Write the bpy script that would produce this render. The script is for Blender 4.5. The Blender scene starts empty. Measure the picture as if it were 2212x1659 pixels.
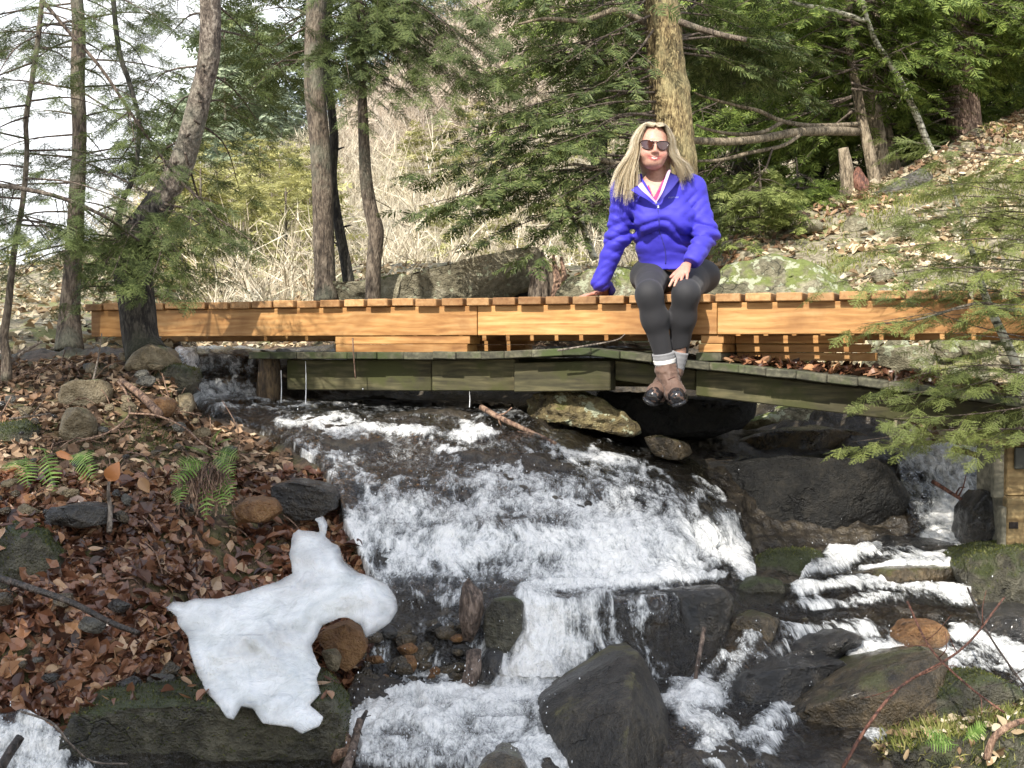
import bpy, bmesh, math
import numpy as np
from mathutils import Vector
# ------------------------------------------------------------------ camera, sky, sun, exposure
sc = bpy.context.scene
C = sc.collection
F = 2670.0
PITCH = math.atan(79.5 / F)
cam = bpy.data.cameras.new('camera'); camo = bpy.data.objects.new('camera', cam); C.objects.link(camo)
cam.sensor_width = 36.0; cam.lens = 36.0 * F / 2212.0
cam.clip_start = 0.05; cam.clip_end = 600
camo.location = (0, 0, 0); camo.rotation_euler = (math.pi / 2 - PITCH, 0, 0)
sc.camera = camo
SUN = Vector((-0.42, -1.0, 0.98)).normalized()
SUN_EL = math.asin(SUN.z); SUN_ROT = math.atan2(SUN.x, SUN.y)
w = bpy.data.worlds.new('World'); sc.world = w; w.use_nodes = True
nt = w.node_tree; nt.nodes.clear()
wo = nt.nodes.new('ShaderNodeOutputWorld'); bg = nt.nodes.new('ShaderNodeBackground')
sky = nt.nodes.new('ShaderNodeTexSky'); sky.sky_type = 'NISHITA'; sky.sun_disc = False
sky.sun_elevation = SUN_EL; sky.sun_rotation = SUN_ROT; sky.altitude = 200; sky.air_density = 1.0; sky.dust_density = 1.6
bg.inputs['Strength'].default_value = 0.15
# thin high cloud spread over the whole sky
tc = nt.nodes.new('ShaderNodeTexCoord'); cn = nt.nodes.new('ShaderNodeTexNoise'); cr = nt.nodes.new('ShaderNodeValToRGB')
cmx = nt.nodes.new('ShaderNodeMixRGB')
cn.inputs['Scale'].default_value = 2.6; cn.inputs['Detail'].default_value = 6; cn.inputs['Distortion'].default_value = 0.4
cr.color_ramp.elements[0].position = 0.40; cr.color_ramp.elements[1].position = 0.60
cr.color_ramp.elements[0].color = (0.0,) * 3 + (1,); cr.color_ramp.elements[1].color = (0.95,) * 3 + (1,)
cmx.inputs[2].default_value = (6.9, 7.0, 7.15, 1)
nt.links.new(tc.outputs['Generated'], cn.inputs['Vector']); nt.links.new(cn.outputs['Fac'], cr.inputs['Fac'])
nt.links.new(cr.outputs['Color'], cmx.inputs[0]); nt.links.new(sky.outputs[0], cmx.inputs[1])
nt.links.new(cmx.outputs[0], bg.inputs['Color']); nt.links.new(bg.outputs[0], wo.inputs['Surface'])
sl = bpy.data.lights.new('sun', 'SUN'); sl.energy = 4.0; sl.angle = math.radians(0.55); sl.color = (1.0, 0.945, 0.86)
so = bpy.data.objects.new('sun', sl); C.objects.link(so); so.rotation_euler = SUN.to_track_quat('Z', 'Y').to_euler()
sc.view_settings.view_transform = 'Standard'; sc.view_settings.look = 'None'
sc.view_settings.exposure = 0.87; sc.view_settings.gamma = 1.0; sc.view_settings.use_curve_mapping = False
try:
    sc.cycles.max_bounces = 7; sc.cycles.transparent_max_bounces = 8; sc.cycles.diffuse_bounces = 3
    sc.cycles.glossy_bounces = 2; sc.cycles.transmission_bounces = 4; sc.cycles.caustics_reflective = False
    sc.cycles.caustics_refractive = False; sc.cycles.sample_clamp_indirect = 4.0
except Exception: pass

# ------------------------------------------------------------------ helpers
CP, SP = math.cos(PITCH), math.sin(PITCH)
def at(px, py, Y):
    px = np.asarray(px, float); py = np.asarray(py, float); Y = np.asarray(Y, float)
    x = (px - 1106.0) / F; y = (829.5 - py) / F
    dy = CP + y * SP; dz = -SP + y * CP
    t = Y / dy
    return np.stack(np.broadcast_arrays(x * t, Y, dz * t), -1)
def A(px, py, Y): return at(px, py, Y)

def hsh(ix, iy, iz, seed=0):
    h = (ix.astype(np.int64) * 374761393 + iy.astype(np.int64) * 668265263 + iz.astype(np.int64) * 2147483647 + seed * 1274126177) & 0xffffffff
    h = ((h ^ (h >> 13)) * 1274126177) & 0xffffffff
    h = (h ^ (h >> 16)) & 0xffffff
    return h / float(0xffffff)
def vnoise(p, seed=0):
    p = np.asarray(p, float); i = np.floor(p); f = p - i; f = f * f * (3 - 2 * f); i = i.astype(np.int64)
    x, y, z = i[..., 0], i[..., 1], i[..., 2]; fx, fy, fz = f[..., 0], f[..., 1], f[..., 2]
    def L(a, b, t): return a + (b - a) * t
    c = lambda a, b, d: hsh(x + a, y + b, z + d, seed)
    return L(L(L(c(0,0,0), c(1,0,0), fx), L(c(0,1,0), c(1,1,0), fx), fy), L(L(c(0,0,1), c(1,0,1), fx), L(c(0,1,1), c(1,1,1), fx), fy), fz) * 2 - 1
def fbm(p, oct=4, seed=0, gain=0.5):
    p = np.asarray(p, float); a = 1.0; s = 0; t = 0
    for k in range(oct):
        s = s + a * vnoise(p * (2.03 ** k) + 17.3 * k, seed + k); t += a; a *= gain
    return s / t
def ridged(p, oct=3, seed=0):
    p = np.asarray(p, float); a = 1.0; s = 0; t = 0
    for k in range(oct):
        s = s + a * (1 - np.abs(vnoise(p * (2.1 ** k) + 9.1 * k, seed + k))); t += a; a *= 0.5
    return s / t

def mesh(V, Fc, smooth=True, attrs=None):
    V = np.asarray(V, np.float32).reshape(-1, 3); Fc = np.asarray(Fc, np.int32)
    me = bpy.data.meshes.new('mesh')
    n, k = Fc.shape
    me.vertices.add(len(V)); me.vertices.foreach_set('co', V.ravel())
    me.loops.add(n * k); me.loops.foreach_set('vertex_index', Fc.ravel())
    me.polygons.add(n); me.polygons.foreach_set('loop_start', np.arange(0, n * k, k, dtype=np.int32))
    me.polygons.foreach_set('use_smooth', np.full(n, smooth, dtype=bool))
    if attrs:
        for nm, v in attrs.items():
            a = me.attributes.new(nm, 'FLOAT', 'POINT'); a.data.foreach_set('value', np.asarray(v, np.float32).ravel())
    me.update(calc_edges=True); me.validate()
    return me
def link(name, me, m=None, parent=None, kind=None, label=None, cat=None, group=None):
    o = bpy.data.objects.new(name, me); C.objects.link(o)
    if me is not None: me.name = name
    if m is not None and me is not None and len(me.materials) == 0: me.materials.append(m)
    if parent is not None: o.parent = parent
    if kind: o['kind'] = kind
    if label: o['label'] = label
    if cat: o['category'] = cat
    if group: o['group'] = group
    return o
def obj(name, V, Fc, m, parent=None, smooth=True, attrs=None, **kw):
    return link(name, mesh(V, Fc, smooth, attrs), m, parent, **kw)
def thing(name, label, cat, loc=(0, 0, 0), group=None):
    o = bpy.data.objects.new(name, None); C.objects.link(o); o.empty_display_size = 0.1
    o.location = [float(v) for v in loc]; o['label'] = label; o['category'] = cat
    if group: o['group'] = group
    return o
def child(name, V, Fc, m, parent, smooth=True, attrs=None, **kw):
    """a part; V given in world space, parent is an unrotated Empty or object at its location"""
    V = np.asarray(V, float).reshape(-1, 3)
    p = parent; off = np.zeros(3)
    while p is not None: off += np.array(p.location); p = p.parent
    return obj(name, V - off, Fc, m, parent, smooth, attrs, **kw)
class Acc:
    def __init__(s): s.V = []; s.F = []; s.n = 0; s.T = []
    def add(s, V, Fc, t=0.0):
        V = np.asarray(V, float).reshape(-1, 3); s.V.append(V); s.F.append(np.asarray(Fc, np.int64) + s.n); s.n += len(V)
        s.T.append(np.broadcast_to(np.asarray(t, float), (len(V),)))
    def get(s):
        Fs = s.F
        if len({f.shape[1] for f in Fs}) > 1:
            Fs = [f if f.shape[1] == 4 else np.concatenate([f, f[:, 2:3]], 1) for f in Fs]
        return np.concatenate(s.V), np.concatenate(Fs)
    def tri(s):
        out = []
        for f in s.F:
            if f.shape[1] == 4: out += [f[:, [0, 1, 2]], f[:, [0, 2, 3]]]
            else: out.append(f)
        return np.concatenate(s.V), np.concatenate(out)
def catmull(P, n):
    P = np.asarray(P, float); Q = np.vstack([2 * P[0] - P[1], P, 2 * P[-1] - P[-2]])
    t = np.linspace(0, len(P) - 1 - 1e-9, n); i = t.astype(int); u = (t - i)[:, None]
    a, b, c, d = Q[i], Q[i + 1], Q[i + 2], Q[i + 3]
    return 0.5 * ((2 * b) + (-a + c) * u + (2 * a - 5 * b + 4 * c - d) * u ** 2 + (-a + 3 * b - 3 * c + d) * u ** 3)
def tube(P, R, seg=8, cap=True, rough=0.0, freq=8.0, seed=0, zs=0.25, n=None):
    """tapered tube through P (k,3); optional bark relief"""
    P = np.asarray(P, float); R = np.atleast_1d(np.asarray(R, float)); R = np.interp(np.linspace(0, 1, len(P)), np.linspace(0, 1, len(R)), R) if len(R) > 1 else np.full(len(P), R[0])
    if n:
        tt = np.linspace(0, 1, len(P)); R = np.interp(np.linspace(0, 1, n), tt, R); P = catmull(P, n)
    k = len(P)
    T = np.gradient(P, axis=0); T /= np.linalg.norm(T, axis=1)[:, None] + 1e-9
    ref = np.array([0, 0, 1.0]) if abs(T[:, 2]).mean() < 0.8 else np.array([0, 1.0, 0])
    U = np.cross(T, ref); U /= np.linalg.norm(U, axis=1)[:, None] + 1e-9; W = np.cross(T, U)
    a = np.linspace(0, 2 * np.pi, seg, endpoint=False)
    D = U[:, None, :] * np.cos(a)[None, :, None] + W[:, None, :] * np.sin(a)[None, :, None]
    V = P[:, None, :] + D * R[:, None, None]
    if rough > 0:
        q = V * freq; q[..., 2] *= zs
        V = V + D * (fbm(q, 3, seed)[..., None] * rough)
    V = V.reshape(-1, 3)
    i = np.arange(k - 1)[:, None] * seg; j = np.arange(seg)[None, :]; j2 = (j + 1) % seg
    Fc = np.stack([i + j, i + j2, i + seg + j2, i + seg + j], -1).reshape(-1, 4)
    if cap:
        V = np.vstack([V, P[0], P[-1]]); c0 = k * seg; jj = np.arange(seg); j2 = (jj + 1) % seg
        Fc = np.vstack([Fc, np.stack([np.full(seg, c0), j2, jj, jj], -1)[:, [0, 1, 2, 2]], np.stack([np.full(seg, c0 + 1), (k - 1) * seg + jj, (k - 1) * seg + j2, (k - 1) * seg + j2], -1)])
    return V, Fc
def fixq(V, Fc):
    """split quads that carry a repeated corner"""
    Fc = np.asarray(Fc)
    if Fc.shape[1] == 3: return V, Fc
    bad = Fc[:, 2] == Fc[:, 3]
    q = Fc[~bad]
    return V, np.vstack([q[:, [0, 1, 2]], q[:, [0, 2, 3]], Fc[bad][:, :3]])
def box(c, ax, ay, az, bev=0.0):
    """box with half-axis vectors; bev = small chamfer (m)"""
    c = np.asarray(c, float); ax, ay, az = [np.asarray(v, float) for v in (ax, ay, az)]
    if bev <= 0:
        s = np.array([(x, y, z) for x in (-1, 1) for y in (-1, 1) for z in (-1, 1)], float)
        V = c + s[:, :1] * ax + s[:, 1:2] * ay + s[:, 2:] * az
        return V, np.array([(0,1,3,2),(4,6,7,5),(0,4,5,1),(2,3,7,6),(0,2,6,4),(1,5,7,3)])
    la, lb, lc = [np.linalg.norm(v) for v in (ax, ay, az)]
    V = []; idx = {}
    for sx in (-1, 1):
        for sy in (-1, 1):
            for sz in (-1, 1):
                for k in range(3):
                    f = [1, 1, 1]; 
                    for m_ in range(3):
                        if m_ != k: f[m_] = 1 - bev / (la, lb, lc)[m_]
                    idx[(sx, sy, sz, k)] = len(V)
                    V.append(c + sx * f[0] * ax + sy * f[1] * ay + sz * f[2] * az)
    V = np.array(V); Q = []
    g = lambda s, k: idx[(s[0], s[1], s[2], k)]
    for k in range(3):
        a, b = [m_ for m_ in range(3) if m_ != k]
        for s in (-1, 1):
            q = []
            for (u, v) in ((-1,-1),(1,-1),(1,1),(-1,1)):
                t = [0, 0, 0]; t[k] = s; t[a] = u; t[b] = v; q.append(g(t, k))
            Q.append(q)
    for k in range(3):  # edges along axis k
        a, b = [m_ for m_ in range(3) if m_ != k]
        for u in (-1, 1):
            for v in (-1, 1):
                t0 = [0]*3; t1 = [0]*3; t0[k] = -1; t1[k] = 1; t0[a] = t1[a] = u; t0[b] = t1[b] = v
                Q.append([g(t0, a), g(t1, a), g(t1, b), g(t0, b)])
    for sx in (-1, 1):
        for sy in (-1, 1):
            for sz in (-1, 1):
                s = (sx, sy, sz); Q.append([g(s, 0), g(s, 1), g(s, 2), g(s, 2)])
    Q = np.array(Q)
    # orient outward
    V2, T = fixq(V, Q)
    n = np.cross(V2[T[:, 1]] - V2[T[:, 0]], V2[T[:, 2]] - V2[T[:, 0]]); m = V2[T].mean(1) - c
    fl = (n * m).sum(1) < 0; T[fl] = T[fl][:, ::-1]
    return V2, T
def blob(V, T, sub=0.05, amp=0.02, freq=3.0, seed=0, strata=0.0, smooth_it=1, sfreq=14.0, sdir=(0.1, 0.1, 1.0), fine=0.5, cuts=9):
    """convex hull of V -> subdivided, softened, weathered rock mesh arrays"""
    bm = bmesh.new()
    for v in V: bm.verts.new(tuple(float(a) for a in v))
    r = bmesh.ops.convex_hull(bm, input=bm.verts)
    loose = [v for v in bm.verts if not v.link_faces]
    if loose: bmesh.ops.delete(bm, geom=loose, context='VERTS')
    for it in range(7):
        es = [e for e in bm.edges if e.calc_length() > sub * 1.5]
        if not es: break
        bmesh.ops.subdivide_edges(bm, edges=es, cuts=1, use_grid_fill=False)
        bmesh.ops.triangulate(bm, faces=[f for f in bm.faces if len(f.verts) > 3])
    if cuts:
        bm.verts.ensure_lookup_table(); P_ = np.array([v.co[:] for v in bm.verts]); c_ = P_.mean(0); r_ = np.random.default_rng(seed + 1000); Q_ = P_ - c_
        for k in range(cuts):
            n_ = np.array([r_.normal(0, .6), -1.0, r_.normal(0.1, .5)]); n_ /= np.linalg.norm(n_); h_ = Q_ @ n_; d_ = h_.max() * r_.uniform(0.62, 0.92); Q_ -= np.maximum(h_ - d_, 0)[:, None] * n_
        for v, q in zip(bm.verts, Q_ + c_): v.co = q
    for it in range(smooth_it):
        bmesh.ops.smooth_vert(bm, verts=bm.verts, factor=0.5, use_axis_x=True, use_axis_y=True, use_axis_z=True)
    bmesh.ops.recalc_face_normals(bm, faces=bm.faces)
    bm.normal_update()
    P = np.array([v.co[:] for v in bm.verts]); N = np.array([v.normal[:] for v in bm.verts])
    Fc = np.array([[v.index for v in f.verts] for f in bm.faces]) if not bm.verts.index_update() else None
    bm.free()
    d = fbm(P * freq, 3, seed) * amp + (ridged(P * freq * 3, 3, seed + 9) - 0.75) * amp * fine * 1.6 + fbm(P * freq * 9, 2, seed + 19) * amp * 0.25
    if strata > 0:
        sd = np.array(sdir) / np.linalg.norm(sdir); h = P @ sd + fbm(P * 2.0, 2, seed + 3) * 0.05
        s = h * sfreq; d += (np.abs((s % 1) - 0.5) * 2 - 0.5) * strata * (0.5 + 0.5 * vnoise(P * 6, seed + 5))
    P = P + N * d[:, None]
    return P, Fc
def hull_obj(name, P, m, sub=0.05, parent=None, seed=0, **kw):
    bk = {k: kw.pop(k) for k in list(kw) if k in ('amp', 'freq', 'strata', 'smooth_it', 'sfreq', 'sdir', 'fine', 'cuts')}
    V, T = blob(P, None, sub=sub, seed=seed, **bk)
    c = V.mean(0)
    if parent is None:
        o = obj(name, V - c, T, m, None, True, **kw); o.location = [float(a) for a in c]
    else: o = child(name, V, T, m, parent, True, **kw)
    return o
def px_rock(name, outline, Y, thick, m, sub=0.05, back=0.8, bulge=0.07, lean=0.0, seed=0, **kw):
    """rock from the outline seen from the camera side; outline items (px,py[,Y])"""
    Pf = np.array([A(q[0], q[1], q[2] if len(q) > 2 else Y) for q in outline]); c = Pf.mean(0)
    Pm = c + (Pf - c) * 1.0 + [0, thick * 0.4, 0]; Pb = c + (Pf - c) * back + [0, thick, lean]
    front = c + (Pf - c) * 0.74 - [0, bulge, 0]
    return hull_obj(name, np.vstack([Pf, Pm, Pb, front]), m, sub=sub, seed=seed, **kw)

# ------------------------------------------------------------------ SDF volume -> surface nets
class Vol:
    def __init__(s, lo, hi, h):
        s.lo = np.array(lo, float); s.h = h; s.n = np.ceil((np.array(hi) - s.lo) / h).astype(int) + 1
        s.f = np.full(s.n, 1.0, np.float32)
    def sub(s, lo, hi, m):
        a = np.clip(np.floor((np.array(lo) - m - s.lo) / s.h).astype(int), 0, s.n - 1); b = np.clip(np.ceil((np.array(hi) + m - s.lo) / s.h).astype(int) + 1, 1, s.n)
        g = [s.lo[k] + np.arange(a[k], b[k]) * s.h for k in range(3)]
        P = np.stack(np.meshgrid(*g, indexing='ij'), -1)
        return (slice(a[0], b[0]), slice(a[1], b[1]), slice(a[2], b[2])), P
    def merge(s, sl, d, k, cut=False):
        a = s.f[sl]
        if cut: a, d = -a, d
        if k > 0:
            h = np.maximum(k - np.abs(a - d), 0) / k; r = np.minimum(a, d) - h * h * k / 4
        else: r = np.minimum(a, d)
        s.f[sl] = -r if cut else r
    def cap(s, a, b, ra, rb, k=0.02, flat=None, cut=False):
        """tapered capsule; flat=(axis unit vec, factor) squashes the section along axis"""
        a, b = np.asarray(a, float), np.asarray(b, float); m = k + 3 * s.h; r = max(ra, rb)
        if flat is not None: r = r * max(1, flat[1])
        sl, P = s.sub(np.minimum(a, b) - r, np.maximum(a, b) + r, m)
        ba = b - a; t = np.clip(((P - a) @ ba) / max(ba @ ba, 1e-9), 0, 1)
        q = P - a - t[..., None] * ba
        if flat is not None:
            ax = np.asarray(flat[0], float); ax = ax / np.linalg.norm(ax); pr = q @ ax; q = q + (pr * (1 / flat[1] - 1))[..., None] * ax
        s.merge(sl, np.linalg.norm(q, axis=-1) - (ra + (rb - ra) * t), k, cut)
    def ell(s, c, r, k=0.02, R=None, cut=False):
        c = np.asarray(c, float); r = np.asarray(r, float); m = k + 3 * s.h; rm = r.max() if R is not None else r
        sl, P = s.sub(c - rm, c + rm, m); q = P - c
        if R is not None: q = q @ np.asarray(R, float).T
        k0 = np.linalg.norm(q / r, axis=-1); k1 = np.linalg.norm(q / r ** 2, axis=-1) + 1e-9
        s.merge(sl, k0 * (k0 - 1) / k1, k, cut)
    def mesh(s):
        f = s.f; ins = f < 0
        nx, ny, nz = f.shape
        c = np.stack([f[i:nx - 1 + i, j:ny - 1 + j, k:nz - 1 + k] for i in (0, 1) for j in (0, 1) for k in (0, 1)], -1)
        mn = c.min(-1); mx = c.max(-1); act = (mn < 0) & (mx >= 0)
        ids = np.full(act.shape, -1, np.int64); ai = np.argwhere(act); ids[act] = np.arange(len(ai))
        cc = c[act]; off = np.array([(i, j, k) for i in (0, 1) for j in (0, 1) for k in (0, 1)], float)
        S = np.zeros((len(ai), 3)); W = np.zeros(len(ai))
        for a in range(8):
            for b in range(a + 1, 8):
                if np.abs(off[a] - off[b]).sum() != 1: continue
                m = (cc[:, a] < 0) != (cc[:, b] < 0)
                t = cc[m, a] / (cc[m, a] - cc[m, b])
                S[m] += off[a] + t[:, None] * (off[b] - off[a]); W[m] += 1
        V = s.lo + (ai + S / W[:, None]) * s.h
        Q = []
        for ax in range(3):
            o1, o2 = (ax + 1) % 3, (ax + 2) % 3
            sl0 = [slice(None)] * 3; sl1 = [slice(None)] * 3
            sl0[ax] = slice(0, -1); sl1[ax] = slice(1, None)
            A0, A1 = ins[tuple(sl0)], ins[tuple(sl1)]
            e = np.argwhere(A0 != A1)
            e = e[(e[:, o1] > 0) & (e[:, o2] > 0) & (e[:, o1] < act.shape[o1]) & (e[:, o2] < act.shape[o2])]
            if not len(e): continue
            fl = A0[tuple(e.T)]
            d1 = np.zeros(3, int); d1[o1] = 1; d2 = np.zeros(3, int); d2[o2] = 1
            q = np.stack([ids[tuple((e - d1 - d2).T)], ids[tuple((e - d2).T)], ids[tuple(e.T)], ids[tuple((e - d1).T)]], -1)
            q[~fl] = q[~fl][:, ::-1]; Q.append(q)
        Q = np.vstack(Q); Q = Q[(Q >= 0).all(1)]
        return V, Q
def relax(V, Q, it=1, lam=0.5):
    V = V.copy(); n = len(V)
    e = np.vstack([Q[:, [0, 1]], Q[:, [1, 2]], Q[:, [2, 3]], Q[:, [3, 0]]]) if Q.shape[1] == 4 else np.vstack([Q[:, [0, 1]], Q[:, [1, 2]], Q[:, [2, 0]]])
    e = np.vstack([e, e[:, ::-1]]); cnt = np.bincount(e[:, 0], minlength=n)[:, None] + 1e-9
    for _ in range(it):
        s = np.stack([np.bincount(e[:, 0], weights=V[e[:, 1], k], minlength=n) for k in range(3)], -1)
        V += lam * (s / cnt - V)
    return V
def vnormals(V, Q):
    n = np.cross(V[Q[:, 1]] - V[Q[:, 0]], V[Q[:, 2]] - V[Q[:, 0]]); N = np.zeros_like(V)
    for k in range(Q.shape[1]): np.add.at(N, Q[:, k], n)
    return N / (np.linalg.norm(N, axis=1)[:, None] + 1e-12)
def polydist(X, Z, poly):
    """signed distance (neg inside) of points to polygon"""
    poly = np.asarray(poly, float); d = np.full(X.shape, 1e9); ins = np.zeros(X.shape, bool)
    for (x0, z0), (x1, z1) in zip(poly, np.roll(poly, -1, 0)):
        ex, ez = x1 - x0, z1 - z0; t = np.clip(((X - x0) * ex + (Z - z0) * ez) / (ex * ex + ez * ez + 1e-12), 0, 1)
        d = np.minimum(d, np.hypot(X - x0 - t * ex, Z - z0 - t * ez))
        c = ((z0 > Z) != (z1 > Z)); xx = (x1 - x0) * (Z - z0) / (z1 - z0 + 1e-12) + x0
        ins ^= c & (X < xx)
    return np.where(ins, -d, d)

# ------------------------------------------------------------------ materials
def newmat(name):
    m = bpy.data.materials.new(name); m.use_nodes = True; nt = m.node_tree; nt.nodes.clear()
    o = nt.nodes.new('ShaderNodeOutputMaterial'); b = nt.nodes.new('ShaderNodeBsdfPrincipled'); nt.links.new(b.outputs[0], o.inputs[0])
    return m, nt, b, o
def N(nt, t, **kw):
    n = nt.nodes.new(t)
    for k, v in kw.items():
        if k in n.inputs.keys(): n.inputs[k].default_value = v
        else: setattr(n, k, v)
    return n
def ramp(nt, fac, stops):
    r = nt.nodes.new('ShaderNodeValToRGB'); e = r.color_ramp.elements
    while len(e) < len(stops): e.new(0.5)
    for i, (p, c) in enumerate(stops): e[i].position = p; e[i].color = (*c, 1) if len(c) == 3 else c
    nt.links.new(fac, r.inputs[0]); return r.outputs[0]
def coords(nt, scale=(1, 1, 1), rot=(0, 0, 0)):
    t = nt.nodes.new('ShaderNodeTexCoord'); mp = nt.nodes.new('ShaderNodeMapping'); mp.inputs['Scale'].default_value = scale; mp.inputs['Rotation'].default_value = rot
    nt.links.new(t.outputs['Object'], mp.inputs[0]); return mp.outputs[0]
def noise(nt, vec, scale, detail=5, rough=0.55, dist=0.0):
    n = N(nt, 'ShaderNodeTexNoise', Scale=scale, Detail=detail, Roughness=rough, Distortion=dist)
    nt.links.new(vec, n.inputs['Vector']); return n.outputs['Fac']
def mixc(nt, f, a, b, mode='MIX'):
    m = nt.nodes.new('ShaderNodeMixRGB'); m.blend_type = mode
    for i, s in ((0, f), (1, a), (2, b)):
        if isinstance(s, (int, float)): m.inputs[i].default_value = s
        elif isinstance(s, tuple): m.inputs[i].default_value = (*s, 1) if len(s) == 3 else s
        else: nt.links.new(s, m.inputs[i])
    return m.outputs[0]
def math_(nt, op, a, b=0.0, clamp=False):
    m = nt.nodes.new('ShaderNodeMath'); m.operation = op; m.use_clamp = clamp
    for i, s in ((0, a), (1, b)):
        if isinstance(s, (int, float)): m.inputs[i].default_value = s
        else: nt.links.new(s, m.inputs[i])
    return m.outputs[0]
def bump(nt, b, h, strength=0.5, dist=0.01):
    n = N(nt, 'ShaderNodeBump', Strength=strength, Distance=dist); nt.links.new(h, n.inputs['Height']); nt.links.new(n.outputs[0], b.inputs['Normal'])
def attr(nt, name):
    a = nt.nodes.new('ShaderNodeAttribute'); a.attribute_name = name; return a.outputs['Fac']
def island(nt):
    return nt.nodes.new('ShaderNodeNewGeometry').outputs['Random Per Island']
def objrand(nt):
    return nt.nodes.new('ShaderNodeObjectInfo').outputs['Random']

def rock_mat(name, dark, mid, light, moss=(0.075, 0.095, 0.022), moss_amt=0.4, wet=0.0, scale=3.0, lichen=0.0, bstr=0.6):
    m, nt, b, o = newmat(name); v = coords(nt)
    n1 = noise(nt, v, scale, 6, 0.62, 0.3); n2 = noise(nt, v, scale * 9, 5, 0.6); n3 = noise(nt, v, scale * 40, 3, 0.6)
    s = math_(nt, 'ADD', math_(nt, 'MULTIPLY', n1, 0.55), math_(nt, 'MULTIPLY', n2, 0.45))
    c = ramp(nt, s, [(0.38, dark), (0.5, mid), (0.60, light), (0.68, tuple(min(1, x * 1.25) for x in light))])
    g = nt.nodes.new('ShaderNodeNewGeometry'); sep = nt.nodes.new('ShaderNodeSeparateXYZ'); nt.links.new(g.outputs['Normal'], sep.inputs[0])
    up = math_(nt, 'MULTIPLY', sep.outputs['Z'], 0.35)
    if moss_amt > 0:
        mn = noise(nt, v, scale * 1.7, 6, 0.65, 0.5)
        mf = math_(nt, 'ADD', up, mn); mf = ramp(nt, mf, [(0.88 - moss_amt * 0.5, (0, 0, 0)), (1.0 - moss_amt * 0.5, (1, 1, 1))])
        mc = mixc(nt, n2, tuple(x * 0.5 for x in moss), tuple(min(1, x * 1.7) for x in moss))
        c = mixc(nt, mf, c, mc)
    if lichen > 0:
        ln = noise(nt, v, scale * 5, 4, 0.6); lf = ramp(nt, ln, [(0.66 - lichen * 0.2, (0, 0, 0)), (0.70 - lichen * 0.2, (1, 1, 1))])
        c = mixc(nt, lf, c, (0.42, 0.44, 0.30))
    vr = N(nt, 'ShaderNodeTexVoronoi', Scale=scale * 0.62); vr.feature = 'DISTANCE_TO_EDGE'
    wv = nt.nodes.new('ShaderNodeVectorMath'); wv.operation = 'ADD'; nz = N(nt, 'ShaderNodeTexNoise', Scale=scale * 2.2, Detail=4.0); nt.links.new(v, nz.inputs['Vector']); nt.links.new(v, wv.inputs[0])
    w2 = nt.nodes.new('ShaderNodeVectorMath'); w2.operation = 'SCALE'; w2.inputs['Scale'].default_value = 0.35; nt.links.new(nz.outputs['Color'], w2.inputs[0]); nt.links.new(w2.outputs[0], wv.inputs[1]); nt.links.new(wv.outputs[0], vr.inputs['Vector'])
    crk = ramp(nt, math_(nt, 'ADD', vr.outputs['Distance'], math_(nt, 'MULTIPLY', math_(nt, 'SUBTRACT', n1, 0.46, True), 0.25)), [(0.0, (0.3,) * 3), (0.014, (1, 1, 1))]); c = mixc(nt, 0.8, c, crk, 'MULTIPLY')
    nt.links.new(c, b.inputs['Base Color'])
    if wet > 0:
        r = ramp(nt, n1, [(0.35, (0.16 + 0.3 * (1 - wet),) * 3), (0.7, (0.75 - 0.4 * wet,) * 3)]); nt.links.new(r, b.inputs['Roughness'])
        b.inputs['Specular IOR Level'].default_value = 0.5 + 0.3 * wet
        if wet > 0.5: b.inputs['Coat Weight'].default_value = 0.18 * wet; b.inputs['Coat Roughness'].default_value = 0.13
    else: b.inputs['Roughness'].default_value = 0.88
    h = math_(nt, 'ADD', math_(nt, 'ADD', math_(nt, 'MULTIPLY', n2, 0.9), math_(nt, 'MULTIPLY', n3, 0.4)), math_(nt, 'MULTIPLY', crk, 0.35)); bump(nt, b, h, min(1.0, bstr * 1.6), 0.045)
    return m
def bark_mat(name, a, bcol, c, zs=0.30, scale=24, rough=0.9, bstr=0.9, patch=None):
    m, nt, b, o = newmat(name); v = coords(nt, (1, 1, zs))
    n1 = noise(nt, v, scale, 6, 0.65, 0.6); n2 = noise(nt, v, scale * 3.5, 4, 0.6); v2 = coords(nt); n3 = noise(nt, v2, 2.3, 4, 0.6)
    s = math_(nt, 'ADD', math_(nt, 'MULTIPLY', n1, 0.5), math_(nt, 'MULTIPLY', n2, 0.5))
    col = ramp(nt, s, [(0.40, tuple(x * .7 for x in a)), (0.5, bcol), (0.59, tuple(min(1, x * 1.15) for x in c))])
    if patch: col = mixc(nt, ramp(nt, n3, [(0.5, (0, 0, 0)), (0.62, (1, 1, 1))]), col, mixc(nt, 0.6, col, patch))
    nt.links.new(col, b.inputs['Base Color']); b.inputs['Roughness'].default_value = rough; bump(nt, b, s, 1.0, 0.035); return m
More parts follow.
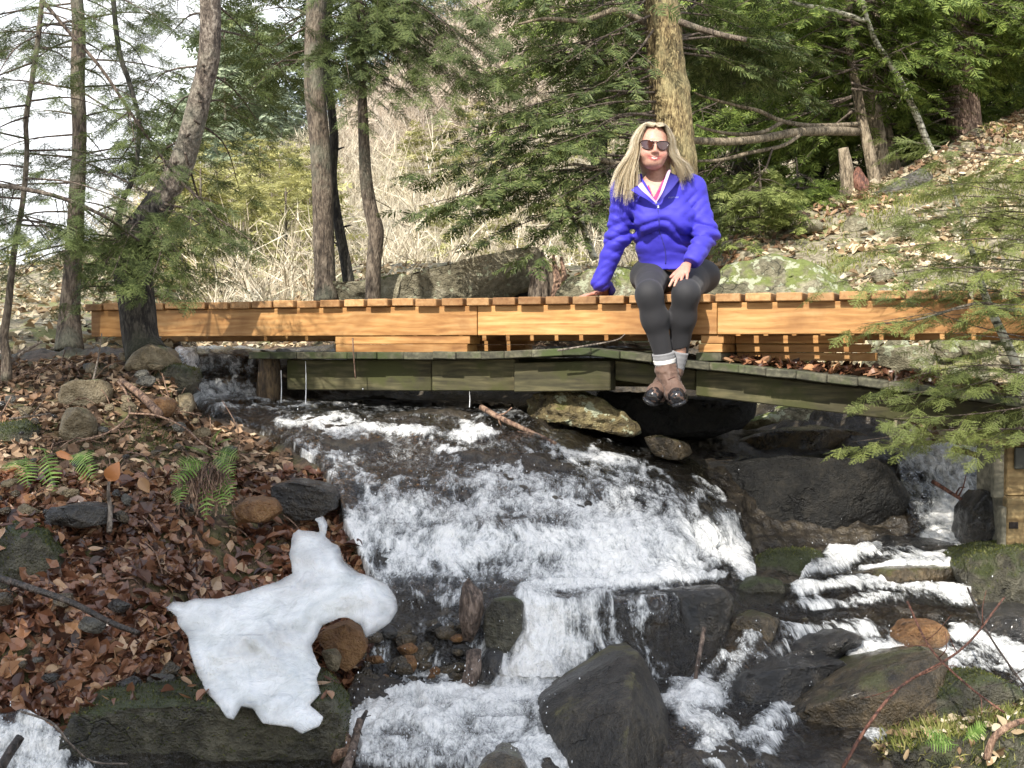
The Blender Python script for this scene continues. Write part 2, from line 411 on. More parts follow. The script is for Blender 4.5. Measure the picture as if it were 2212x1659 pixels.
def wood_mat(name, a, bcol, c, axis_rot=0.0, rough=0.65, stain=None, knots=True, scale=1.0, objvar=0.25):
    m, nt, b, o = newmat(name)
    t = nt.nodes.new('ShaderNodeTexCoord'); mp = nt.nodes.new('ShaderNodeMapping'); mp.inputs['Rotation'].default_value = (0, 0, axis_rot)
    oi = nt.nodes.new('ShaderNodeObjectInfo'); ad = nt.nodes.new('ShaderNodeVectorMath'); ad.operation = 'ADD'
    sc_ = nt.nodes.new('ShaderNodeVectorMath'); sc_.operation = 'SCALE'; cmb = nt.nodes.new('ShaderNodeCombineXYZ')
    for k in range(3): nt.links.new(oi.outputs['Random'], cmb.inputs[k])
    nt.links.new(cmb.outputs[0], sc_.inputs[0]); sc_.inputs['Scale'].default_value = 13.0
    nt.links.new(t.outputs['Object'], mp.inputs[0]); nt.links.new(mp.outputs[0], ad.inputs[0]); nt.links.new(sc_.outputs[0], ad.inputs[1])
    m2 = nt.nodes.new('ShaderNodeMapping'); m2.inputs['Scale'].default_value = (0.9 * scale, 9 * scale, 9 * scale); nt.links.new(ad.outputs[0], m2.inputs[0])
    g = noise(nt, m2.outputs[0], 3.2, 5, 0.55, 1.4); m3 = nt.nodes.new('ShaderNodeMapping'); m3.inputs['Scale'].default_value = (1.2, 3, 3); nt.links.new(ad.outputs[0], m3.inputs[0])
    g2 = noise(nt, m3.outputs[0], 2.0, 3, 0.5, 0.5)
    wv = N(nt, 'ShaderNodeTexWave', Scale=2.6, Distortion=9.0, Detail=3.0); wv.bands_direction = 'Z'; nt.links.new(m3.outputs[0], wv.inputs['Vector'])
    s = math_(nt, 'ADD', math_(nt, 'MULTIPLY', g, 0.62), math_(nt, 'ADD', math_(nt, 'MULTIPLY', g2, 0.28), math_(nt, 'MULTIPLY', wv.outputs['Fac'], 0.10)))
    col = ramp(nt, s, [(0.34, a), (0.5, bcol), (0.66, c)])
    if knots:
        vo = N(nt, 'ShaderNodeTexVoronoi', Scale=2.6); m4 = nt.nodes.new('ShaderNodeMapping'); m4.inputs['Scale'].default_value = (0.8, 1.6, 1.6); nt.links.new(ad.outputs[0], m4.inputs[0]); nt.links.new(m4.outputs[0], vo.inputs['Vector'])
        kf = ramp(nt, vo.outputs['Distance'], [(0.05, (1, 1, 1)), (0.12, (0, 0, 0))]); col = mixc(nt, math_(nt, 'MULTIPLY', kf, 0.75), col, tuple(x * 0.45 for x in a))
    if stain: col = mixc(nt, ramp(nt, noise(nt, coords(nt), 5, 5, 0.6), [(0.48, (0, 0, 0)), (0.6, (1, 1, 1))]), col, stain)
    big_ = noise(nt, ad.outputs[0], 1.3, 5, 0.65, 0.6); col = mixc(nt, 1.0, col, ramp(nt, big_, [(0.36, (0.62, 0.55, 0.48)), (0.5, (0.95, 0.93, 0.9)), (0.64, (1.12, 1.12, 1.1))]), 'MULTIPLY')
    dk = mixc(nt, 1.0, col, (1 - objvar,) * 3, 'MULTIPLY'); col = mixc(nt, oi.outputs['Random'], col, dk)
    nt.links.new(col, b.inputs['Base Color']); b.inputs['Roughness'].default_value = rough; bump(nt, b, s, 0.35, 0.006); return m
def leaf_mat(name, stops, rough=0.6, trans=0.25, noise_mix=True, spec=0.35):
    m, nt, b, o = newmat(name); r = island(nt); c = ramp(nt, r, stops)
    if noise_mix:
        n = noise(nt, coords(nt), 1.7, 3, 0.5); c = mixc(nt, 1.0, c, ramp(nt, n, [(0.35, (0.72, 0.74, 0.72)), (0.65, (1.15, 1.12, 1.0))]), 'MULTIPLY')
    nt.links.new(c, b.inputs['Base Color']); b.inputs['Roughness'].default_value = rough; b.inputs['Specular IOR Level'].default_value = spec
    if trans > 0:
        tr = nt.nodes.new('ShaderNodeBsdfTranslucent'); nt.links.new(c, tr.inputs[0]); mx = nt.nodes.new('ShaderNodeMixShader'); mx.inputs[0].default_value = trans
        nt.links.new(b.outputs[0], mx.inputs[1]); nt.links.new(tr.outputs[0], mx.inputs[2]); nt.links.new(mx.outputs[0], o.inputs[0])
    return m
def plain(name, col, rough=0.5, spec=0.5, metal=0.0, nscale=0, namp=0.2, bstr=0.0, bscale=200):
    m, nt, b, o = newmat(name); b.inputs['Roughness'].default_value = rough; b.inputs['Metallic'].default_value = metal; b.inputs['Specular IOR Level'].default_value = spec
    v = coords(nt)
    n = noise(nt, v, nscale or 12, 4, 0.6)
    c = mixc(nt, n, tuple(x * (1 - namp) for x in col), tuple(min(1, x * (1 + namp)) for x in col)); nt.links.new(c, b.inputs['Base Color'])
    if bstr > 0: bump(nt, b, noise(nt, v, bscale, 3, 0.6), bstr, 0.003)
    return m
RNG = np.random.default_rng(7)
# ------------------------------------------------------------------ stream bed, banks (one sheet) and the water on it
COLS = {
 -900: [(560,12),(600,11),(680,8.2),(740,7.2),(800,6.3),(870,5.7),(1000,5.05),(1150,4.6),(1300,4.3),(1500,4.0),(1659,3.75),(1800,3.55)],
 120: [(560,12),(600,11),(680,8.2),(740,7.2),(800,6.25),(870,5.65),(1000,5.0),(1150,4.55),(1300,4.25),(1500,3.98),(1659,3.75),(1800,3.55)],
 300: [(560,12.5),(600,11),(690,8.4),(742,7.0),(762,6.4),(800,6.05),(870,5.65),(1000,5.02),(1150,4.6),(1300,4.3),(1500,4.0),(1659,3.75),(1800,3.55)],
 388: [(560,13),(600,12),(700,9.5),(745,7.4),(765,6.45),(800,6.2),(870,5.8),(950,5.35),(1000,5.12),(1150,4.68),(1300,4.4),(1500,4.05),(1659,3.75),(1800,3.55)],
 425: [(560,14),(600,13),(740,11),(764,8.4),(772,7.5),(870,7.05),(885,6.35),(950,5.6),(1000,5.3),(1150,4.8),(1300,4.5),(1500,4.1),(1659,3.78),(1800,3.56)],
 560: [(560,13),(600,12),(740,10),(764,8.2),(775,7.5),(865,7.15),(875,6.95),(900,6.4),(950,5.95),(1000,5.65),(1050,5.42),(1150,5.0),(1300,4.6),(1500,4.18),(1659,3.79),(1800,3.57)],
 900: [(560,11),(600,10),(740,8.6),(850,7.9),(872,7.0),(900,6.35),(950,5.95),(1050,5.47),(1150,5.1),(1250,4.87),(1290,4.75),(1480,4.46),(1500,4.34),(1580,4.02),(1659,3.77),(1800,3.56)],
 1150: [(560,11),(600,9.6),(740,8.6),(850,7.8),(872,6.9),(900,6.35),(950,5.98),(1050,5.5),(1150,5.12),(1250,4.88),(1297,4.72),(1310,4.62),(1480,4.42),(1500,4.34),(1580,4.02),(1659,3.77),(1800,3.56)],
 1450: [(560,10.5),(600,9.5),(740,8.6),(850,8.1),(930,7.2),(1000,6.1),(1060,5.6),(1150,5.2),(1240,4.97),(1275,4.83),(1300,4.72),(1480,4.55),(1500,4.36),(1580,4.03),(1659,3.77),(1800,3.56)],
 1640: [(480,10.2),(560,9.4),(600,9.0),(740,8.4),(860,8.2),(940,7.4),(1000,6.7),(1100,6.1),(1190,5.75),(1225,5.4),(1262,5.15),(1300,4.95),(1345,4.82),(1365,4.7),(1500,4.38),(1659,3.83),(1800,3.57)],
 1900: [(382,11.6),(440,10.2),(520,9.2),(600,8.4),(740,7.5),(850,7.1),(940,6.9),(985,6.5),(1180,5.85),(1200,5.5),(1290,5.03),(1340,4.84),(1365,4.72),(1500,4.35),(1659,3.85),(1800,3.58)],
 2212: [(225,12.8),(320,11.2),(420,10.0),(500,9.2),(600,8.2),(700,7.4),(850,6.9),(960,6.5),(1180,5.7),(1300,5.05),(1400,4.7),(1500,4.25),(1659,3.85),(1800,3.58)],
 3100: [(-100,14),(200,11),(420,9.4),(600,7.8),(700,7.0),(850,6.3),(960,6.0),(1180,5.3),(1300,4.9),(1400,4.6),(1500,4.2),(1659,3.8),(1800,3.55)],
}
CX = sorted(COLS)
def top_of(px): return np.interp(px, CX, [COLS[c][0][0] for c in CX])
def sheetY(px, py):
    px = np.asarray(px, float); py = np.asarray(py, float)
    cols = [np.interp(py, *zip(*COLS[c])) for c in CX]
    cols = np.stack(cols, 0)
    i = np.clip(np.searchsorted(CX, px) - 1, 0, len(CX) - 2); cx = np.array(CX, float)
    t = np.clip((px - cx[i]) / (cx[i + 1] - cx[i]), 0, 1); t = t * t * (3 - 2 * t) * 0.5 + t * 0.5
    a = np.take_along_axis(cols, i[None], 0)[0]; b = np.take_along_axis(cols, (i + 1)[None], 0)[0]
    return a + (b - a) * t
def strokes(px, py, S):
    """soft brush field: list of (x0,y0,x1,y1,r0,r1,value)"""
    out = np.zeros(px.shape)
    for (x0, y0, x1, y1, r0, r1, v) in S:
        ex, ey = x1 - x0, y1 - y0; t = np.clip(((px - x0) * ex + (py - y0) * ey) / (ex * ex + ey * ey + 1e-9), 0, 1)
        d = np.hypot(px - x0 - t * ex, py - y0 - t * ey) / (r0 + (r1 - r0) * t)
        out = np.maximum(out, v * np.clip(1.35 - d, 0, 1) ** 0.8)
    return out
BANK_L = [(-900, 742), (372, 756), (392, 800), (430, 880), (520, 915), (600, 950), (690, 1010), (728, 1080), (735, 1130), (790, 1240), (830, 1300), (800, 1400), (745, 1500), (720, 1560), (150, 1540), (140, 1600), (190, 1659), (220, 1800), (-900, 1800)]
WATER_BL = [(-900, 1530), (60, 1540), (130, 1580), (200, 1659), (260, 1800), (-900, 1800)]
BANK_R = [(1560, -200), (1480, 560), (1560, 800), (1850, 850), (1935, 965), (2140, 975), (2165, 1180), (2110, 1240), (2100, 1290), (2140, 1330), (3200, 1360), (3200, -200)]
BANK_R2 = [(2212, 1500), (2100, 1540), (2010, 1570), (1960, 1640), (1930, 1800), (3200, 1800), (3200, 1450)]
nu, nv = 640, 420
ux = np.interp(np.linspace(0, 1, nu), [0, 0.08, 0.92, 1], [-900, -20, 2240, 3100])
PX = np.repeat(ux[:, None], nv, 1)
tv = np.linspace(0, 1, nv)
PYt = top_of(PX); PY = PYt + (1800 - PYt) * tv[None, :]
SY = sheetY(PX, PY)
# soften the piecewise profile a little
for _ in range(3):
    SY[:, 1:-1] = 0.25 * SY[:, :-2] + 0.5 * SY[:, 1:-1] + 0.25 * SY[:, 2:]
    SY[1:-1] = 0.25 * SY[:-2] + 0.5 * SY[1:-1] + 0.25 * SY[2:]
P0 = at(PX, PY, SY)
soilL = np.clip(-polydist(PX, PY, BANK_L) / 18 + 0.4, 0, 1) * (1 - np.clip(-polydist(PX, PY, WATER_BL) / 14, 0, 1))
soilR = np.clip(-polydist(PX, PY, BANK_R) / 18 + 0.4, 0, 1)
soilR2 = np.clip(-polydist(PX, PY, BANK_R2) / 14 + 0.4, 0, 1)
farb = np.clip((750 - PY) / 8, 0, 1) * (PX < 1560); soilL = np.maximum(soilL, farb); SOIL = np.maximum(np.maximum(soilL, soilR), soilR2)
def gridF(n, m, off=0):
    i, j = np.meshgrid(np.arange(n - 1), np.arange(m - 1), indexing='ij'); a = (i * m + j).ravel() + off
    return np.stack([a, a + 1, a + m + 1, a + m], -1)
def gnorm(P):
    du = np.gradient(P, axis=0); dv = np.gradient(P, axis=1); n = np.cross(dv, du); n /= np.linalg.norm(n, axis=-1)[..., None] + 1e-12
    s = np.sign((n * P).sum(-1)); return -n * s[..., None]
N0 = gnorm(P0)
rockd = fbm(P0 * 1.6, 3, 3) * 0.07 + ridged(P0 * [5, 5, 7], 3, 11) * 0.045 + (ridged(P0 * [14, 14, 18], 3, 12) - .7) * 0.03 + fbm(P0 * 16, 3, 5) * 0.018
strat = np.abs(((P0[..., 2] * 9 + P0[..., 0] * 1.5 + fbm(P0 * 1.3, 2, 8)) % 1) - 0.5) * 0.05
soild = fbm(P0 * 1.4, 3, 21) * 0.06 + fbm(P0 * 9, 3, 22) * 0.018
DISP = (rockd + strat) * (1 - SOIL) + soild * SOIL
PB = P0 + N0 * (DISP - 0.05)[..., None]
# near ground running under and behind the camera, and land behind the right crest
rows = [PB]; y_end = -9.0; last = PB[:, -1]
ext = []
for k, t in enumerate(np.linspace(0, 1, 26)[1:] ** 1.4):
    q = last.copy(); q[:, 1] = last[:, 1] * (1 - t) + y_end * t; q[:, 0] = last[:, 0] * (1 + 1.2 * t); q[:, 2] = last[:, 2] - 0.15 * t + fbm(q * 0.8, 3, 31) * 0.15 * min(1, t * 6)
    ext.append(q)
back = []
first = PB[:, 0]
for t in (1, 0.7, 0.4, 0.2, 0.08):
    q = first.copy(); q[:, 1] += 9 * t; q[:, 0] *= (1 + 0.5 * t); q[:, 2] += 0.15 * t + np.clip(first[:, 0] - 2, 0, 4) * 0.5 * t; back.append(q)
full = np.concatenate([np.stack(back, 1), PB, np.stack(ext, 1)], 1)
soilA = np.concatenate([np.repeat(SOIL[:, :1], len(back), 1), SOIL, np.repeat(np.maximum(SOIL[:, -1:], 0.9), len(ext), 1)], 1)
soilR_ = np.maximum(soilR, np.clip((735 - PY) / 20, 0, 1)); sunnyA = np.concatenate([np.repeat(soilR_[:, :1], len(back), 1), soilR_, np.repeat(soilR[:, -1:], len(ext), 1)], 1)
m, nt, b, o = newmat('ground_rock_soil'); v = coords(nt)
n1 = noise(nt, v, 2.5, 6, 0.62, 0.4); n2 = noise(nt, v, 22, 5, 0.62); n3 = noise(nt, v, 90, 3, 0.6)
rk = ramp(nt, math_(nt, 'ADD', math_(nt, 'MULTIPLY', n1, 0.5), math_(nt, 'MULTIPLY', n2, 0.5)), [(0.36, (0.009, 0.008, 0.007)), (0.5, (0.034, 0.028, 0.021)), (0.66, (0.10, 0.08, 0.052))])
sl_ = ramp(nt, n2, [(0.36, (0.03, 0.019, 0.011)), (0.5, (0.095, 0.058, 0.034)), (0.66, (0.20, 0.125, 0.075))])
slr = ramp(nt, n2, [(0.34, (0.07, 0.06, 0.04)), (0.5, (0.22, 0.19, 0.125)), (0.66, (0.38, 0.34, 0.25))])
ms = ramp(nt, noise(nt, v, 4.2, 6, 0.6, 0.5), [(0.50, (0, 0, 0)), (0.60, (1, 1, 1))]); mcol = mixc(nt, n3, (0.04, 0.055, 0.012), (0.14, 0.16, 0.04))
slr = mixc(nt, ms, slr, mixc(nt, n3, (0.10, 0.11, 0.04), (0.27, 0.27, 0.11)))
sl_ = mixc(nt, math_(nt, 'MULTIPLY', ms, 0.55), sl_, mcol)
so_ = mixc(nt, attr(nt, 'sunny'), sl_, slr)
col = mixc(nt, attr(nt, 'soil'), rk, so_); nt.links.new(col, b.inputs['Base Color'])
rr = mixc(nt, attr(nt, 'soil'), ramp(nt, n1, [(0.3, (0.16,) * 3), (0.7, (0.5,) * 3)]), (0.9, 0.9, 0.9)); nt.links.new(rr, b.inputs['Roughness'])
bump(nt, b, math_(nt, 'ADD', math_(nt, 'MULTIPLY', n2, 0.8), math_(nt, 'MULTIPLY', n3, 0.4)), 0.8, 0.03)
MGROUND = m
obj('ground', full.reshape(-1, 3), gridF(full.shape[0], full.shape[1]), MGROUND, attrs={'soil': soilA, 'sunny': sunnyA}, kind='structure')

# sampling points on the bank
def bank_points(n, cond, rng, up=0.0):
    """area-weighted random points on the sheet where cond(px,py) grid mask is true"""
    a = np.linalg.norm(np.cross(PB[1:, :-1] - PB[:-1, :-1], PB[:-1, 1:] - PB[:-1, :-1]), axis=-1) * cond[:-1, :-1]
    p = a.ravel() / a.sum(); idx = rng.choice(len(p), n, p=p); i, j = np.unravel_index(idx, a.shape)
    u, v_ = rng.random((2, n, 1))
    P = PB[i, j] * (1 - u) * (1 - v_) + PB[i + 1, j] * u * (1 - v_) + PB[i, j + 1] * (1 - u) * v_ + PB[i + 1, j + 1] * u * v_
    return P + N0[i, j] * up, N0[i, j], PX[i, j], PY[i, j]

# ------------------------------------------------------------------ water
FOAM = [  # froth strength where the photograph shows aerated water
 (1160,1300,1200,1400,66,70,.98),(1190,1400,1140,1480,80,76,.98),(1240,1300,1300,1310,30,40,.8),(860,1540,1100,1540,60,60,.97),(1200,1480,1180,1600,50,60,.9),
 (790,1270,1000,1300,40,40,.62),(860,1330,1000,1350,36,36,.42),(760,1200,820,1290,40,40,.55),(760,1400,1000,1430,50,60,.42),(1300,1310,1330,1460,50,60,.6),(1240,1320,1250,1400,50,50,.75),(1960,1440,2212,1440,30,30,.55),
 (980,1050,1250,1060,50,60,.62),(1280,1050,1420,1090,50,50,.6),(780,1060,950,1060,40,50,.5),(790,1160,960,1170,60,70,.62),(1560,1130,1600,1240,30,28,.7),(1500,1060,1560,1120,26,28,.55),(1260,1330,1420,1330,50,50,.50),(1300,1420,1400,1450,40,40,.5),(760,1470,1000,1480,30,30,.6),(1700,1375,1860,1375,20,22,.6),(1680,1480,1780,1440,26,22,.55),(1860,1420,2010,1420,26,26,.8),(2060,1440,2200,1420,30,30,.6),(1600,1620,1700,1540,26,24,.55),(1780,1540,1900,1500,16,16,.6),(2010,1000,2110,1150,70,60,.9),(1980,1500,1880,1600,20,24,.45),
 (560,885,760,900,22,22,.45),(470,880,640,890,12,14,.5),(600,925,1060,945,12,14,.75),(1000,930,1075,945,16,10,.9),
 (700,960,760,1040,40,50,.4),(640,1000,800,1040,30,30,.45),(1080,960,1300,1050,30,40,.4),(900,900,1100,910,14,14,.35),(560,930,700,975,18,22,.3),(980,1000,1100,1010,40,40,.35),(1300,985,1430,1060,28,30,.35),
 (800,1105,1050,1110,55,60,.75),(1050,1090,1350,1130,60,60,.75),(900,1190,1500,1180,70,75,.84),(1350,1140,1530,1190,55,50,.75),
 (1480,1080,1590,1210,28,24,.5),(1560,1180,1600,1250,30,26,.45),(880,1240,1150,1255,45,50,.7),(1100,1250,1500,1235,40,36,.85),(760,1110,780,1200,40,40,.55),
 (1130,1285,1330,1270,22,18,1.0),(1300,1272,1560,1252,16,12,1.0),(1150,1300,1200,1400,50,60,.95),(1190,1330,1260,1320,40,40,.85),
 (1180,1400,1100,1480,60,55,.95),(1260,1400,1300,1460,50,50,.6),(1130,1460,1000,1500,40,35,1.0),(800,1520,1150,1510,30,30,.98),
 (780,1560,1100,1570,60,70,.9),(800,1640,1250,1640,60,70,.8),(1180,1500,1180,1580,40,50,.8),(1330,1310,1450,1300,20,16,.45),
 (880,1300,980,1290,26,26,.6),(800,1440,980,1470,40,30,.45),(900,1380,1000,1400,40,30,.3),
 (2040,990,2120,1000,45,50,.98),(2060,1040,2080,1100,60,55,.98),(2050,1120,2090,1165,45,40,.95),(1980,1010,2020,1120,36,40,.7),(2010,1170,2090,1180,28,26,.9),
 (1800,1205,1880,1200,22,16,.9),(1720,1245,1830,1222,16,16,.95),(1880,1190,2110,1185,16,14,.7),(1860,1235,2110,1222,7,7,.9),(1720,1275,1900,1262,14,14,.9),(1880,1275,2100,1285,14,12,.55),(1950,1210,2100,1205,22,20,.45),
 (1650,1370,1900,1365,16,16,.45),(1630,1380,1560,1500,26,30,.7),(1700,1400,1620,1440,20,24,.6),(1950,1400,2010,1395,34,36,.9),(2030,1420,1900,1480,24,24,.75),(1900,1480,1700,1560,20,18,.6),(1700,1560,1640,1659,20,22,.55),
 (2070,1380,2140,1375,26,26,.75),(2140,1390,2230,1370,30,30,.6),(1460,1510,1540,1520,36,40,.95),(1480,1560,1540,1600,40,50,.9),(1520,1640,1570,1659,40,40,.9),(1560,1430,1520,1480,20,24,.7),
 (2010,1500,1900,1560,12,16,.5),(0,1610,120,1640,50,40,.85),(20,1660,150,1700,50,50,.9),(60,1560,90,1570,30,30,.6),
 (400,790,540,790,30,34,.72),(400,850,540,850,30,34,.75),(1980,1290,2120,1300,16,16,.5),(1700,1310,1950,1300,14,14,.5),(2130,1410,2230,1440,40,40,.7),(1900,1455,2060,1430,20,20,.7),(380,765,540,766,7,7,.75),(440,870,580,878,10,10,.6),(470,820,520,830,30,30,.4),
]
wu, wv_ = 1150, 640
wx = np.linspace(-60, 2290, wu); WX = np.repeat(wx[:, None], wv_, 1)
WY = np.repeat(np.linspace(757, 1790, wv_)[None, :], wu, 0)
WSY = sheetY(WX, WY)
for _ in range(8):
    WSY[:, 1:-1] = 0.25 * WSY[:, :-2] + 0.5 * WSY[:, 1:-1] + 0.25 * WSY[:, 2:]; WSY[1:-1] = 0.25 * WSY[:-2] + 0.5 * WSY[1:-1] + 0.25 * WSY[2:]
WP = at(WX, WY, WSY); WN = gnorm(WP)
land = np.maximum(np.clip(-polydist(WX, WY, BANK_L) / 14 + 0.4, 0, 1) * (1 - np.clip(-polydist(WX, WY, WATER_BL) / 14 + .5, 0, 1)),
                  np.maximum(np.clip(-polydist(WX, WY, BANK_R) / 14 + 0.4, 0, 1), np.clip(-polydist(WX, WY, BANK_R2) / 14 + 0.4, 0, 1)))
DRY = [(575, 730), (575, 862), (1100, 866), (1180, 925), (1420, 945), (1520, 1010), (1590, 1090), (1632, 1210), (1640, 1262), (1720, 1258), (1760, 1200), (1890, 1180), (1960, 1150), (1925, 965), (1850, 730)]
land = np.maximum(land, np.clip(-polydist(WX, WY, DRY) / 10 + 0.5, 0, 1))
foam = strokes(WX, WY, FOAM) 
warp = WP + 0.05 * np.stack([vnoise(WP * 7, 61), vnoise(WP * 7, 62), vnoise(WP * 7, 63)], -1)
flow = np.concatenate([np.zeros((wu, 1)), np.cumsum(np.linalg.norm(np.diff(WP, axis=1), axis=-1), 1)], 1)   # distance run down the cascade
steep = np.clip((np.abs(np.gradient(WP[..., 2], axis=1)) / (np.linalg.norm(np.gradient(WP, axis=1), axis=-1) + 1e-9) - 0.15) / 0.5, 0, 1)
FX = WP[..., 0] + 0.03 * vnoise(WP * 5, 64) + 0.012 * vnoise(WP * 14, 65)
fc3 = np.stack([FX * 17, flow * 4.5, WP[..., 1] * 3], -1)
lace = ridged(fc3, 3, 71)                           # long strands of falling water
lace = lace * steep + (1 - steep) * ridged(warp * [9, 5, 9], 3, 72)
grain = fbm(np.stack([FX * 52, flow * 22, WP[..., 1] * 10], -1), 3, 73)
big = fbm(WP * [3.2, 3.2, 2.2], 3, 75) + 0.55 * fbm(np.stack([FX * 9, flow * 4.5, WP[..., 1] * 4], -1), 2, 76)
amp = 0.004 + 0.022 * foam
wd = amp * (fbm(warp * [8, 6, 6], 3, 81) * 1.3 + (lace - 0.6) * 1.7 + grain * 0.5) + 0.012 * fbm(WP * [6, 6, 4], 3, 82)
foamv = np.clip(foam * 1.0 - 0.10 + big * 0.62 * (foam > 0.02) * (1.2 - foam) * 1.4 + (lace - 0.68) * 1.5 * (1.3 - foam) + grain * 0.38 * (1.35 - foam), 0, 1) * np.clip(foam * 6, 0, 1)
WET_GLINT = [(520,890,1150,900,26,30,1),(600,940,1180,960,45,60,1),(640,1000,1380,1020,55,60,1),(760,1110,800,1250,50,60,.9),(1400,1040,1580,1150,50,50,.9),(1500,1120,1610,1240,50,40,1),(850,1300,980,1470,90,90,.8),(1260,1330,1430,1340,60,60,.9),(1260,1420,1400,1450,50,50,.8),
 (1650,1400,1850,1470,70,70,.8),(1600,1500,1700,1600,60,60,.7),(1950,1450,2200,1420,60,60,.8),(1900,1560,2050,1500,50,50,.6),(1740,1290,2120,1300,14,14,.5),(400,800,560,860,60,60,.9),(1880,1210,2110,1205,26,26,.8),(750,1520,1200,1640,120,120,.8),(0,1600,180,1650,80,80,.8)]
wet_glint = strokes(WX, WY, WET_GLINT)
foamv = np.maximum(foamv, wet_glint * (0.25 + 0.5 * np.clip(lace - .62, 0, 1) + 0.22 * grain + 0.10 * big))  # sky glints on thin water painted in as foam
thin = np.clip((grain - 0.30) * 5, 0, 1) * 0.6     # small bright glints painted as foam specks on dark water
foamv = np.maximum(foamv, thin * (0.2 + foam) * (foam > 0.0))
off = 0.014 - 0.16 * land + 0.02 * foam
WPd = WP + WN * (wd + off)[..., None]
keep = (land[:-1, :-1] < 0.98)
FF = gridF(wu, wv_).reshape(wu - 1, wv_ - 1, 4)[keep]
used = np.zeros(wu * wv_, bool); used[FF.ravel()] = True; remap = np.cumsum(used) - 1
m, nt, b, o = newmat('water'); v = coords(nt)
b.inputs['Roughness'].default_value = 0.22
b.inputs['Specular IOR Level'].default_value = 0.6
fcm = nt.nodes.new('ShaderNodeCombineXYZ'); nt.links.new(attr(nt, 'fu'), fcm.inputs[0]); nt.links.new(math_(nt, 'MULTIPLY', attr(nt, 'fs'), 0.42), fcm.inputs[1])
fa = attr(nt, 'foam'); fn = noise(nt, fcm.outputs[0], 150, 4, 0.7, 0.5); fn2 = noise(nt, fcm.outputs[0], 46, 4, 0.65, 0.8)
fs = math_(nt, 'ADD', fa, math_(nt, 'ADD', math_(nt, 'MULTIPLY', math_(nt, 'SUBTRACT', fn, 0.5), 0.9), math_(nt, 'MULTIPLY', math_(nt, 'SUBTRACT', fn2, 0.5), 0.9)))
ff = ramp(nt, fs, [(0.26, (0, 0, 0)), (0.48, (0.55, 0.55, 0.55)), (0.80, (1, 1, 1))])
ff = math_(nt, 'MULTIPLY', ff, math_(nt, 'MULTIPLY', fa, 8.0, True))
nt.links.new(ramp(nt, fs, [(0.34, (0.20, 0.205, 0.205)), (0.60, (0.55, 0.56, 0.55)), (0.98, (0.93, 0.92, 0.89))]), b.inputs['Base Color'])
gl = nt.nodes.new('ShaderNodeBsdfGlossy'); gl.inputs['Roughness'].default_value = 0.06; gl.inputs['Color'].default_value = (1, 1, 1, 1)
tr = nt.nodes.new('ShaderNodeBsdfTransparent'); tr.inputs[0].default_value = (0.72, 0.66, 0.56, 1)
fr = nt.nodes.new('ShaderNodeFresnel'); fr.inputs[0].default_value = 1.36
bp = N(nt, 'ShaderNodeBump', Strength=0.9, Distance=0.02); nt.links.new(math_(nt, 'ADD', noise(nt, v, 34, 4, 0.6, 0.8), math_(nt, 'MULTIPLY', fn, 0.3)), bp.inputs['Height'])
for nn in (gl, fr, b): nt.links.new(bp.outputs[0], nn.inputs['Normal'])
mx1 = nt.nodes.new('ShaderNodeMixShader'); nt.links.new(math_(nt, 'MULTIPLY', fr.outputs[0], 1.5, True), mx1.inputs[0]); nt.links.new(tr.outputs[0], mx1.inputs[1]); nt.links.new(gl.outputs[0], mx1.inputs[2])
mx2 = nt.nodes.new('ShaderNodeMixShader'); nt.links.new(ff, mx2.inputs[0]); nt.links.new(mx1.outputs[0], mx2.inputs[1]); nt.links.new(b.outputs[0], mx2.inputs[2]); nt.links.new(mx2.outputs[0], o.inputs[0])
MWATER = m
obj('stream_water', WPd.reshape(-1, 3)[used], remap[FF], MWATER, attrs={'foam': foamv.reshape(-1)[used], 'fu': FX.reshape(-1)[used], 'fs': flow.reshape(-1)[used]}, kind='structure')
# thrown drops and froth beads
g = foam * (land < 0.3); pr = (g ** 2.2 * np.clip((WY - 850) / 150, 0.3, 1)).ravel(); pr /= pr.sum()
nd = 1800; idx = RNG.choice(len(pr), nd, p=pr); base = WPd.reshape(-1, 3)[idx]; nn_ = WN.reshape(-1, 3)[idx]
h = RNG.exponential(0.022, nd); rad = RNG.uniform(0.0008, 0.0026, nd)
cen = base + nn_ * h[:, None] + np.stack([np.zeros(nd), np.zeros(nd), h * 0.9], -1) + RNG.normal(0, 0.006, (nd, 3))
oc = np.array([(1,0,0),(-1,0,0),(0,1,0),(0,-1,0),(0,0,1),(0,0,-1)], float); of = np.array([(0,2,4),(2,1,4),(1,3,4),(3,0,4),(2,0,5),(1,2,5),(3,1,5),(0,3,5)])
st = oc[None] * rad[:, None, None] * np.stack([np.ones(nd), np.ones(nd), RNG.uniform(1, 2.6, nd)], -1)[:, None, :]
DV = (cen[:, None] + st).reshape(-1, 3); DF = (of[None] + 6 * np.arange(nd)[:, None, None]).reshape(-1, 3)
MDROP = plain('spray', (0.86, 0.9, 0.93), 0.12, 0.9)
obj('water_spray', DV, DF, MDROP, kind='stuff', label='white drops and beads of froth thrown up over the cascade', cat='spray')

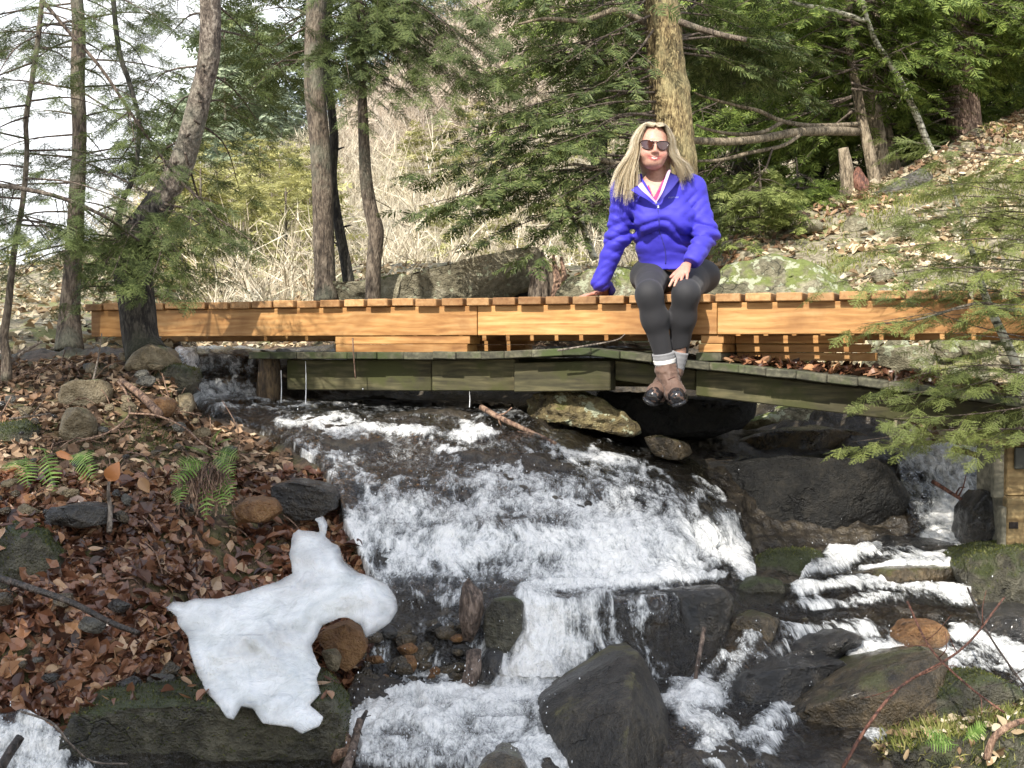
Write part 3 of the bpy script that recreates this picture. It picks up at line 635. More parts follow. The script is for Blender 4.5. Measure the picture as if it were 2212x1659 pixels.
# ------------------------------------------------------------------ far valley side
hx = np.linspace(-60, 70, 150); hy = np.concatenate([np.linspace(8.5, 60, 130), [75, 100, 140]])
HX, HY = np.meshgrid(hx, hy, indexing='ij')
CRX = [-60, -22, -15, -11, -6.8, -4.3, 0, 3.3, 18, 40, 70]; CRZ = [1.0, 1.6, 2.6, 4.4, 6.4, 7.8, 10.5, 13, 18, 20, 22]
crest = np.interp(HX, CRX, CRZ)
tt = np.clip((HY - 11) / 36, 0, 1); tt = tt * tt * (3 - 2 * tt)
HZ = -0.35 + (crest + 0.35) * tt + np.clip(HX - 2.5, 0, 8) * 0.12 * np.clip((HY - 9) / 4, 0, 1)
HP = np.stack([HX, HY, HZ], -1); HP[..., 2] += fbm(HP * 0.5, 4, 41) * 0.35 * np.clip((HY - 9) / 3, 0, 1)
def hill_z(x, y):
    x = np.asarray(x, float); y = np.asarray(y, float)
    cr_ = np.interp(x, CRX, CRZ)
    t_ = np.clip((y - 11) / 36, 0, 1); t_ = t_ * t_ * (3 - 2 * t_)
    return -0.35 + (cr_ + 0.35) * t_ + np.clip(x - 2.5, 0, 8) * 0.12 * np.clip((y - 9) / 4, 0, 1)
m, nt, b, o = newmat('hillside'); v = coords(nt)
n1 = noise(nt, v, 0.5, 6, 0.6); n2 = noise(nt, v, 6, 6, 0.7)
c = ramp(nt, n2, [(0.3, (0.12, 0.095, 0.06)), (0.5, (0.30, 0.25, 0.17)), (0.7, (0.48, 0.41, 0.30))])
c = mixc(nt, ramp(nt, n1, [(0.4, (0, 0, 0)), (0.6, (0.8, 0.8, 0.8))]), c, (0.24, 0.24, 0.10)); nt.links.new(c, b.inputs['Base Color']); b.inputs['Roughness'].default_value = 0.95
bump(nt, b, n2, 1.0, 0.2)
obj('hillside', HP.reshape(-1, 3), gridF(*HX.shape)[:, ::-1], m, kind='structure')
# ------------------------------------------------------------------ footbridge (new) and old footbridge below it
D2 = np.array([0.9312, -0.3645, 0.0]); D2 /= np.linalg.norm(D2); NB = np.array([-D2[1], D2[0], 0.0]); UP = np.array([0, 0, 1.0])
def bY(px): return 1.0 / (0.1312 + 2.297e-5 * px)
def bP(px, z, back=0.0):
    Y = bY(px); p = np.array([(px - 1106.0) / F * Y * 1.0, Y, 0.0]); p[0] = (px - 1106.0) / F * Y / (CP); return p + NB * back + UP * z
def s_of(px): return float((bP(px, 0) - bP(1106, 0)) @ D2)
O2 = bP(1106, 0)
def bS(s, z, back=0.0): return O2 + D2 * s + NB * back + UP * z
ROT = math.atan2(D2[1], D2[0])
MNEW = wood_mat('new_pine', (0.34, 0.155, 0.042), (0.50, 0.26, 0.085), (0.60, 0.36, 0.145), axis_rot=-ROT, rough=0.6)
MNEWP = wood_mat('new_pine_planks', (0.30, 0.15, 0.055), (0.44, 0.24, 0.095), (0.52, 0.32, 0.15), axis_rot=-ROT + math.pi / 2, rough=0.65, knots=False, objvar=0.35)
MOLD = wood_mat('old_mossy_wood', (0.035, 0.032, 0.016), (0.085, 0.078, 0.038), (0.17, 0.15, 0.075), axis_rot=-ROT, rough=0.9, stain=(0.065, 0.068, 0.02), knots=False, objvar=0.4)
MOLDP = wood_mat('old_mossy_planks', (0.045, 0.043, 0.030), (0.095, 0.092, 0.062), (0.18, 0.17, 0.115), axis_rot=-ROT + math.pi / 2, rough=0.9, stain=(0.06, 0.08, 0.025), knots=False, objvar=0.45)
MNAIL = plain('nail', (0.2, 0.19, 0.18), 0.4, metal=0.8)
bridge = thing('footbridge', 'new orange pine plank footbridge with the woman sitting on its edge', 'footbridge', bS(0, 0, 0.5))
ZT = 0.257; PT = 0.040
rb = np.random.default_rng(3)
s0, s1 = s_of(188), s_of(2212) + 1.6
pitch = 0.1455; s = s0 + 0.07; k = 0
WD = 1.15
while s < s1:
    w_ = 0.062 + rb.uniform(-0.003, 0.002); dz = rb.uniform(-0.003, 0.003); bk = rb.uniform(-0.012, 0.008); rt = rb.uniform(-0.006, 0.006)
    c = bS(s, ZT - PT / 2 + dz, WD / 2 - 0.03 + bk)
    ax = (D2 + NB * rt) * w_; ay = (NB - D2 * rt) * WD / 2 
    V, T = box(c, ax, ay, UP * PT / 2 + D2 * rb.uniform(-0.0006, 0.0006), bev=0.004)
    child('plank', V, T, MNEWP, bridge, smooth=False)
    s += pitch; k += 1
def beam(name, sa, sb, zb, zt, back, th, mat, parent, bev=0.003, sag=0.0, zb2=None, zt2=None, label=None, n=1):
    zb2 = zb if zb2 is None else zb2; zt2 = zt if zt2 is None else zt2
    ca = bS(sa, (zb + zt) / 2, back + th / 2); cb = bS(sb, (zb2 + zt2) / 2, back + th / 2); d = (cb - ca)
    V, T = box((ca + cb) / 2, d / 2, NB * th / 2, UP * (zt - zb) / 2, bev)
    return child(name, V, T, mat, parent, smooth=False, **({'label': label} if label else {}))
zf = ZT - PT - 0.002
joints = [s0 + 0.03, s_of(1030), s_of(1548), s_of(2085), s1]
for i in range(len(joints) - 1):
    beam('fascia_board', joints[i] + 0.0015, joints[i + 1] - 0.0015, 0.062, zf, 0.004 + (0.0 if i % 2 == 0 else 0.004), 0.038, MNEW, bridge)
beam('beam', s0 + 0.1, s1, 0.035, zf - 0.001, WD * 0.5, 0.038, MNEW, bridge)
beam('beam', s0 + 0.1, s1, 0.045, zf - 0.0015, WD - 0.10, 0.038, MNEW, bridge)
for i, (a, b_) in enumerate([(722, 1013), (724, 1008)]):
    zt = 0.060 - i * 0.045
    beam('packing_board', s_of(a), s_of(b_), zt - 0.043, zt, 0.012 - 0.006 * i, 0.14, MNEW, bridge)
    beam('packing_board', s_of(a) + 0.02, s_of(b_) - 0.03, zt - 0.043, zt - 0.0005, WD - 0.2, 0.12, MNEW, bridge)
# support stack on the right: crossways boards
for i in range(3):
    zt = 0.060 - i * 0.043 - 0.001; sc_ = s_of(1536 - 4 * i); c = bS(sc_, zt - 0.0205, 0.40)
    V, T = box(c, D2 * (0.056 + 0.003 * i), NB * 0.38, UP * 0.0205, 0.003); child('packing_board', V, T, MOLDP if i == 2 else MNEW, bridge, smooth=False)
for i in range(3):
    zt = 0.060 - i * 0.043 - 0.002
    beam('packing_board', s_of(1562), s_of(1850 + 14 * i), zt - 0.04, zt, 0.30 + .02 * i, 0.09, MNEW, bridge)

old = thing('old_footbridge', 'old mossy grey-green plank footbridge sagging beneath the new one', 'footbridge', bS(0, -0.2, 0.5))
def zold(px):  # top of the old planks
    return np.interp(px, [540, 1110, 1235, 1300, 1500, 1900, 2212, 2600], [-0.030, -0.022, -0.004, -0.006, -0.064, -0.150, -0.228, -0.31])
px = 556.0; i = 0
while px < 2500:
    wpx = rb.choice([47, 52, 56, 62]) * (bY(700) / bY(px)); nx = px + wpx
    a, b_ = s_of(px), s_of(nx); za, zb_ = zold(px) + rb.uniform(-0.003, 0.003), zold(nx) + rb.uniform(-0.003, 0.003)
    ca, cb = bS(a + 0.0006, za - 0.019, 0.375), bS(b_ - 0.0006, zb_ - 0.019, 0.375)
    bk = rb.uniform(-0.012, 0.012)
    V, T = box((ca + cb) / 2 + NB * bk, (cb - ca) / 2, NB * 0.455, UP * 0.019, 0.004); child('plank', V, T, MOLDP, old, smooth=False)
    px = nx; i += 1
def beamz(name, pa, pb, za, zb_, h, back, th, mat, parent):
    ca = bS(s_of(pa), za - h / 2, back + th / 2); cb = bS(s_of(pb), zb_ - h / 2, back + th / 2)
    V, T = box((ca + cb) / 2, (cb - ca) / 2, NB * th / 2, UP * h / 2, 0.005); return child(name, V, T, mat, parent, smooth=False)
beamz('beam', 612, 925, -0.07, -0.066, 0.168, 0.035, 0.06, MOLD, old)
beamz('beam', 927, 1108, -0.068, -0.062, 0.165, 0.032, 0.06, MOLD, old)
beamz('beam', 1110, 1318, -0.082, -0.068, 0.150, 0.0, 0.10, MOLD, old)
beamz('beam', 1322, 1498, -0.066, -0.112, 0.10, 0.05, 0.06, MOLD, old)
beamz('beam', 1500, 2500, -0.108, -0.322, 0.130, 0.03, 0.06, MOLD, old)
beamz('beam', 612, 1318, -0.07, -0.06, 0.16, 0.72, 0.06, MOLD, old)
beamz('beam', 1325, 2500, -0.06, -0.33, 0.13, 0.72, 0.06, MOLD, old)
# square post at the old bridge's left end
post = thing('wet_post', 'squat brown wet timber post standing beside the small left waterfall', 'post', A(580, 868, 6.98))
V, Q = tube([A(578, 874, 6.98), A(579, 840, 6.98), A(581, 800, 6.98), A(580, 768, 6.98)], [0.062, 0.068, 0.064, 0.06], seg=10, rough=0.012, freq=12, n=10)
MPOST = bark_mat('wet_post_wood', (0.05, 0.032, 0.016), (0.10, 0.065, 0.033), (0.15, 0.10, 0.05), rough=0.45)
child('trunk', *fixq(V, Q), MPOST, post)
# ------------------------------------------------------------------ rocks
MR_WET = rock_mat('wet_dark_rock', (0.006, 0.006, 0.006), (0.020, 0.018, 0.015), (0.06, 0.05, 0.036), moss_amt=0.0, wet=1.0)
MR_BLK = rock_mat('shade_painted_rock', (0.003, 0.003, 0.003), (0.008, 0.0075, 0.006), (0.022, 0.019, 0.014), moss_amt=0.0, wet=0.1)  # shade beneath bridge and slab put into a near-black colour
MR_DK = rock_mat('dark_brown_grey_rock', (0.010, 0.009, 0.007), (0.030, 0.025, 0.018), (0.075, 0.062, 0.042), moss=(0.10, 0.09, 0.03), moss_amt=0.12, wet=0.4)
MR_BRN = rock_mat('wet_brown_rock', (0.025, 0.02, 0.013), (0.075, 0.056, 0.03), (0.16, 0.115, 0.06), moss=(0.07, 0.07, 0.02), moss_amt=0.2, wet=0.85)
MR_GRY = rock_mat('grey_rock', (0.04, 0.038, 0.033), (0.10, 0.095, 0.08), (0.2, 0.19, 0.155), moss_amt=0.1, wet=0.35)
MR_TAN = rock_mat('tan_rock', (0.10, 0.075, 0.04), (0.21, 0.165, 0.095), (0.34, 0.28, 0.18), moss_amt=0.2, wet=0.1)
MR_YEL = rock_mat('layered_yellow_rock', (0.035, 0.026, 0.014), (0.15, 0.115, 0.05), (0.30, 0.25, 0.12), moss=(0.12, 0.12, 0.03), moss_amt=0.25, wet=0.1, lichen=0.4)
MR_ORG = rock_mat('orange_rock', (0.10, 0.045, 0.015), (0.22, 0.105, 0.035), (0.33, 0.18, 0.07), moss_amt=0.0, wet=0.5)
MR_MOSS = rock_mat('mossy_rock', (0.02, 0.018, 0.013), (0.06, 0.055, 0.035), (0.13, 0.12, 0.08), moss=(0.038, 0.046, 0.013), moss_amt=0.55, wet=0.5)
MR_SUN = rock_mat('lichen_boulder', (0.09, 0.085, 0.05), (0.21, 0.19, 0.12), (0.36, 0.33, 0.22), moss=(0.16, 0.19, 0.05), moss_amt=0.42, lichen=0.5)
MR_SLAB = rock_mat('slab_boulder', (0.10, 0.09, 0.055), (0.24, 0.215, 0.14), (0.38, 0.345, 0.245), moss=(0.09, 0.10, 0.03), moss_amt=0.35, lichen=0.25)
def R(name, label, pts, Y, thick, mat, sub=0.045, seed=0, cat='rock', **kw):
    return px_rock(name, pts, Y, thick, mat, sub=sub, seed=seed, label=label, cat=cat, **kw)
R('boulder', 'long tilted grey-green slab boulder rising to the right behind the bridge', [(850,650),(864,597),(930,583),(1040,553),(1110,536),(1165,526),(1190,560),(1194,600),(1100,615),(960,690),(850,690)], 8.3, 0.9, MR_SLAB, 0.05, 1, cuts=4, amp=0.02, freq=2.5, strata=0.008, back=0.9)
R('boulder', 'low mossy boulder at the foot of the bare trunks behind the bridge', [(668,660),(700,622),(790,601),(860,590),(930,600),(960,700),(668,700)], 8.75, 0.7, MR_SLAB, 0.05, 2, amp=0.03)
R('boulder', 'recessed rock painted dark for shade in the hollow below the tilted slab', [(960,700),(1000,620),(1150,585),(1215,590),(1230,700)], 9.0, 0.4, MR_BLK, 0.06, 3)
R('boulder', 'pale lichen-covered boulder behind the woman\'s hand', [(1190,680),(1200,640),(1222,603),(1280,574),(1350,570),(1430,596),(1470,640),(1470,700)], 7.75, 0.8, MR_SUN, 0.05, 4, amp=0.03)
R('boulder', 'mossy sunlit boulder just right of the woman above the planks', [(1530,700),(1545,610),(1590,565),(1690,548),(1790,560),(1850,600),(1900,700)], 7.7, 0.9, MR_SUN, 0.05, 5, amp=0.04)
R('rock', 'grey overhanging ledge under the broken stump on the right slope', [(1800,462),(1850,437),(1950,396),(2020,350),(2045,372),(1990,410),(1900,446),(1830,476)], 10.9, 0.6, MR_GRY, 0.06, 6, strata=0.02)
R('rock', 'pale grey rock in the leaves halfway up the right slope', [(1850,560),(1870,520),(1940,485),(2040,480),(2060,520),(1990,560),(1900,590)], 9.4, 0.5, MR_SUN, 0.05, 7)
R('rock', 'mossy rock below the right end of the bridge', [(1880,800),(1900,750),(1985,742),(2040,770),(2010,820),(1930,830)], 7.1, 0.4, MR_SUN, 0.05, 8)
R('boulder', 'bright mossy boulder seen through the gap under the old bridge', [(1690,925),(1700,885),(1760,868),(1860,872),(1930,900),(1950,935),(1840,945)], 7.35, 0.7, MR_SUN, 0.05, 9)
R('rock', 'small yellow-green mossy rock at the left of the gap under the old bridge', [(1600,915),(1640,905),(1690,890),(1700,905),(1640,928),(1605,932)], 7.2, 0.2, MR_SUN, 0.04, 10)
R('rock', 'yellowish layered rock propping up the old bridge', [(1135,900),(1140,868),(1172,847),(1225,841),(1290,858),(1338,888),(1392,938),(1330,940),(1240,924),(1158,912)], 6.34, 0.5, MR_YEL, 0.028, 11, amp=0.03, freq=5, strata=0.02, sfreq=22, bulge=0.16)
R('boulder', 'boulder painted black for the shade under the old bridge below the boots', [(1290,846),(1650,862),(1632,905),(1600,932),(1560,945),(1390,948),(1330,900)], 6.75, 0.6, MR_BLK, 0.045, 12, amp=0.06, cuts=0)
R('rock', 'smooth olive-brown wet slab below the boots', [(1395,950),(1440,944),(1500,962),(1512,985),(1480,1000),(1420,990)], 6.0, 0.35, MR_BRN, 0.035, 13, bulge=0.05)
R('boulder', 'long grey sunlit slab beneath the old bridge on the right', [(1600,962),(1680,935),(1790,925),(1880,938),(1945,975),(1935,1000),(1850,1000),(1700,985)], 6.75, 0.6, MR_BRN, 0.05, 14, bulge=0.05)
R('boulder', 'big round boulder between the two waterfalls, shade painted into its black', [(1500,1040),(1540,1018),(1680,1008),(1800,990),(1890,988),(1950,1030),(1990,1090),(2004,1135),(1985,1165),(1880,1192),(1760,1232),(1640,1250),(1612,1180),(1580,1110)], 5.95, 0.8, MR_BLK, 0.05, 15, bulge=0.14, amp=0.045)
R('rock', 'mossy brown rock at the foot of the black boulder', [(1636,1232),(1690,1205),(1790,1200),(1800,1218),(1765,1245),(1700,1268),(1640,1262)], 5.35, 0.3, MR_MOSS, 0.03, 16)
R('rock', 'mossy squared block on the ledge between the falls', [(1592,1272),(1640,1258),(1698,1262),(1702,1315),(1640,1325),(1600,1310)], 5.0, 0.25, MR_MOSS, 0.028, 17)
R('rock', 'low wet rock at the foot of the right waterfall', [(1875,1218),(1900,1196),(1960,1178),(2060,1182),(2118,1196),(2128,1216),(2040,1224)], 5.5, 0.4, MR_WET, 0.03, 18, bulge=0.04)
R('rock', 'brown ledge rock with water sliding over it on the right', [(1800,1292),(1835,1255),(1900,1236),(2000,1232),(2110,1236),(2128,1290),(1960,1300)], 5.2, 0.4, MR_BRN, 0.032, 19, bulge=0.06)
R('rock', 'moss-topped rock on the right edge below the timber', [(2098,1240),(2140,1210),(2200,1195),(2290,1190),(2300,1340),(2170,1335),(2110,1300)], 5.05, 0.5, MR_MOSS, 0.035, 20, amp=0.04)
R('rock', 'black wet rock standing beside the right waterfall', [(2100,1190),(2110,1110),(2150,1060),(2190,1080),(2190,1210)], 5.5, 0.35, MR_WET, 0.035, 21)
R('rock', 'black split block under the white ledge', [(1422,1310),(1436,1290),(1560,1280),(1592,1300),(1570,1390),(1545,1470),(1500,1480),(1425,1478)], 4.62, 0.3, MR_WET, 0.03, 22, bulge=0.06, smooth_it=1, strata=0.012, sdir=(1, .2, .25))
R('rock', 'dark mossy wedge right of the split block', [(1545,1400),(1600,1345),(1660,1332),(1700,1350),(1650,1400),(1600,1468),(1550,1482)], 4.62, 0.3, MR_BRN, 0.03, 23, bulge=0.06)
# the pointed rock
PR = [(1379,1408,4.15),(1340,1414,4.12),(1172,1512,4.05),(1160,1540,3.98),(1200,1600,3.86),(1245,1665,3.78),(1250,1790,3.7),(1364,1520,3.74),(1352,1640,3.56),(1350,1800,3.38),(1400,1440,4.16),(1440,1530,4.14),(1482,1640,4.02),(1500,1760,3.95)]
PP = np.array([A(*q) for q in PR]); PBk = PP[[0, 1, 2, 5, 6, 11, 12, 13]] * [1, 1, 1] + [0, 0.5, 0]; PBk[:, 2] -= 0.08
hull_obj('rock', np.vstack([PP, PBk]), MR_DK, sub=0.022, seed=25, cuts=0, amp=0.010, freq=5, smooth_it=1, fine=0.5, label='dark pointed rock with a sharp central ridge in the white water', cat='rock')
R('rock', 'long olive-brown water-worn slab in the lower right cascade', [(1632,1680),(1680,1600),(1790,1530),(1930,1462),(2040,1432),(2095,1440),(2080,1490),(2000,1560),(1920,1640),(1880,1740),(1632,1740)], 4.02, 0.6, MR_BRN, 0.035, 26, bulge=0.07, sdir=(0.5, 0, 1), strata=0.008, amp=0.02, lean=-0.05)
R('rock', 'black wet slab down which the lower right cascade runs', [(1545,1650),(1572,1560),(1625,1490),(1720,1445),(1850,1452),(1870,1475),(1780,1530),(1670,1610),(1590,1670)], 4.22, 0.4, MR_WET, 0.03, 27, bulge=0.04, amp=0.035)
R('rock', 'dark lens-shaped rock at the top of the lower right cascade', [(1670,1440),(1740,1402),(1840,1370),(1880,1385),(1870,1420),(1790,1448)], 4.5, 0.3, MR_WET, 0.03, 28, amp=0.03)
R('rock', 'reddish-brown rock in the lower right rapids', [(1935,1385),(1972,1357),(2040,1358),(2066,1380),(2040,1402),(1970,1406)], 4.55, 0.2, MR_ORG, 0.022, 29)
R('rock', 'dark rock at the right edge beside the brown shallows', [(2110,1375),(2150,1340),(2200,1328),(2290,1330),(2290,1392),(2160,1396)], 4.75, 0.3, MR_WET, 0.03, 30)
R('rock', 'green-topped rock above the grassy bottom right corner', [(1965,1600),(2010,1530),(2080,1482),(2150,1470),(2220,1500),(2230,1590),(2100,1640),(1980,1640)], 4.0, 0.3, MR_MOSS, 0.03, 31, amp=0.03)
R('rock', 'pale ledge in the bottom right corner', [(1890,1700),(1940,1640),(2030,1606),(2140,1590),(2300,1560),(2300,1760),(1890,1760)], 3.82, 0.4, MR_MOSS, 0.03, 32, bulge=0.03)
R('rock', 'upright moss-darkened stone standing beside the middle chute', [(1040,1370),(1047,1325),(1066,1297),(1108,1291),(1133,1308),(1131,1365),(1108,1408),(1082,1450),(1055,1448)], 4.46, 0.14, MR_MOSS, 0.018, 33, bulge=0.03, amp=0.015)
R('rock', 'black rock under the upright mossy stone', [(1025,1440),(1050,1405),(1090,1410),(1080,1450),(1060,1482),(1030,1480)], 4.36, 0.15, MR_WET, 0.02, 34)
R('rock', 'orange-brown angular rock touching the ice sheet', [(672,1385),(700,1362),(745,1350),(778,1372),(792,1408),(778,1440),(745,1462),(715,1440)], 4.3, 0.2, MR_ORG, 0.018, 35, bulge=0.04, smooth_it=1, amp=0.012)
R('rock', 'small tan block below the orange-brown rock', [(690,1412),(722,1408),(735,1428),(728,1455),(704,1450)], 4.2, 0.08, MR_TAN, 0.014, 36, bulge=0.02, smooth_it=1, amp=0.008)
R('rock', 'dark rounded stone at the pool edge right of the ice', [(735,1510),(760,1490),(800,1495),(812,1528),(790,1560),(750,1555)], 4.28, 0.15, MR_WET, 0.02, 37)
R('rock', 'long flat mossy rock along the bottom edge under the ice', [(125,1600),(150,1545),(260,1528),(400,1536),(560,1522),(700,1520),(735,1560),(742,1740),(110,1740)], 3.76, 0.5, MR_MOSS, 0.025, 38, cuts=2, bulge=0.0, amp=0.03)
R('rock', 'red-brown stone just breaking the froth at the bottom', [(1015,1700),(1040,1660),(1085,1632),(1125,1645),(1150,1700),(1150,1750),(1010,1750)], 3.66, 0.2, MR_BRN, 0.02, 39, amp=0.02)
# left bank
R('rock', 'grey-green flat rock high on the leafy left bank', [(108,862),(122,838),(155,822),(205,822),(228,842),(226,868),(190,876),(140,872)], 5.75, 0.2, MR_TAN, 0.022, 40)
R('rock', 'tan faceted stone on the leafy left bank', [(128,945),(127,900),(140,880),(168,877),(196,908),(197,938),(162,968)], 5.35, 0.15, MR_TAN, 0.018, 41, smooth_it=1)
R('rock', 'grey mossy stone at the foot of the forked tree', [(262,800),(290,762),(318,742),(352,752),(378,782),(370,800)], 6.2, 0.25, MR_TAN, 0.022, 42)
R('rock', 'mossy bank stone overhanging the small left waterfall', [(330,812),(372,790),(408,796),(414,826),(404,850),(372,862),(338,850)], 6.15, 0.25, MR_MOSS, 0.022, 43, amp=0.03)
R('rock', 'pale stone wedged under the overhanging mossy one', [(375,858),(404,852),(410,880),(396,898),(374,890)], 6.0, 0.15, MR_TAN, 0.016, 44)
R('rock', 'light grey slab stone among roots below the forked tree', [(258,842),(270,824),(330,834),(348,848),(340,862),(280,860)], 6.05, 0.12, MR_TAN, 0.018, 45)
R('rock', 'orange-tan block beside the broken stick', [(322,882),(336,860),(366,862),(374,880),(360,898),(334,896)], 5.65, 0.1, MR_ORG, 0.016, 46, smooth_it=1)
R('rock', 'black overhung rock behind the dead twig on the left bank', [(78,1118),(100,1095),(170,1085),(232,1100),(228,1135),(170,1148),(100,1142)], 4.52, 0.2, MR_WET, 0.025, 47)
R('rock', 'black layered rock at the left edge of the main cascade', [(575,1060),(620,1044),(690,1050),(728,1072),(726,1105),(680,1128),(630,1130),(590,1100)], 5.05, 0.3, MR_WET, 0.024, 48, strata=0.016, sfreq=26)
R('rock', 'orange-brown slab stone left of the black layered rock', [(495,1105),(540,1078),(590,1082),(605,1105),(570,1128),(515,1128)], 4.95, 0.12, MR_ORG, 0.02, 49)
R('rock', 'dark green mossy hump at the left edge of the frame', [(-60,985),(-40,925),(30,912),(62,940),(58,985),(10,1010)], 5.3, 0.3, MR_MOSS, 0.025, 50)
R('rock', 'large moss-covered rock at the left edge under the dark branch', [(-80,1300),(-60,1170),(0,1140),(70,1160),(112,1220),(110,1290),(40,1330)], 4.35, 0.35, MR_MOSS, 0.03, 51, amp=0.03)
# small stones: rubble in the chute and beside the stream
rr = np.random.default_rng(12)
mats = [MR_BRN, MR_WET, MR_ORG, MR_BRN, MR_GRY, MR_TAN]
STONES = [('brown', 'rubble in the broken brown chute beside the ice', 'wet brown stone in the rubble between the ice and the driftwood', [(rr.uniform(780, 1010), rr.uniform(1340, 1480)) for _ in range(44)], (0.02, 0.05), (0, 2, 0, 1, 0, 3)),
          ('bank', 'small stones on the left bank', 'small earthy stone half buried in the leaf litter of the left bank', [(rr.uniform(-10, 560), rr.uniform(860, 1120)) for _ in range(34)], (0.018, 0.045), (0, 1, 4, 5)),
          ('root', 'stones under the forked tree', 'small mossy stone in the bank under the forked tree', [(rr.uniform(180, 400), rr.uniform(770, 880)) for _ in range(16)], (0.02, 0.05), (4, 5, 5)),
          ('lowbank', 'wet stones low on the left bank', 'dark wet stone low on the leafy left bank', [(rr.uniform(0, 420), rr.uniform(1250, 1480)) for _ in range(10)], (0.02, 0.05), (0, 1, 4)),
          ('stream', 'stones in the right-hand shallows', 'dark stone showing in the right-hand rapids', [(rr.uniform(1680, 2190), rr.uniform(1330, 1560)) for _ in range(20)], (0.02, 0.05), (0, 1, 1)),
          ('slope', 'stones on the sunny right slope', 'pale stone among the leaves on the sunny right slope', [(rr.uniform(1600, 2212), rr.uniform(470, 880)) for _ in range(30)], (0.04, 0.13), (5, 4, 5))]
for si, (_, grp, lab, pts, (ra, rbb), mi) in enumerate(STONES):
    for k, (x, y) in enumerate(pts):
        if y < top_of(x) + 20: continue
        c = A(x, y, float(sheetY(x, y)) - (0.05 if si == 0 else 0.01)); r_ = rr.uniform(ra, rbb)
        q = rr.normal(0, 1, (14, 3)); q /= np.linalg.norm(q, axis=1)[:, None]; q *= r_ * np.array([1.2, 1.0, 0.75]) * rr.uniform(0.8, 1.15, (14, 1))
        mt = mats[mi[k % len(mi)]] if _ != 'slope' else (MR_SUN if k % 2 else MR_SLAB)
        hull_obj('stone', c + q, mt, sub=max(0.010, r_ * 0.28), seed=100 + k, amp=r_ * 0.12, freq=1.2 / r_ * 0.2, label=lab, cat='stone', group=grp)

# weathered driftwood pieces
MDRIFT = bark_mat('driftwood', (0.04, 0.028, 0.022), (0.12, 0.085, 0.065), (0.22, 0.165, 0.13), rough=0.6)
MDRED = bark_mat('red_driftwood', (0.08, 0.045, 0.03), (0.22, 0.13, 0.085), (0.36, 0.24, 0.16), rough=0.6)
R('driftwood', 'pointed weathered plank of driftwood standing in the cascade', [(988,1300),(998,1262),(1012,1243),(1026,1262),(1045,1285),(1044,1318),(1030,1352),(1018,1400),(1000,1400),(996,1350)], 4.50, 0.05, MDRIFT, 0.014, 60, cat='driftwood', bulge=0.015, smooth_it=1, amp=0.01, freq=14)
R('driftwood', 'short brown driftwood stub at the foot of the pointed plank', [(1005,1405),(1040,1402),(1042,1440),(1030,1480),(1012,1497),(998,1490),(1008,1440)], 4.34, 0.06, MDRIFT, 0.014, 61, cat='driftwood', bulge=0.02, smooth_it=1)
def stick(name, label, pts, r0, r1, mat, n=18, cat='stick', seed=0, rough=0.15, twigs=0, parent=None):
    P = np.array([A(*q) for q in pts]); V, Q = tube(P, [r0, r1], seg=8, rough=min(r0, r1) * rough, freq=20, n=n, seed=seed); V, T = fixq(V, Q)
    if parent is not None: return child(name, V, T, mat, parent)
    c = P[0]; acc = Acc(); acc.add(V, T); r_ = np.random.default_rng(seed + 5)
    for k in range(twigs):
        t = r_.uniform(0.2, 0.95); i = int(t * (n - 1)); p = catmull(P, n)[i]; d = r_.normal(0, 1, 3) + [0, 0, 0.5]; d /= np.linalg.norm(d); L = r_.uniform(0.05, 0.16)
        v, q = fixq(*tube([p, p + d * L * 0.5, p + d * L + r_.normal(0, 0.02, 3)], [r1 * 0.7, r1 * 0.3], seg=5, n=5)); acc.add(v, q)
    V, T = acc.get()
    o = obj(name, V - c, T, mat, None, label=label, cat=cat); o.location = [float(a) for a in c]; return o
MBK_DARK = bark_mat('dark_wet_bark', (0.012, 0.009, 0.007), (0.035, 0.026, 0.02), (0.08, 0.06, 0.05), rough=0.35)
MBK_GREY = bark_mat('grey_twig_bark', (0.06, 0.05, 0.04), (0.15, 0.12, 0.095), (0.26, 0.22, 0.18))
MBK_RED = bark_mat('red_bark', (0.05, 0.018, 0.012), (0.13, 0.05, 0.03), (0.24, 0.11, 0.07), rough=0.5)
stick('fallen_branch', 'dark wet branch lying on the leaves at the left edge', [(-40,1238,4.2),(40,1262,4.16),(150,1300,4.1),(240,1345,4.05),(300,1368,4.0)], 0.014, 0.009, MBK_DARK, seed=1, n=24)
stick('stick', 'thick brown stick end in the bottom left corner', [(-30,1720,3.3),(12,1640,3.35),(44,1592,3.4)], 0.015, 0.013, MBK_DARK, seed=2)
stick('stick', 'orange-brown broken stick lying on the left bank', [(262,822,5.95),(300,850,5.75),(345,895,5.5)], 0.015, 0.020, MDRED, seed=3)
stick('stick', 'curved tan root looping over the left bank leaves', [(255,825,5.9),(272,848,5.75),(280,890,5.5),(262,915,5.3),(225,938,5.2),(165,955,5.1)], 0.005, 0.004, MDRED, seed=4, n=30)
stick('stick', 'thin tan root running down the bank to the cascade', [(280,893,5.45),(340,898,5.4),(400,925,5.3),(440,960,5.15),(500,990,5.1)], 0.005, 0.003, MDRED, seed=5, n=30)
stick('stick', 'upright dead twig in front of the black overhung rock', [(236,1150,4.5),(238,1100,4.55),(234,1060,4.55),(240,1010,4.6)], 0.011, 0.004, MBK_GREY, seed=6)
stick('stick', 'thin upright twig below the left end of the bridge', [(198,838,5.85),(206,800,5.9),(214,765,5.95),(220,720,5.95)], 0.006, 0.003, MBK_GREY, seed=7)
stick('stick', 'grey and orange stick poking from the froth left of centre', [(735,1700,3.7),(752,1650,3.75),(765,1605,3.8),(778,1555,3.85)], 0.018, 0.012, MDRIFT, seed=8)
stick('stick', 'dark knob of wood on the froth beside the orange stick', [(770,1580,3.86),(780,1560,3.86),(792,1536,3.9)], 0.013, 0.006, MBK_DARK, seed=9, twigs=3)
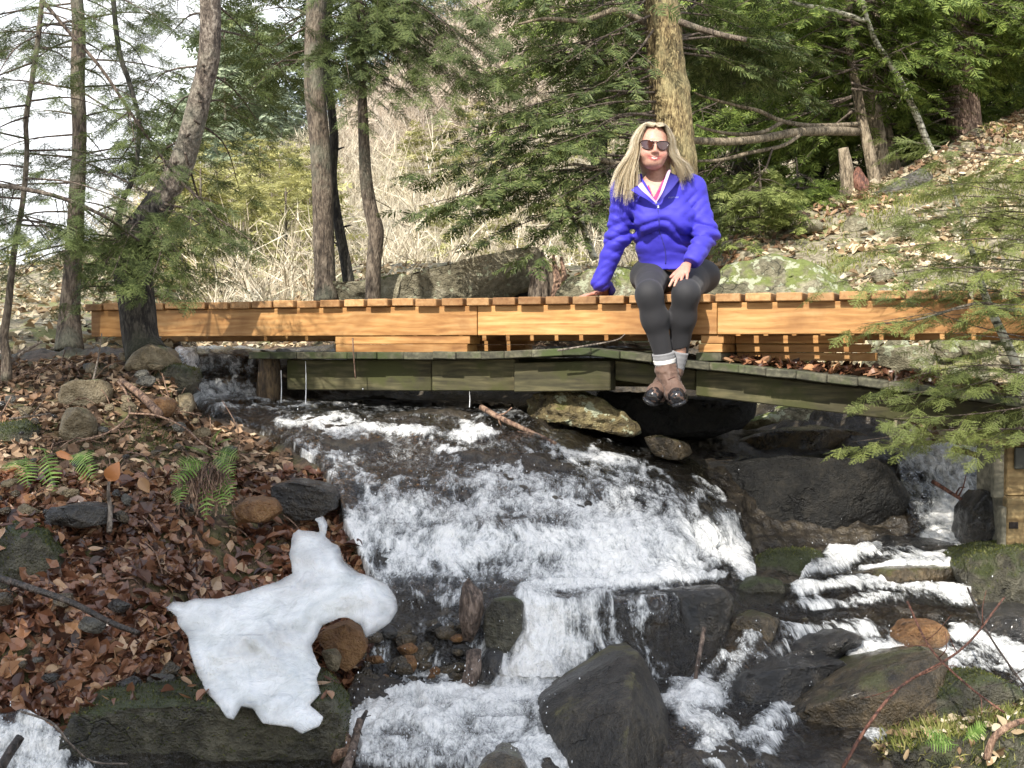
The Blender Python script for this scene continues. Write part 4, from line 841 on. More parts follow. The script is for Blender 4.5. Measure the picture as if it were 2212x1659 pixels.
stick('fallen_branch', 'dark red branch stuck in the right waterfall', [(2015,1040,6.0),(2050,1062,5.9),(2085,1085,5.8),(2135,1130,5.65)], 0.011, 0.007, MBK_RED, seed=10, twigs=3)
stick('fallen_branch', 'red-barked stick bridging the top of the right waterfall', [(2060,970,6.1),(2100,980,5.95),(2150,1003,5.8)], 0.016, 0.012, MBK_RED, seed=11)
stick('stick', 'thin vertical stake leaning in the black cleft', [(1500,1480,4.4),(1508,1430,4.42),(1522,1355,4.48)], 0.008, 0.008, MDRIFT, seed=12)
stick('fallen_branch', 'thin red-brown branch crossing the lower right rapids', [(1820,1659,3.7),(1880,1560,3.75),(1950,1480,3.85),(2080,1400,3.95),(2170,1290,4.1)], 0.006, 0.003, MBK_RED, seed=13, n=30, twigs=4)
stick('fallen_branch', 'thin dark twig slanting down over the lower right rapids', [(1960,1300,4.3),(2010,1400,4.0),(2090,1480,3.8),(2170,1540,3.7)], 0.004, 0.003, MBK_RED, seed=14, n=30, twigs=6)
stick('fallen_branch', 'straggly dark twig in front of the right edge rapids', [(2090,1270,4.3),(2130,1360,4.1),(2190,1450,3.9),(2260,1540,3.7)], 0.004, 0.003, MBK_DARK, seed=15, n=30, twigs=6)
stick('root', 'pale root sticking out of the grassy bottom right corner', [(2130,1640,3.6),(2150,1590,3.6),(2200,1560,3.6),(2260,1550,3.6)], 0.012, 0.008, MDRED, seed=16, cat='root')
stick('stick', 'pale twig lying on the hump of the old bridge', [(1205,757,6.15),(1260,748,6.1),(1330,735,6.1),(1350,722,6.1)], 0.005, 0.003, MBK_GREY, seed=17)
stick('stick', 'thin curved vine trailing over the mossy bottom rock', [(40,1535,3.9),(110,1560,3.62),(150,1605,3.6),(200,1645,3.6),(275,1650,3.58)], 0.004, 0.003, MBK_GREY, seed=18, n=30)
stick('stick', 'thin straw stem hanging in front of the packing boards', [(762,730,6.6),(764,770,6.6),(768,818,6.6)], 0.004, 0.003, MDRED, seed=19)
stick('stick', 'brown branch wedged beside the layered rock', [(1040,880,6.3),(1085,905,6.15),(1150,935,6.05),(1200,958,5.95)], 0.016, 0.010, MDRED, seed=20, twigs=3)
stick('stick', 'little crossed sticks over the bank below the forked tree', [(20,905,5.3),(60,900,5.3),(110,893,5.35)], 0.005, 0.003, MBK_GREY, seed=21, twigs=3)
stick('stick', 'bent grey twig beside the sapling at the left edge', [(18,790,5.9),(45,765,5.9),(90,738,5.9)], 0.010, 0.006, MBK_GREY, seed=22)

stick('driftwood', 'red-brown rotten wood stump between the ice and the pool', [(700,1470,4.1),(712,1500,4.02),(708,1545,3.95),(728,1590,3.88),(745,1640,3.8)], 0.020, 0.040, MDRED, seed=62, n=26, rough=0.9, cat='driftwood')
for k_, (x_, ya_, yb_, Y_) in enumerate([(660, 780, 874, 6.78), (1014, 845, 880, 6.5), (607, 800, 870, 6.85)]):
    stick('water_drip', ['long string of drops falling from the old bridge left of the straw stem', 'short trickle falling from the old bridge above the stream centre', 'trickle running down beside the squat wet post'][k_], [(x_, ya_, Y_), (x_ + 1, (ya_ + yb_) / 2, Y_), (x_, yb_, Y_)], 0.0014, 0.0032, MDROP, seed=70 + k_, n=40, rough=1.6, cat='dripping water')
# ice sheet leaning on the left bank
ice = [(355,1312),(372,1297),(398,1300),(420,1291),(470,1292),(540,1272),(600,1252),(630,1236),(622,1195),(632,1150),(645,1140),(690,1145),(688,1128),(678,1118),(700,1112),(712,1130),(708,1155),(735,1175),(745,1210),(775,1235),(800,1243),(840,1262),(858,1290),(862,1318),(845,1345),(808,1372),(790,1380),(778,1352),(745,1338),(700,1352),(688,1378),(675,1395),(678,1410),(695,1445),(685,1468),(693,1500),(670,1525),(700,1552),(690,1572),(650,1590),(630,1576),(600,1572),(565,1568),(545,1535),(520,1530),(503,1560),(488,1555),(470,1530),(440,1500),(420,1450),(408,1410),(404,1375),(382,1350),(380,1332)]
IY = 4.06; sc_m = IY / F
icp = np.array(ice, float); cx_, cy_ = 600.0, 1360.0
poly = np.stack([(icp[:, 0] - cx_) * sc_m, -(icp[:, 1] - cy_) * sc_m], -1)
vi = Vol((-0.42, -0.10, -0.40), (0.44, 0.10, 0.42), 0.0055)
g = [vi.lo[k] + np.arange(vi.n[k]) * vi.h for k in range(3)]
GX, GZ = np.meshgrid(g[0], g[2], indexing='ij')
d2 = polydist(GX, GZ, poly)
q3 = np.stack([GX * 5, GX * 0, GZ * 5], -1); thick = 0.008 + 0.018 * np.clip(-d2 / 0.10, 0, 1) ** 0.8 + 0.007 * fbm(q3, 3, 91)
ridge_ = 0.020 * np.exp(-((GX * 0.45 - GZ + 0.02) / 0.05) ** 2) + 0.02 * np.exp(-((GX * 0.9 + GZ + 0.10) / 0.035) ** 2) * (GZ < -0.02) + 0.012 * vnoise(np.stack([GX * 9, GX * 0 + 3, GZ * 9], -1), 92) + 0.034 * (ridged(np.stack([GX * 5, GX * 0 + 1, GZ * 7], -1), 3, 94) - .7) + 0.006 * fbm(np.stack([GX * 28, GX * 0 + 1, GZ * 28], -1), 2, 95)
mid = 0.018 * vnoise(np.stack([GX * 3, GX * 0 + 7, GZ * 3], -1), 93)
Yg = g[1][None, :, None]
e1 = d2[:, None, :]; e2 = np.abs(Yg - mid[:, None, :] + ridge_[:, None, :] * 0.5) - (thick + ridge_ * 0.5)[:, None, :]
kk = 0.012; hh = np.clip(0.5 + 0.5 * (e1 - e2) / kk, 0, 1); vi.f = (e2 * (1 - hh) + e1 * hh + kk * hh * (1 - hh)).astype(np.float32)
V, Q = vi.mesh(); V = relax(V, Q, 1); edge_ = np.clip(1 - -polydist(V[:, 0], V[:, 2], poly) / 0.032, 0, 1) * (0.5 + 0.5 * vnoise(V * [14, 0, 14], 96)); V[:, 1] += V[:, 2] * 1.15
c0 = A(cx_, cy_, IY)
k_ = (IY + V[:, 1]) / IY
V[:, 0] = V[:, 0] * k_ + c0[0] * (k_ - 1); V[:, 2] = V[:, 2] * k_ + c0[2] * (k_ - 1)
m, nt, b, o = newmat('ice'); v = coords(nt); n1 = noise(nt, v, 6, 5, 0.6, 0.6); n2 = noise(nt, v, 60, 4, 0.6)
nt.links.new(ramp(nt, n1, [(0.34, (0.62, 0.64, 0.63)), (0.48, (0.77, 0.78, 0.77)), (0.66, (0.88, 0.88, 0.87))]), b.inputs['Base Color'])
b.inputs['Roughness'].default_value = 0.22; b.inputs['IOR'].default_value = 1.31; b.inputs['Subsurface Weight'].default_value = 0.35; b.inputs['Subsurface Radius'].default_value = (0.03, 0.035, 0.04); b.inputs['Subsurface Scale'].default_value = 0.6
b.inputs['Coat Weight'].default_value = 1.0; b.inputs['Coat Roughness'].default_value = 0.06
nt.links.new(math_(nt, 'ADD', math_(nt, 'MULTIPLY', attr(nt, 'edge'), 0.75), ramp(nt, noise(nt, v, 4.5, 4, 0.6), [(0.42, (0.06, 0.06, 0.06)), (0.68, (0.42, 0.42, 0.42))]), True), b.inputs['Transmission Weight'])
bump(nt, b, math_(nt, 'ADD', math_(nt, 'ADD', n1, math_(nt, 'MULTIPLY', noise(nt, v, 17, 4, 0.6, 1.2), 0.6)), math_(nt, 'MULTIPLY', n2, 0.10)), 0.9, 0.03)
o = obj('ice_sheet', V, Q, m, None, attrs={'edge': edge_}, label='white melting sheet of ice leaning on the brown leaves', cat='ice'); o.location = [float(a) for a in c0]

# weathered timber crib at the right edge
MTIM = wood_mat('weathered_timber', (0.14, 0.09, 0.035), (0.26, 0.18, 0.08), (0.36, 0.27, 0.13), rough=0.8, stain=(0.10, 0.08, 0.04))
MTIMG = wood_mat('grey_timber', (0.09, 0.085, 0.06), (0.16, 0.15, 0.11), (0.24, 0.22, 0.16), rough=0.85, knots=False)
crib = thing('timber_crib', 'weathered timber box standing beside the right waterfall', 'timber crib', A(2200, 1190, 5.35))
def pbox(name, x0, y0, x1, y1, Y, dep, mat, parent, bev=0.004, **kw):
    a, b_ = A(x0, y1, Y), A(x1, y0, Y); c = (a + b_) / 2 + [0, dep / 2, 0]
    V, T = box(c, [(b_[0] - a[0]) / 2, 0, 0], [0, dep / 2, 0], [0, 0, (b_[2] - a[2]) / 2], bev); return child(name, V, T, mat, parent, smooth=False, **kw)
pbox('board', 2147, 965, 2170, 1076, 5.30, 0.04, MTIMG, crib)
pbox('board', 2175, 962, 2330, 1071, 5.36, 0.05, MTIM, crib)
pbox('board', 2174, 1073, 2330, 1188, 5.345, 0.05, MTIM, crib)
pbox('board', 2162, 1095, 2175, 1190, 5.33, 0.05, MTIMG, crib)
pbox('panel', 2192, 966, 2290, 1014, 5.345, 0.012, plain('dark_panel', (0.035, 0.035, 0.025), 0.6, nscale=30, namp=0.5), crib)
pbox('board', 2172, 964, 2178, 1186, 5.42, 0.35, MTIMG, crib)
pbox('knot_hole', 2180, 1128, 2200, 1142, 5.341, 0.008, plain('hole', (0.015, 0.01, 0.008), 0.9), crib, bev=0.001)
pbox('rim_board', 2140, 952, 2340, 961, 5.28, 0.12, MTIM, crib)
stick('driftwood', 'splintered pale wood lying on the moss under the timber box', [(2135,1212,5.2),(2170,1206,5.2),(2215,1200,5.2),(2300,1204,5.2)], 0.012, 0.02, MDRED, seed=23, cat='driftwood')
# ------------------------------------------------------------------ foliage templates
def _needle(p, d, L, w):
    d = np.array(d, float); n = np.array([-d[1], d[0], 0]); n /= np.linalg.norm(n) + 1e-9
    return [p - n * w / 2, p + n * w / 2, p + d * L]
def make_sprig(level, seed=0):
    r = np.random.default_rng(seed); V = []; Fc = []
    def tri(t):
        k = len(V); V.extend(t); Fc.append((k, k + 1, k + 2))
    def quad(p, d, L, w, dz=0.0):
        d = np.array([d[0], d[1], dz]); d = d / np.linalg.norm(d); n = np.array([-d[1], d[0], 0]); k = len(V)
        V.extend([p, p + d * L * 0.45 + n * w / 2, p + d * L, p + d * L * 0.45 - n * w / 2]); Fc.append((k, k + 1, k + 2)); Fc.append((k, k + 2, k + 3))
    Lm = 1.0
    if level == 0:     # every needle; unit length 1 = 0.16 m
        def shoot(p, d, L):
            d = np.array(d, float); d /= np.linalg.norm(d); n = np.array([-d[1], d[0], 0]); nn = int(L / 0.042)
            for i in range(nn):
                q = p + d * L * (i + 0.5) / nn
                for s in (-1, 1):
                    dd = d * 0.75 + n * s * r.uniform(0.8, 1.1) + [0, 0, r.uniform(-0.25, 0.15)]; tri(_needle(q, dd / np.linalg.norm(dd), r.uniform(0.065, 0.095), 0.024))
            tri(_needle(p, d, L, 0.014)); tri(_needle(p + d * L * .97, d, 0.07, 0.02))
        shoot(np.zeros(3), (1, 0, 0), 1.0)
        for i in range(5):
            t = 0.10 + 0.16 * i
            for s in (-1, 1):
                L = (0.50 - 0.075 * i) * r.uniform(0.8, 1.15); a = math.radians(r.uniform(48, 60)); shoot(np.array([t + r.uniform(-.03, .03), 0, 0]), (math.cos(a), s * math.sin(a), r.uniform(-0.3, 0.05)), L)
    else:
        quad(np.zeros(3), (1, 0, 0), 1.05, 0.06)
        nsh = 7 if level == 1 else 4
        for i in range(nsh):
            t = 0.05 + 0.85 * i / nsh
            for s in (-1, 1):
                L = (0.52 - 0.38 * i / nsh) * r.uniform(0.8, 1.2); a = math.radians(r.uniform(40, 65)); quad(np.array([t, 0, 0]), (math.cos(a), s * math.sin(a)), L, 0.085 if level == 1 else 0.14, r.uniform(-0.4, 0.15))
    return np.array(V, float), np.array(Fc)
SPR = [[make_sprig(l, s) for s in range(3)] for l in range(3)]
def place(tmpls, O, X, Z, S, rng):
    """instance small templates; X forward, Z approx up, S scale -> V,F,tint"""
    O, X, Z = map(lambda a: np.asarray(a, float), (O, X, Z)); S = np.asarray(S, float)
    X = X / (np.linalg.norm(X, axis=1)[:, None] + 1e-9); Yv = np.cross(Z, X); Yv /= np.linalg.norm(Yv, axis=1)[:, None] + 1e-9; Zv = np.cross(X, Yv)
    pick = rng.integers(0, len(tmpls), len(O)); Vs, Fs = [], []; off = 0
    for k, (V, Fc) in enumerate(tmpls):
        m_ = pick == k
        if not m_.any(): continue
        W = O[m_][:, None] + S[m_][:, None, None] * (V[None, :, :1] * X[m_][:, None] + V[None, :, 1:2] * Yv[m_][:, None] + V[None, :, 2:] * Zv[m_][:, None])
        n = m_.sum(); Vs.append(W.reshape(-1, 3)); Fs.append((Fc[None] + len(V) * np.arange(n)[:, None, None]).reshape(-1, 3) + off); off += n * len(V)
    return np.concatenate(Vs), np.concatenate(Fs)
class Crown:
    def __init__(s, level=1, seed=0): s.level = level; s.r = np.random.default_rng(seed); s.O = []; s.X = []; s.Z = []; s.S = []; s.wood = Acc()
    def spr(s, p, d, sc, up=None):
        r = s.r; s.O.append(p); s.X.append(d); s.Z.append(np.array([0, 0, 1.0]) + r.normal(0, 0.35, 3) if up is None else up); s.S.append(sc)
    def limb(s, p0, p1, sag=0.15, r0=0.012, dens=1.0, sub=0.36, size=0.15, start=0.15, bare=0.0, hang=0.35):
        r = s.r; p0, p1 = np.asarray(p0, float), np.asarray(p1, float); L = np.linalg.norm(p1 - p0)
        mid = (p0 + p1) / 2 + [0, 0, sag * L * 0.6] + r.normal(0, 0.04 * L, 3)
        P = catmull([p0, mid, p1], 12); s.wood.add(*fixq(*tube(P, np.linspace(r0, r0 * 0.18, 12), seg=5)))
        T = np.gradient(P, axis=0); T /= np.linalg.norm(T, axis=1)[:, None]
        n = max(3, int(L / 0.10 * dens)); ts = np.linspace(start, 1, n)
        for i, t in enumerate(ts):
            k = t * 11; a = int(min(k, 10)); p = P[a] + (P[a + 1] - P[a]) * (k - a); d = T[a]
            if r.random() < bare: continue
            for sd in ((-1, 1) if r.random() < 0.7 else ((-1,) if i % 2 else (1,))):
                side = np.cross(d, [0, 0, 1.0]); side /= np.linalg.norm(side) + 1e-9
                l = sub * L * (1.08 - 0.85 * t) * r.uniform(0.55, 1.15) + size * 0.5; l = min(l, 0.7)
                dd = d * r.uniform(0.5, 0.8) + side * sd * r.uniform(0.6, 1.0) + [0, 0, r.uniform(-0.45, 0.12)]; dd /= np.linalg.norm(dd)
                e = p + dd * l + [0, 0, -hang * l * l * 1.5]; Q = catmull([p, (p + e) / 2 + [0, 0, 0.05 * l], e], 5)
                if l > size * 1.3: s.wood.add(*fixq(*tube(Q, np.linspace(r0 * 0.35, r0 * 0.12, 5), seg=3, cap=False)))
                m_ = max(1, int(l / (size * 0.52) * dens)); sd2 = np.cross(dd, [0, 0, 1.0]); sd2 /= np.linalg.norm(sd2) + 1e-9
                for j in range(m_):
                    u = (j + 0.7) / m_; kk = u * 3.999; b_ = int(kk); q = Q[b_] + (Q[b_ + 1] - Q[b_]) * (kk - b_); td = Q[b_ + 1] - Q[b_]; td = td / (np.linalg.norm(td) + 1e-9)
                    for s3 in (-1, 1):
                        x = td * 0.8 + sd2 * s3 * r.uniform(0.4, 0.8) + [0, 0, r.uniform(-0.35, 0.05)]; s.spr(q, x, size * r.uniform(0.75, 1.2) * (1.05 - 0.3 * u))
                s.spr(Q[-1], Q[-1] - Q[-2], size * r.uniform(0.8, 1.15))
    def arrays(s): return place(SPR[s.level], s.O, s.X, s.Z, s.S, s.r)
    def wood_arrays(s): return s.wood.get()
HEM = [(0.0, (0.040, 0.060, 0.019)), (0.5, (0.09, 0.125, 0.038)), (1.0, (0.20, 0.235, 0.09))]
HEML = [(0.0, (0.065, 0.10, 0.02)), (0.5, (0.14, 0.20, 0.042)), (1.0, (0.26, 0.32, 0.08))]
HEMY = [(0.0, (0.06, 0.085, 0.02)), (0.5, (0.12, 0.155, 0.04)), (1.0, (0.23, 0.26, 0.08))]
M_HEM = leaf_mat('hemlock_needles', HEM, trans=0.28); M_HEML = leaf_mat('sun_tinted_hemlock_needles', HEML, trans=0.32); HEMY = [(0.0, (0.09, 0.115, 0.03)), (0.5, (0.19, 0.23, 0.065)), (1.0, (0.34, 0.38, 0.14))]  # M_HEML: needle copy with sunlight put into a brighter green
M_HEMY = leaf_mat('sun_painted_hemlock_needles', HEMY, trans=0.35)  # lit copy of the needles, sunshine painted into the colour
M_OLV = leaf_mat('olive_needles', [(0, (0.22, 0.22, 0.08)), (0.5, (0.42, 0.41, 0.17)), (1, (0.6, 0.57, 0.28))], trans=0.35)
M_BLU = leaf_mat('haze_tinted_pine_needles', [(0, (0.18, 0.23, 0.16)), (0.5, (0.32, 0.38, 0.27)), (1, (0.48, 0.54, 0.40))], trans=0.3)  # distance haze put into the pale blue-green needle colour
B_GREY = bark_mat('grey_brown_bark', (0.05, 0.038, 0.028), (0.115, 0.088, 0.064), (0.19, 0.155, 0.115), patch=(0.17, 0.18, 0.13))
B_DARK = bark_mat('dark_hemlock_bark', (0.012, 0.011, 0.010), (0.035, 0.03, 0.025), (0.085, 0.075, 0.06), patch=(0.05, 0.055, 0.03))
B_LEAN = bark_mat('mottled_bark', (0.06, 0.045, 0.035), (0.14, 0.11, 0.085), (0.27, 0.23, 0.185), patch=(0.2, 0.2, 0.15), zs=0.5)
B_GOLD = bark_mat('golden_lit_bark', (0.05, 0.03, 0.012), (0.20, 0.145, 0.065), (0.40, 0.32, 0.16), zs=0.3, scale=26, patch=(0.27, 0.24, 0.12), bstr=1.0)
B_PINK = bark_mat('pink_brown_bark', (0.10, 0.06, 0.045), (0.22, 0.145, 0.105), (0.36, 0.26, 0.19), zs=0.3, scale=18)
B_TAN = bark_mat('tan_trunk_bark', (0.09, 0.07, 0.045), (0.21, 0.165, 0.11), (0.33, 0.27, 0.19), zs=0.3, scale=20)
def birch_mat():
    m, nt, b, o = newmat('birch_bark'); v = coords(nt); n1 = noise(nt, v, 26, 5, 0.7); v2 = coords(nt, (1, 1, 5)); n2 = noise(nt, v2, 12, 3, 0.5)
    c = ramp(nt, math_(nt, 'ADD', math_(nt, 'MULTIPLY', n1, 0.6), math_(nt, 'MULTIPLY', n2, 0.4)), [(0.44, (0.05, 0.045, 0.03)), (0.50, (0.38, 0.36, 0.27)), (0.62, (0.62, 0.6, 0.5))]); nt.links.new(c, b.inputs['Base Color']); b.inputs['Roughness'].default_value = 0.7; return m
B_BIRCH = birch_mat()
B_TWIG = bark_mat('twig_bark', (0.05, 0.035, 0.025), (0.10, 0.075, 0.055), (0.18, 0.14, 0.11))
class Tree:
    def __init__(s, name, label, base, bark, leaf=None, level=1, seed=0, cat='tree', group=None):
        s.t = thing(name, label, cat, base, group); s.bark = bark; s.leaf = leaf; s.c = Crown(level, seed); s.r = np.random.default_rng(seed + 50)
    def trunk(s, pts, r, seg=16, rough=0.12, name='trunk', mat=None, n=None, freq=10):
        P = np.array([A(*q) for q in pts]) if len(pts[0]) == 3 and not isinstance(pts, np.ndarray) else np.asarray(pts)
        L = np.linalg.norm(np.diff(P, axis=0), axis=1).sum(); n = n or max(12, int(L / 0.06))
        V, Q = tube(P, r, seg=seg, rough=rough * float(np.mean(r)), freq=freq, seed=int(s.r.integers(99)), n=n); child(name, *fixq(V, Q), mat or s.bark, s.t); return catmull(P, n)
    def done(s, twig=None):
        if s.c.O:
            V, T = s.c.arrays(); child('crown', V, T, s.leaf, s.t, smooth=False)
        if s.c.wood.n:
            V, T = s.c.wood_arrays(); child('branches', V, T, twig or B_TWIG, s.t)
        return s.t
PXL = lambda P, pts: None
# ---- left foreground trees
t1 = Tree('hemlock_tree', 'dark forked hemlock standing in front of the left end of the bridge', A(305, 760, 6.38), B_DARK, M_HEM, 0, 1)
t1.trunk([(318, 775, 6.32), (303, 735, 6.36), (296, 660, 6.36), (286, 580, 6.36), (292, 520, 6.36), (330, 460, 6.34), (350, 430, 6.34)], [0.115, 0.092, 0.092, 0.098, 0.088, 0.075, 0.068], seg=22, rough=0.16)
lean = t1.trunk([(345, 440, 6.34), (385, 370, 6.33), (412, 290, 6.30), (436, 200, 6.28), (452, 120, 6.26), (455, 40, 6.24), (448, -120, 6.2), (440, -400, 6.15)], [0.066, 0.062, 0.058, 0.056, 0.056, 0.052, 0.05, 0.04], seg=18, rough=0.16, mat=B_LEAN)
t1.trunk([(284, 590, 6.36), (268, 560, 6.34), (255, 500, 6.3), (262, 440, 6.28), (290, 380, 6.26), (300, 300, 6.26), (299, 250, 6.26), (280, 180, 6.28), (255, 100, 6.3), (240, -60, 6.3)], [0.05, 0.035, 0.022, 0.016, 0.012, 0.011, 0.011, 0.012, 0.013, 0.013], seg=8)
t2 = Tree('hemlock_tree', 'straight grey hemlock trunk left of the forked tree', A(152, 735, 7.2), B_GREY, M_HEM, 0, 2)
t2.trunk([(150, 760, 7.15), (150, 690, 7.2), (155, 620, 7.2), (160, 540, 7.2), (165, 440, 7.2), (172, 300, 7.2), (168, 180, 7.2), (170, 60, 7.2), (160, -100, 7.2), (158, -500, 7.2)], [0.085, 0.062, 0.055, 0.05, 0.045, 0.042, 0.040, 0.038, 0.036, 0.03], seg=16)
t3 = Tree('sapling', 'thin crooked sapling at the left edge of the frame', A(12, 815, 5.85), B_GREY, M_HEM, 0, 3)
t3.trunk([(14, 820, 5.85), (14, 770, 5.85), (8, 730, 5.85), (18, 660, 5.85), (24, 600, 5.85), (34, 520, 5.85), (50, 430, 5.85), (58, 330, 5.85), (56, 260, 5.85), (68, 180, 5.85), (85, 60, 5.85), (98, -100, 5.85), (120, -400, 5.85)], [0.028, 0.024, 0.022, 0.018, 0.016, 0.014, 0.013, 0.012, 0.012, 0.012, 0.012, 0.011, 0.008], seg=10)
r = np.random.default_rng(33)
def rl(tree, x0, y0, x1, y1, Ya, Yb, **kw): tree.c.limb(A(x0, y0, Ya), A(x1, y1, Yb), **kw)
# explicit boughs of the forked hemlock
for q in [(290,520,120,560,6.3,5.9),(285,500,200,640,6.3,5.8),(300,500,430,620,6.3,5.9),(340,450,470,520,6.3,5.8),(350,440,560,530,6.3,6.0),(290,540,160,640,6.3,6.1),(300,480,240,600,6.3,5.7),
          (330,470,330,600,6.3,5.7),(330,470,400,560,6.3,5.9),(300,520,90,520,6.3,6.0),(285,560,330,640,6.3,5.9),(400,330,480,640,6.2,5.7),(430,220,560,300,6.2,5.8),(420,260,520,420,6.2,5.9),(440,150,600,330,6.2,5.7),(440,140,300,230,6.2,5.7),
          (410,290,300,420,6.2,5.8),(452,60,640,200,6.2,5.8),(452,30,330,120,6.2,5.6),(430,200,350,300,6.2,5.7),(455,0,560,130,6.2,5.9),(385,350,240,330,6.2,5.8),(450,-60,250,60,6.2,5.5),(450,-80,380,60,6.2,5.5),(455,-60,690,90,6.2,5.9),
          (345,430,60,330,6.3,6.0),(270,440,180,480,6.2,6.0),(300,260,340,350,6.2,6.0),(290,300,230,400,6.2,6.0),(260,100,200,170,6.3,6.0),(255,80,330,180,6.3,6.0),(300,480,120,430,6.3,6.1),(290,540,220,560,6.3,5.9),(300,510,270,590,6.3,5.9),(320,480,380,590,6.3,6.0)]:
    q = list(q); q[5] = q[5] if q[1] > 430 else 6.7 + (6.2 - q[5]); rl(t1, *q, sag=0.12, r0=0.007, dens=0.7 if q[1] < 430 else 0.9, size=0.11, sub=0.26 if q[1] < 430 else 0.32)
for k in range(36):
    y0 = r.uniform(-150, 620); x1 = 165 + r.choice([-1, 1]) * r.uniform(80, 330); y1 = y0 + r.uniform(-20, 110)
    rl(t2, 165, y0, x1, y1, 7.2, 7.2 + r.uniform(-0.2, 1.0), sag=0.12, r0=0.007, dens=0.6, size=0.12, sub=0.30, start=0.3)
for k in range(28):
    y0 = r.uniform(-150, 560); x0 = np.interp(y0, [-100, 60, 180, 330, 560], [98, 85, 68, 58, 30]); x1 = x0 + r.choice([-1, 1]) * r.uniform(70, 260); y1 = y0 + r.uniform(-10, 120)
    rl(t3, x0, y0, x1, y1, 5.85, 5.85 + r.uniform(-0.6, 0.6), sag=0.1, r0=0.006, dens=0.75, size=0.11, sub=0.32, start=0.25)
# long dark branch crossing the top left
V, Q = tube([A(40, -60, 5.6), A(150, 70, 5.6), A(220, 150, 5.6), A(300, 270, 5.65), A(380, 380, 5.7), A(440, 440, 5.7), A(490, 500, 5.7)], [0.010, 0.009, 0.008, 0.007, 0.006, 0.005, 0.003], seg=6, n=40); child('branch', *fixq(V, Q), B_TWIG, t1.t)
for k in range(16):
    i = r.uniform(0.05, 1); x0 = np.interp(i, [0, .3, .6, 1], [80, 230, 330, 490]); y0 = np.interp(i, [0, .3, .6, 1], [0, 165, 310, 500]); rl(t1, x0, y0, x0 + r.uniform(-90, 90), y0 + r.uniform(10, 120), 5.65, 5.65 + r.uniform(-.2, .2), sag=0.05, r0=0.003, dens=0.9, size=0.09, sub=0.3)
V, Q = tube([A(-40, 395, 5.4), A(60, 410, 5.45), A(140, 430, 5.5), A(230, 470, 5.6), A(300, 520, 5.8)], [0.012, 0.011, 0.010, 0.008, 0.006], seg=6, n=30); child('branch', *fixq(V, Q), B_LEAN, t3.t)
for k in range(10): x0 = r.uniform(-20, 260); rl(t3, x0, 400 + x0 * .25, x0 + r.uniform(-80, 80), 440 + r.uniform(0, 120) + x0 * .2, 5.5, 5.5 + r.uniform(-.2, .2), sag=0.05, r0=0.003, dens=0.9, size=0.09, sub=0.3)
t1.done(); t2.done(); t3.done()
# ---- trunks behind the bridge, left of centre
t4 = Tree('hemlock_tree', 'thick brown trunk, the leftmost of three behind the bridge', A(702, 640, 8.9), B_GREY, M_HEM, 1, 4)
t4.trunk([(704, 650, 8.9), (702, 600, 8.9), (700, 520, 8.9), (696, 420, 8.9), (690, 300, 8.9), (681, 200, 8.9), (680, 100, 8.9), (683, 0, 8.9), (690, -200, 8.9), (695, -500, 8.9)], [0.088, 0.076, 0.074, 0.073, 0.073, 0.075, 0.072, 0.07, 0.065, 0.05], seg=18)
t5 = Tree('dead_tree', 'thin dark dead trunk with short snags behind the bridge', A(755, 640, 9.1), B_DARK, M_HEM, 1, 5)
tp = t5.trunk([(757, 650, 9.1), (752, 600, 9.1), (740, 530, 9.1), (727, 460, 9.1), (718, 380, 9.1), (722, 300, 9.1), (712, 200, 9.1), (704, 110, 9.1), (712, 0, 9.1), (715, -200, 9.1)], [0.046, 0.044, 0.038, 0.036, 0.034, 0.034, 0.03, 0.028, 0.026, 0.02], seg=12)
for k in range(9):
    p = tp[int(r.uniform(0.1, 0.9) * len(tp))]; d = np.array([r.choice([-1, 1]) * r.uniform(.6, 1), r.uniform(-.5, .5), r.uniform(.1, .5)]) * r.uniform(.06, .14)
    child('snag', *fixq(*tube([p, p + d * .6, p + d], [0.011, 0.004], seg=6, n=4)), B_DARK, t5.t)
t6 = Tree('hemlock_tree', 'trunk with a bulge, rightmost of three behind the bridge', A(806, 660, 8.6), B_GREY, M_HEM, 0, 6)
t6.trunk([(806, 670, 8.6), (806, 610, 8.6), (808, 560, 8.6), (812, 500, 8.6), (800, 450, 8.6), (790, 380, 8.6), (786, 300, 8.6), (782, 200, 8.6), (772, 80, 8.6), (768, 0, 8.6), (770, -300, 8.6)], [0.056, 0.052, 0.052, 0.054, 0.047, 0.042, 0.038, 0.034, 0.032, 0.03, 0.025], seg=14)
for k in range(18):
    y0 = r.uniform(-140, 190); rl(t6, 780, y0, 780 + r.normal(0, 60), y0 + r.uniform(40, 130), 8.6, 8.4 + r.uniform(-.4, .4), sag=0.1, r0=0.006, dens=0.9, size=0.15, sub=0.35)
for q in [(775,20,930,120),(775,-20,1000,130),(775,-60,1080,150),(775,40,900,200),(775,0,960,210),(775,-80,1050,60),(775,90,880,180),(775,-20,860,60),(775,60,860,130),(775,-60,960,40),(775,-100,1120,90),(775,60,990,180),(775,20,1040,210),(775,-10,1090,190)]:
    rl(t6, *q, 8.6, 8.2 + r.uniform(-.4, .4), sag=0.1, r0=0.008, dens=0.8, size=0.15, sub=0.32)
for k in range(26):
    y0 = r.uniform(-160, 130); rl(t4, 684, y0, 684 + r.choice([-1, 1]) * r.uniform(50, 220), y0 + r.uniform(0, 110), 8.9, 9.0 + r.uniform(.1, 1.0), sag=0.1, r0=0.008, dens=0.55, size=0.16, sub=0.35, start=.25)
t4.done(); t5.done(); t6.done()
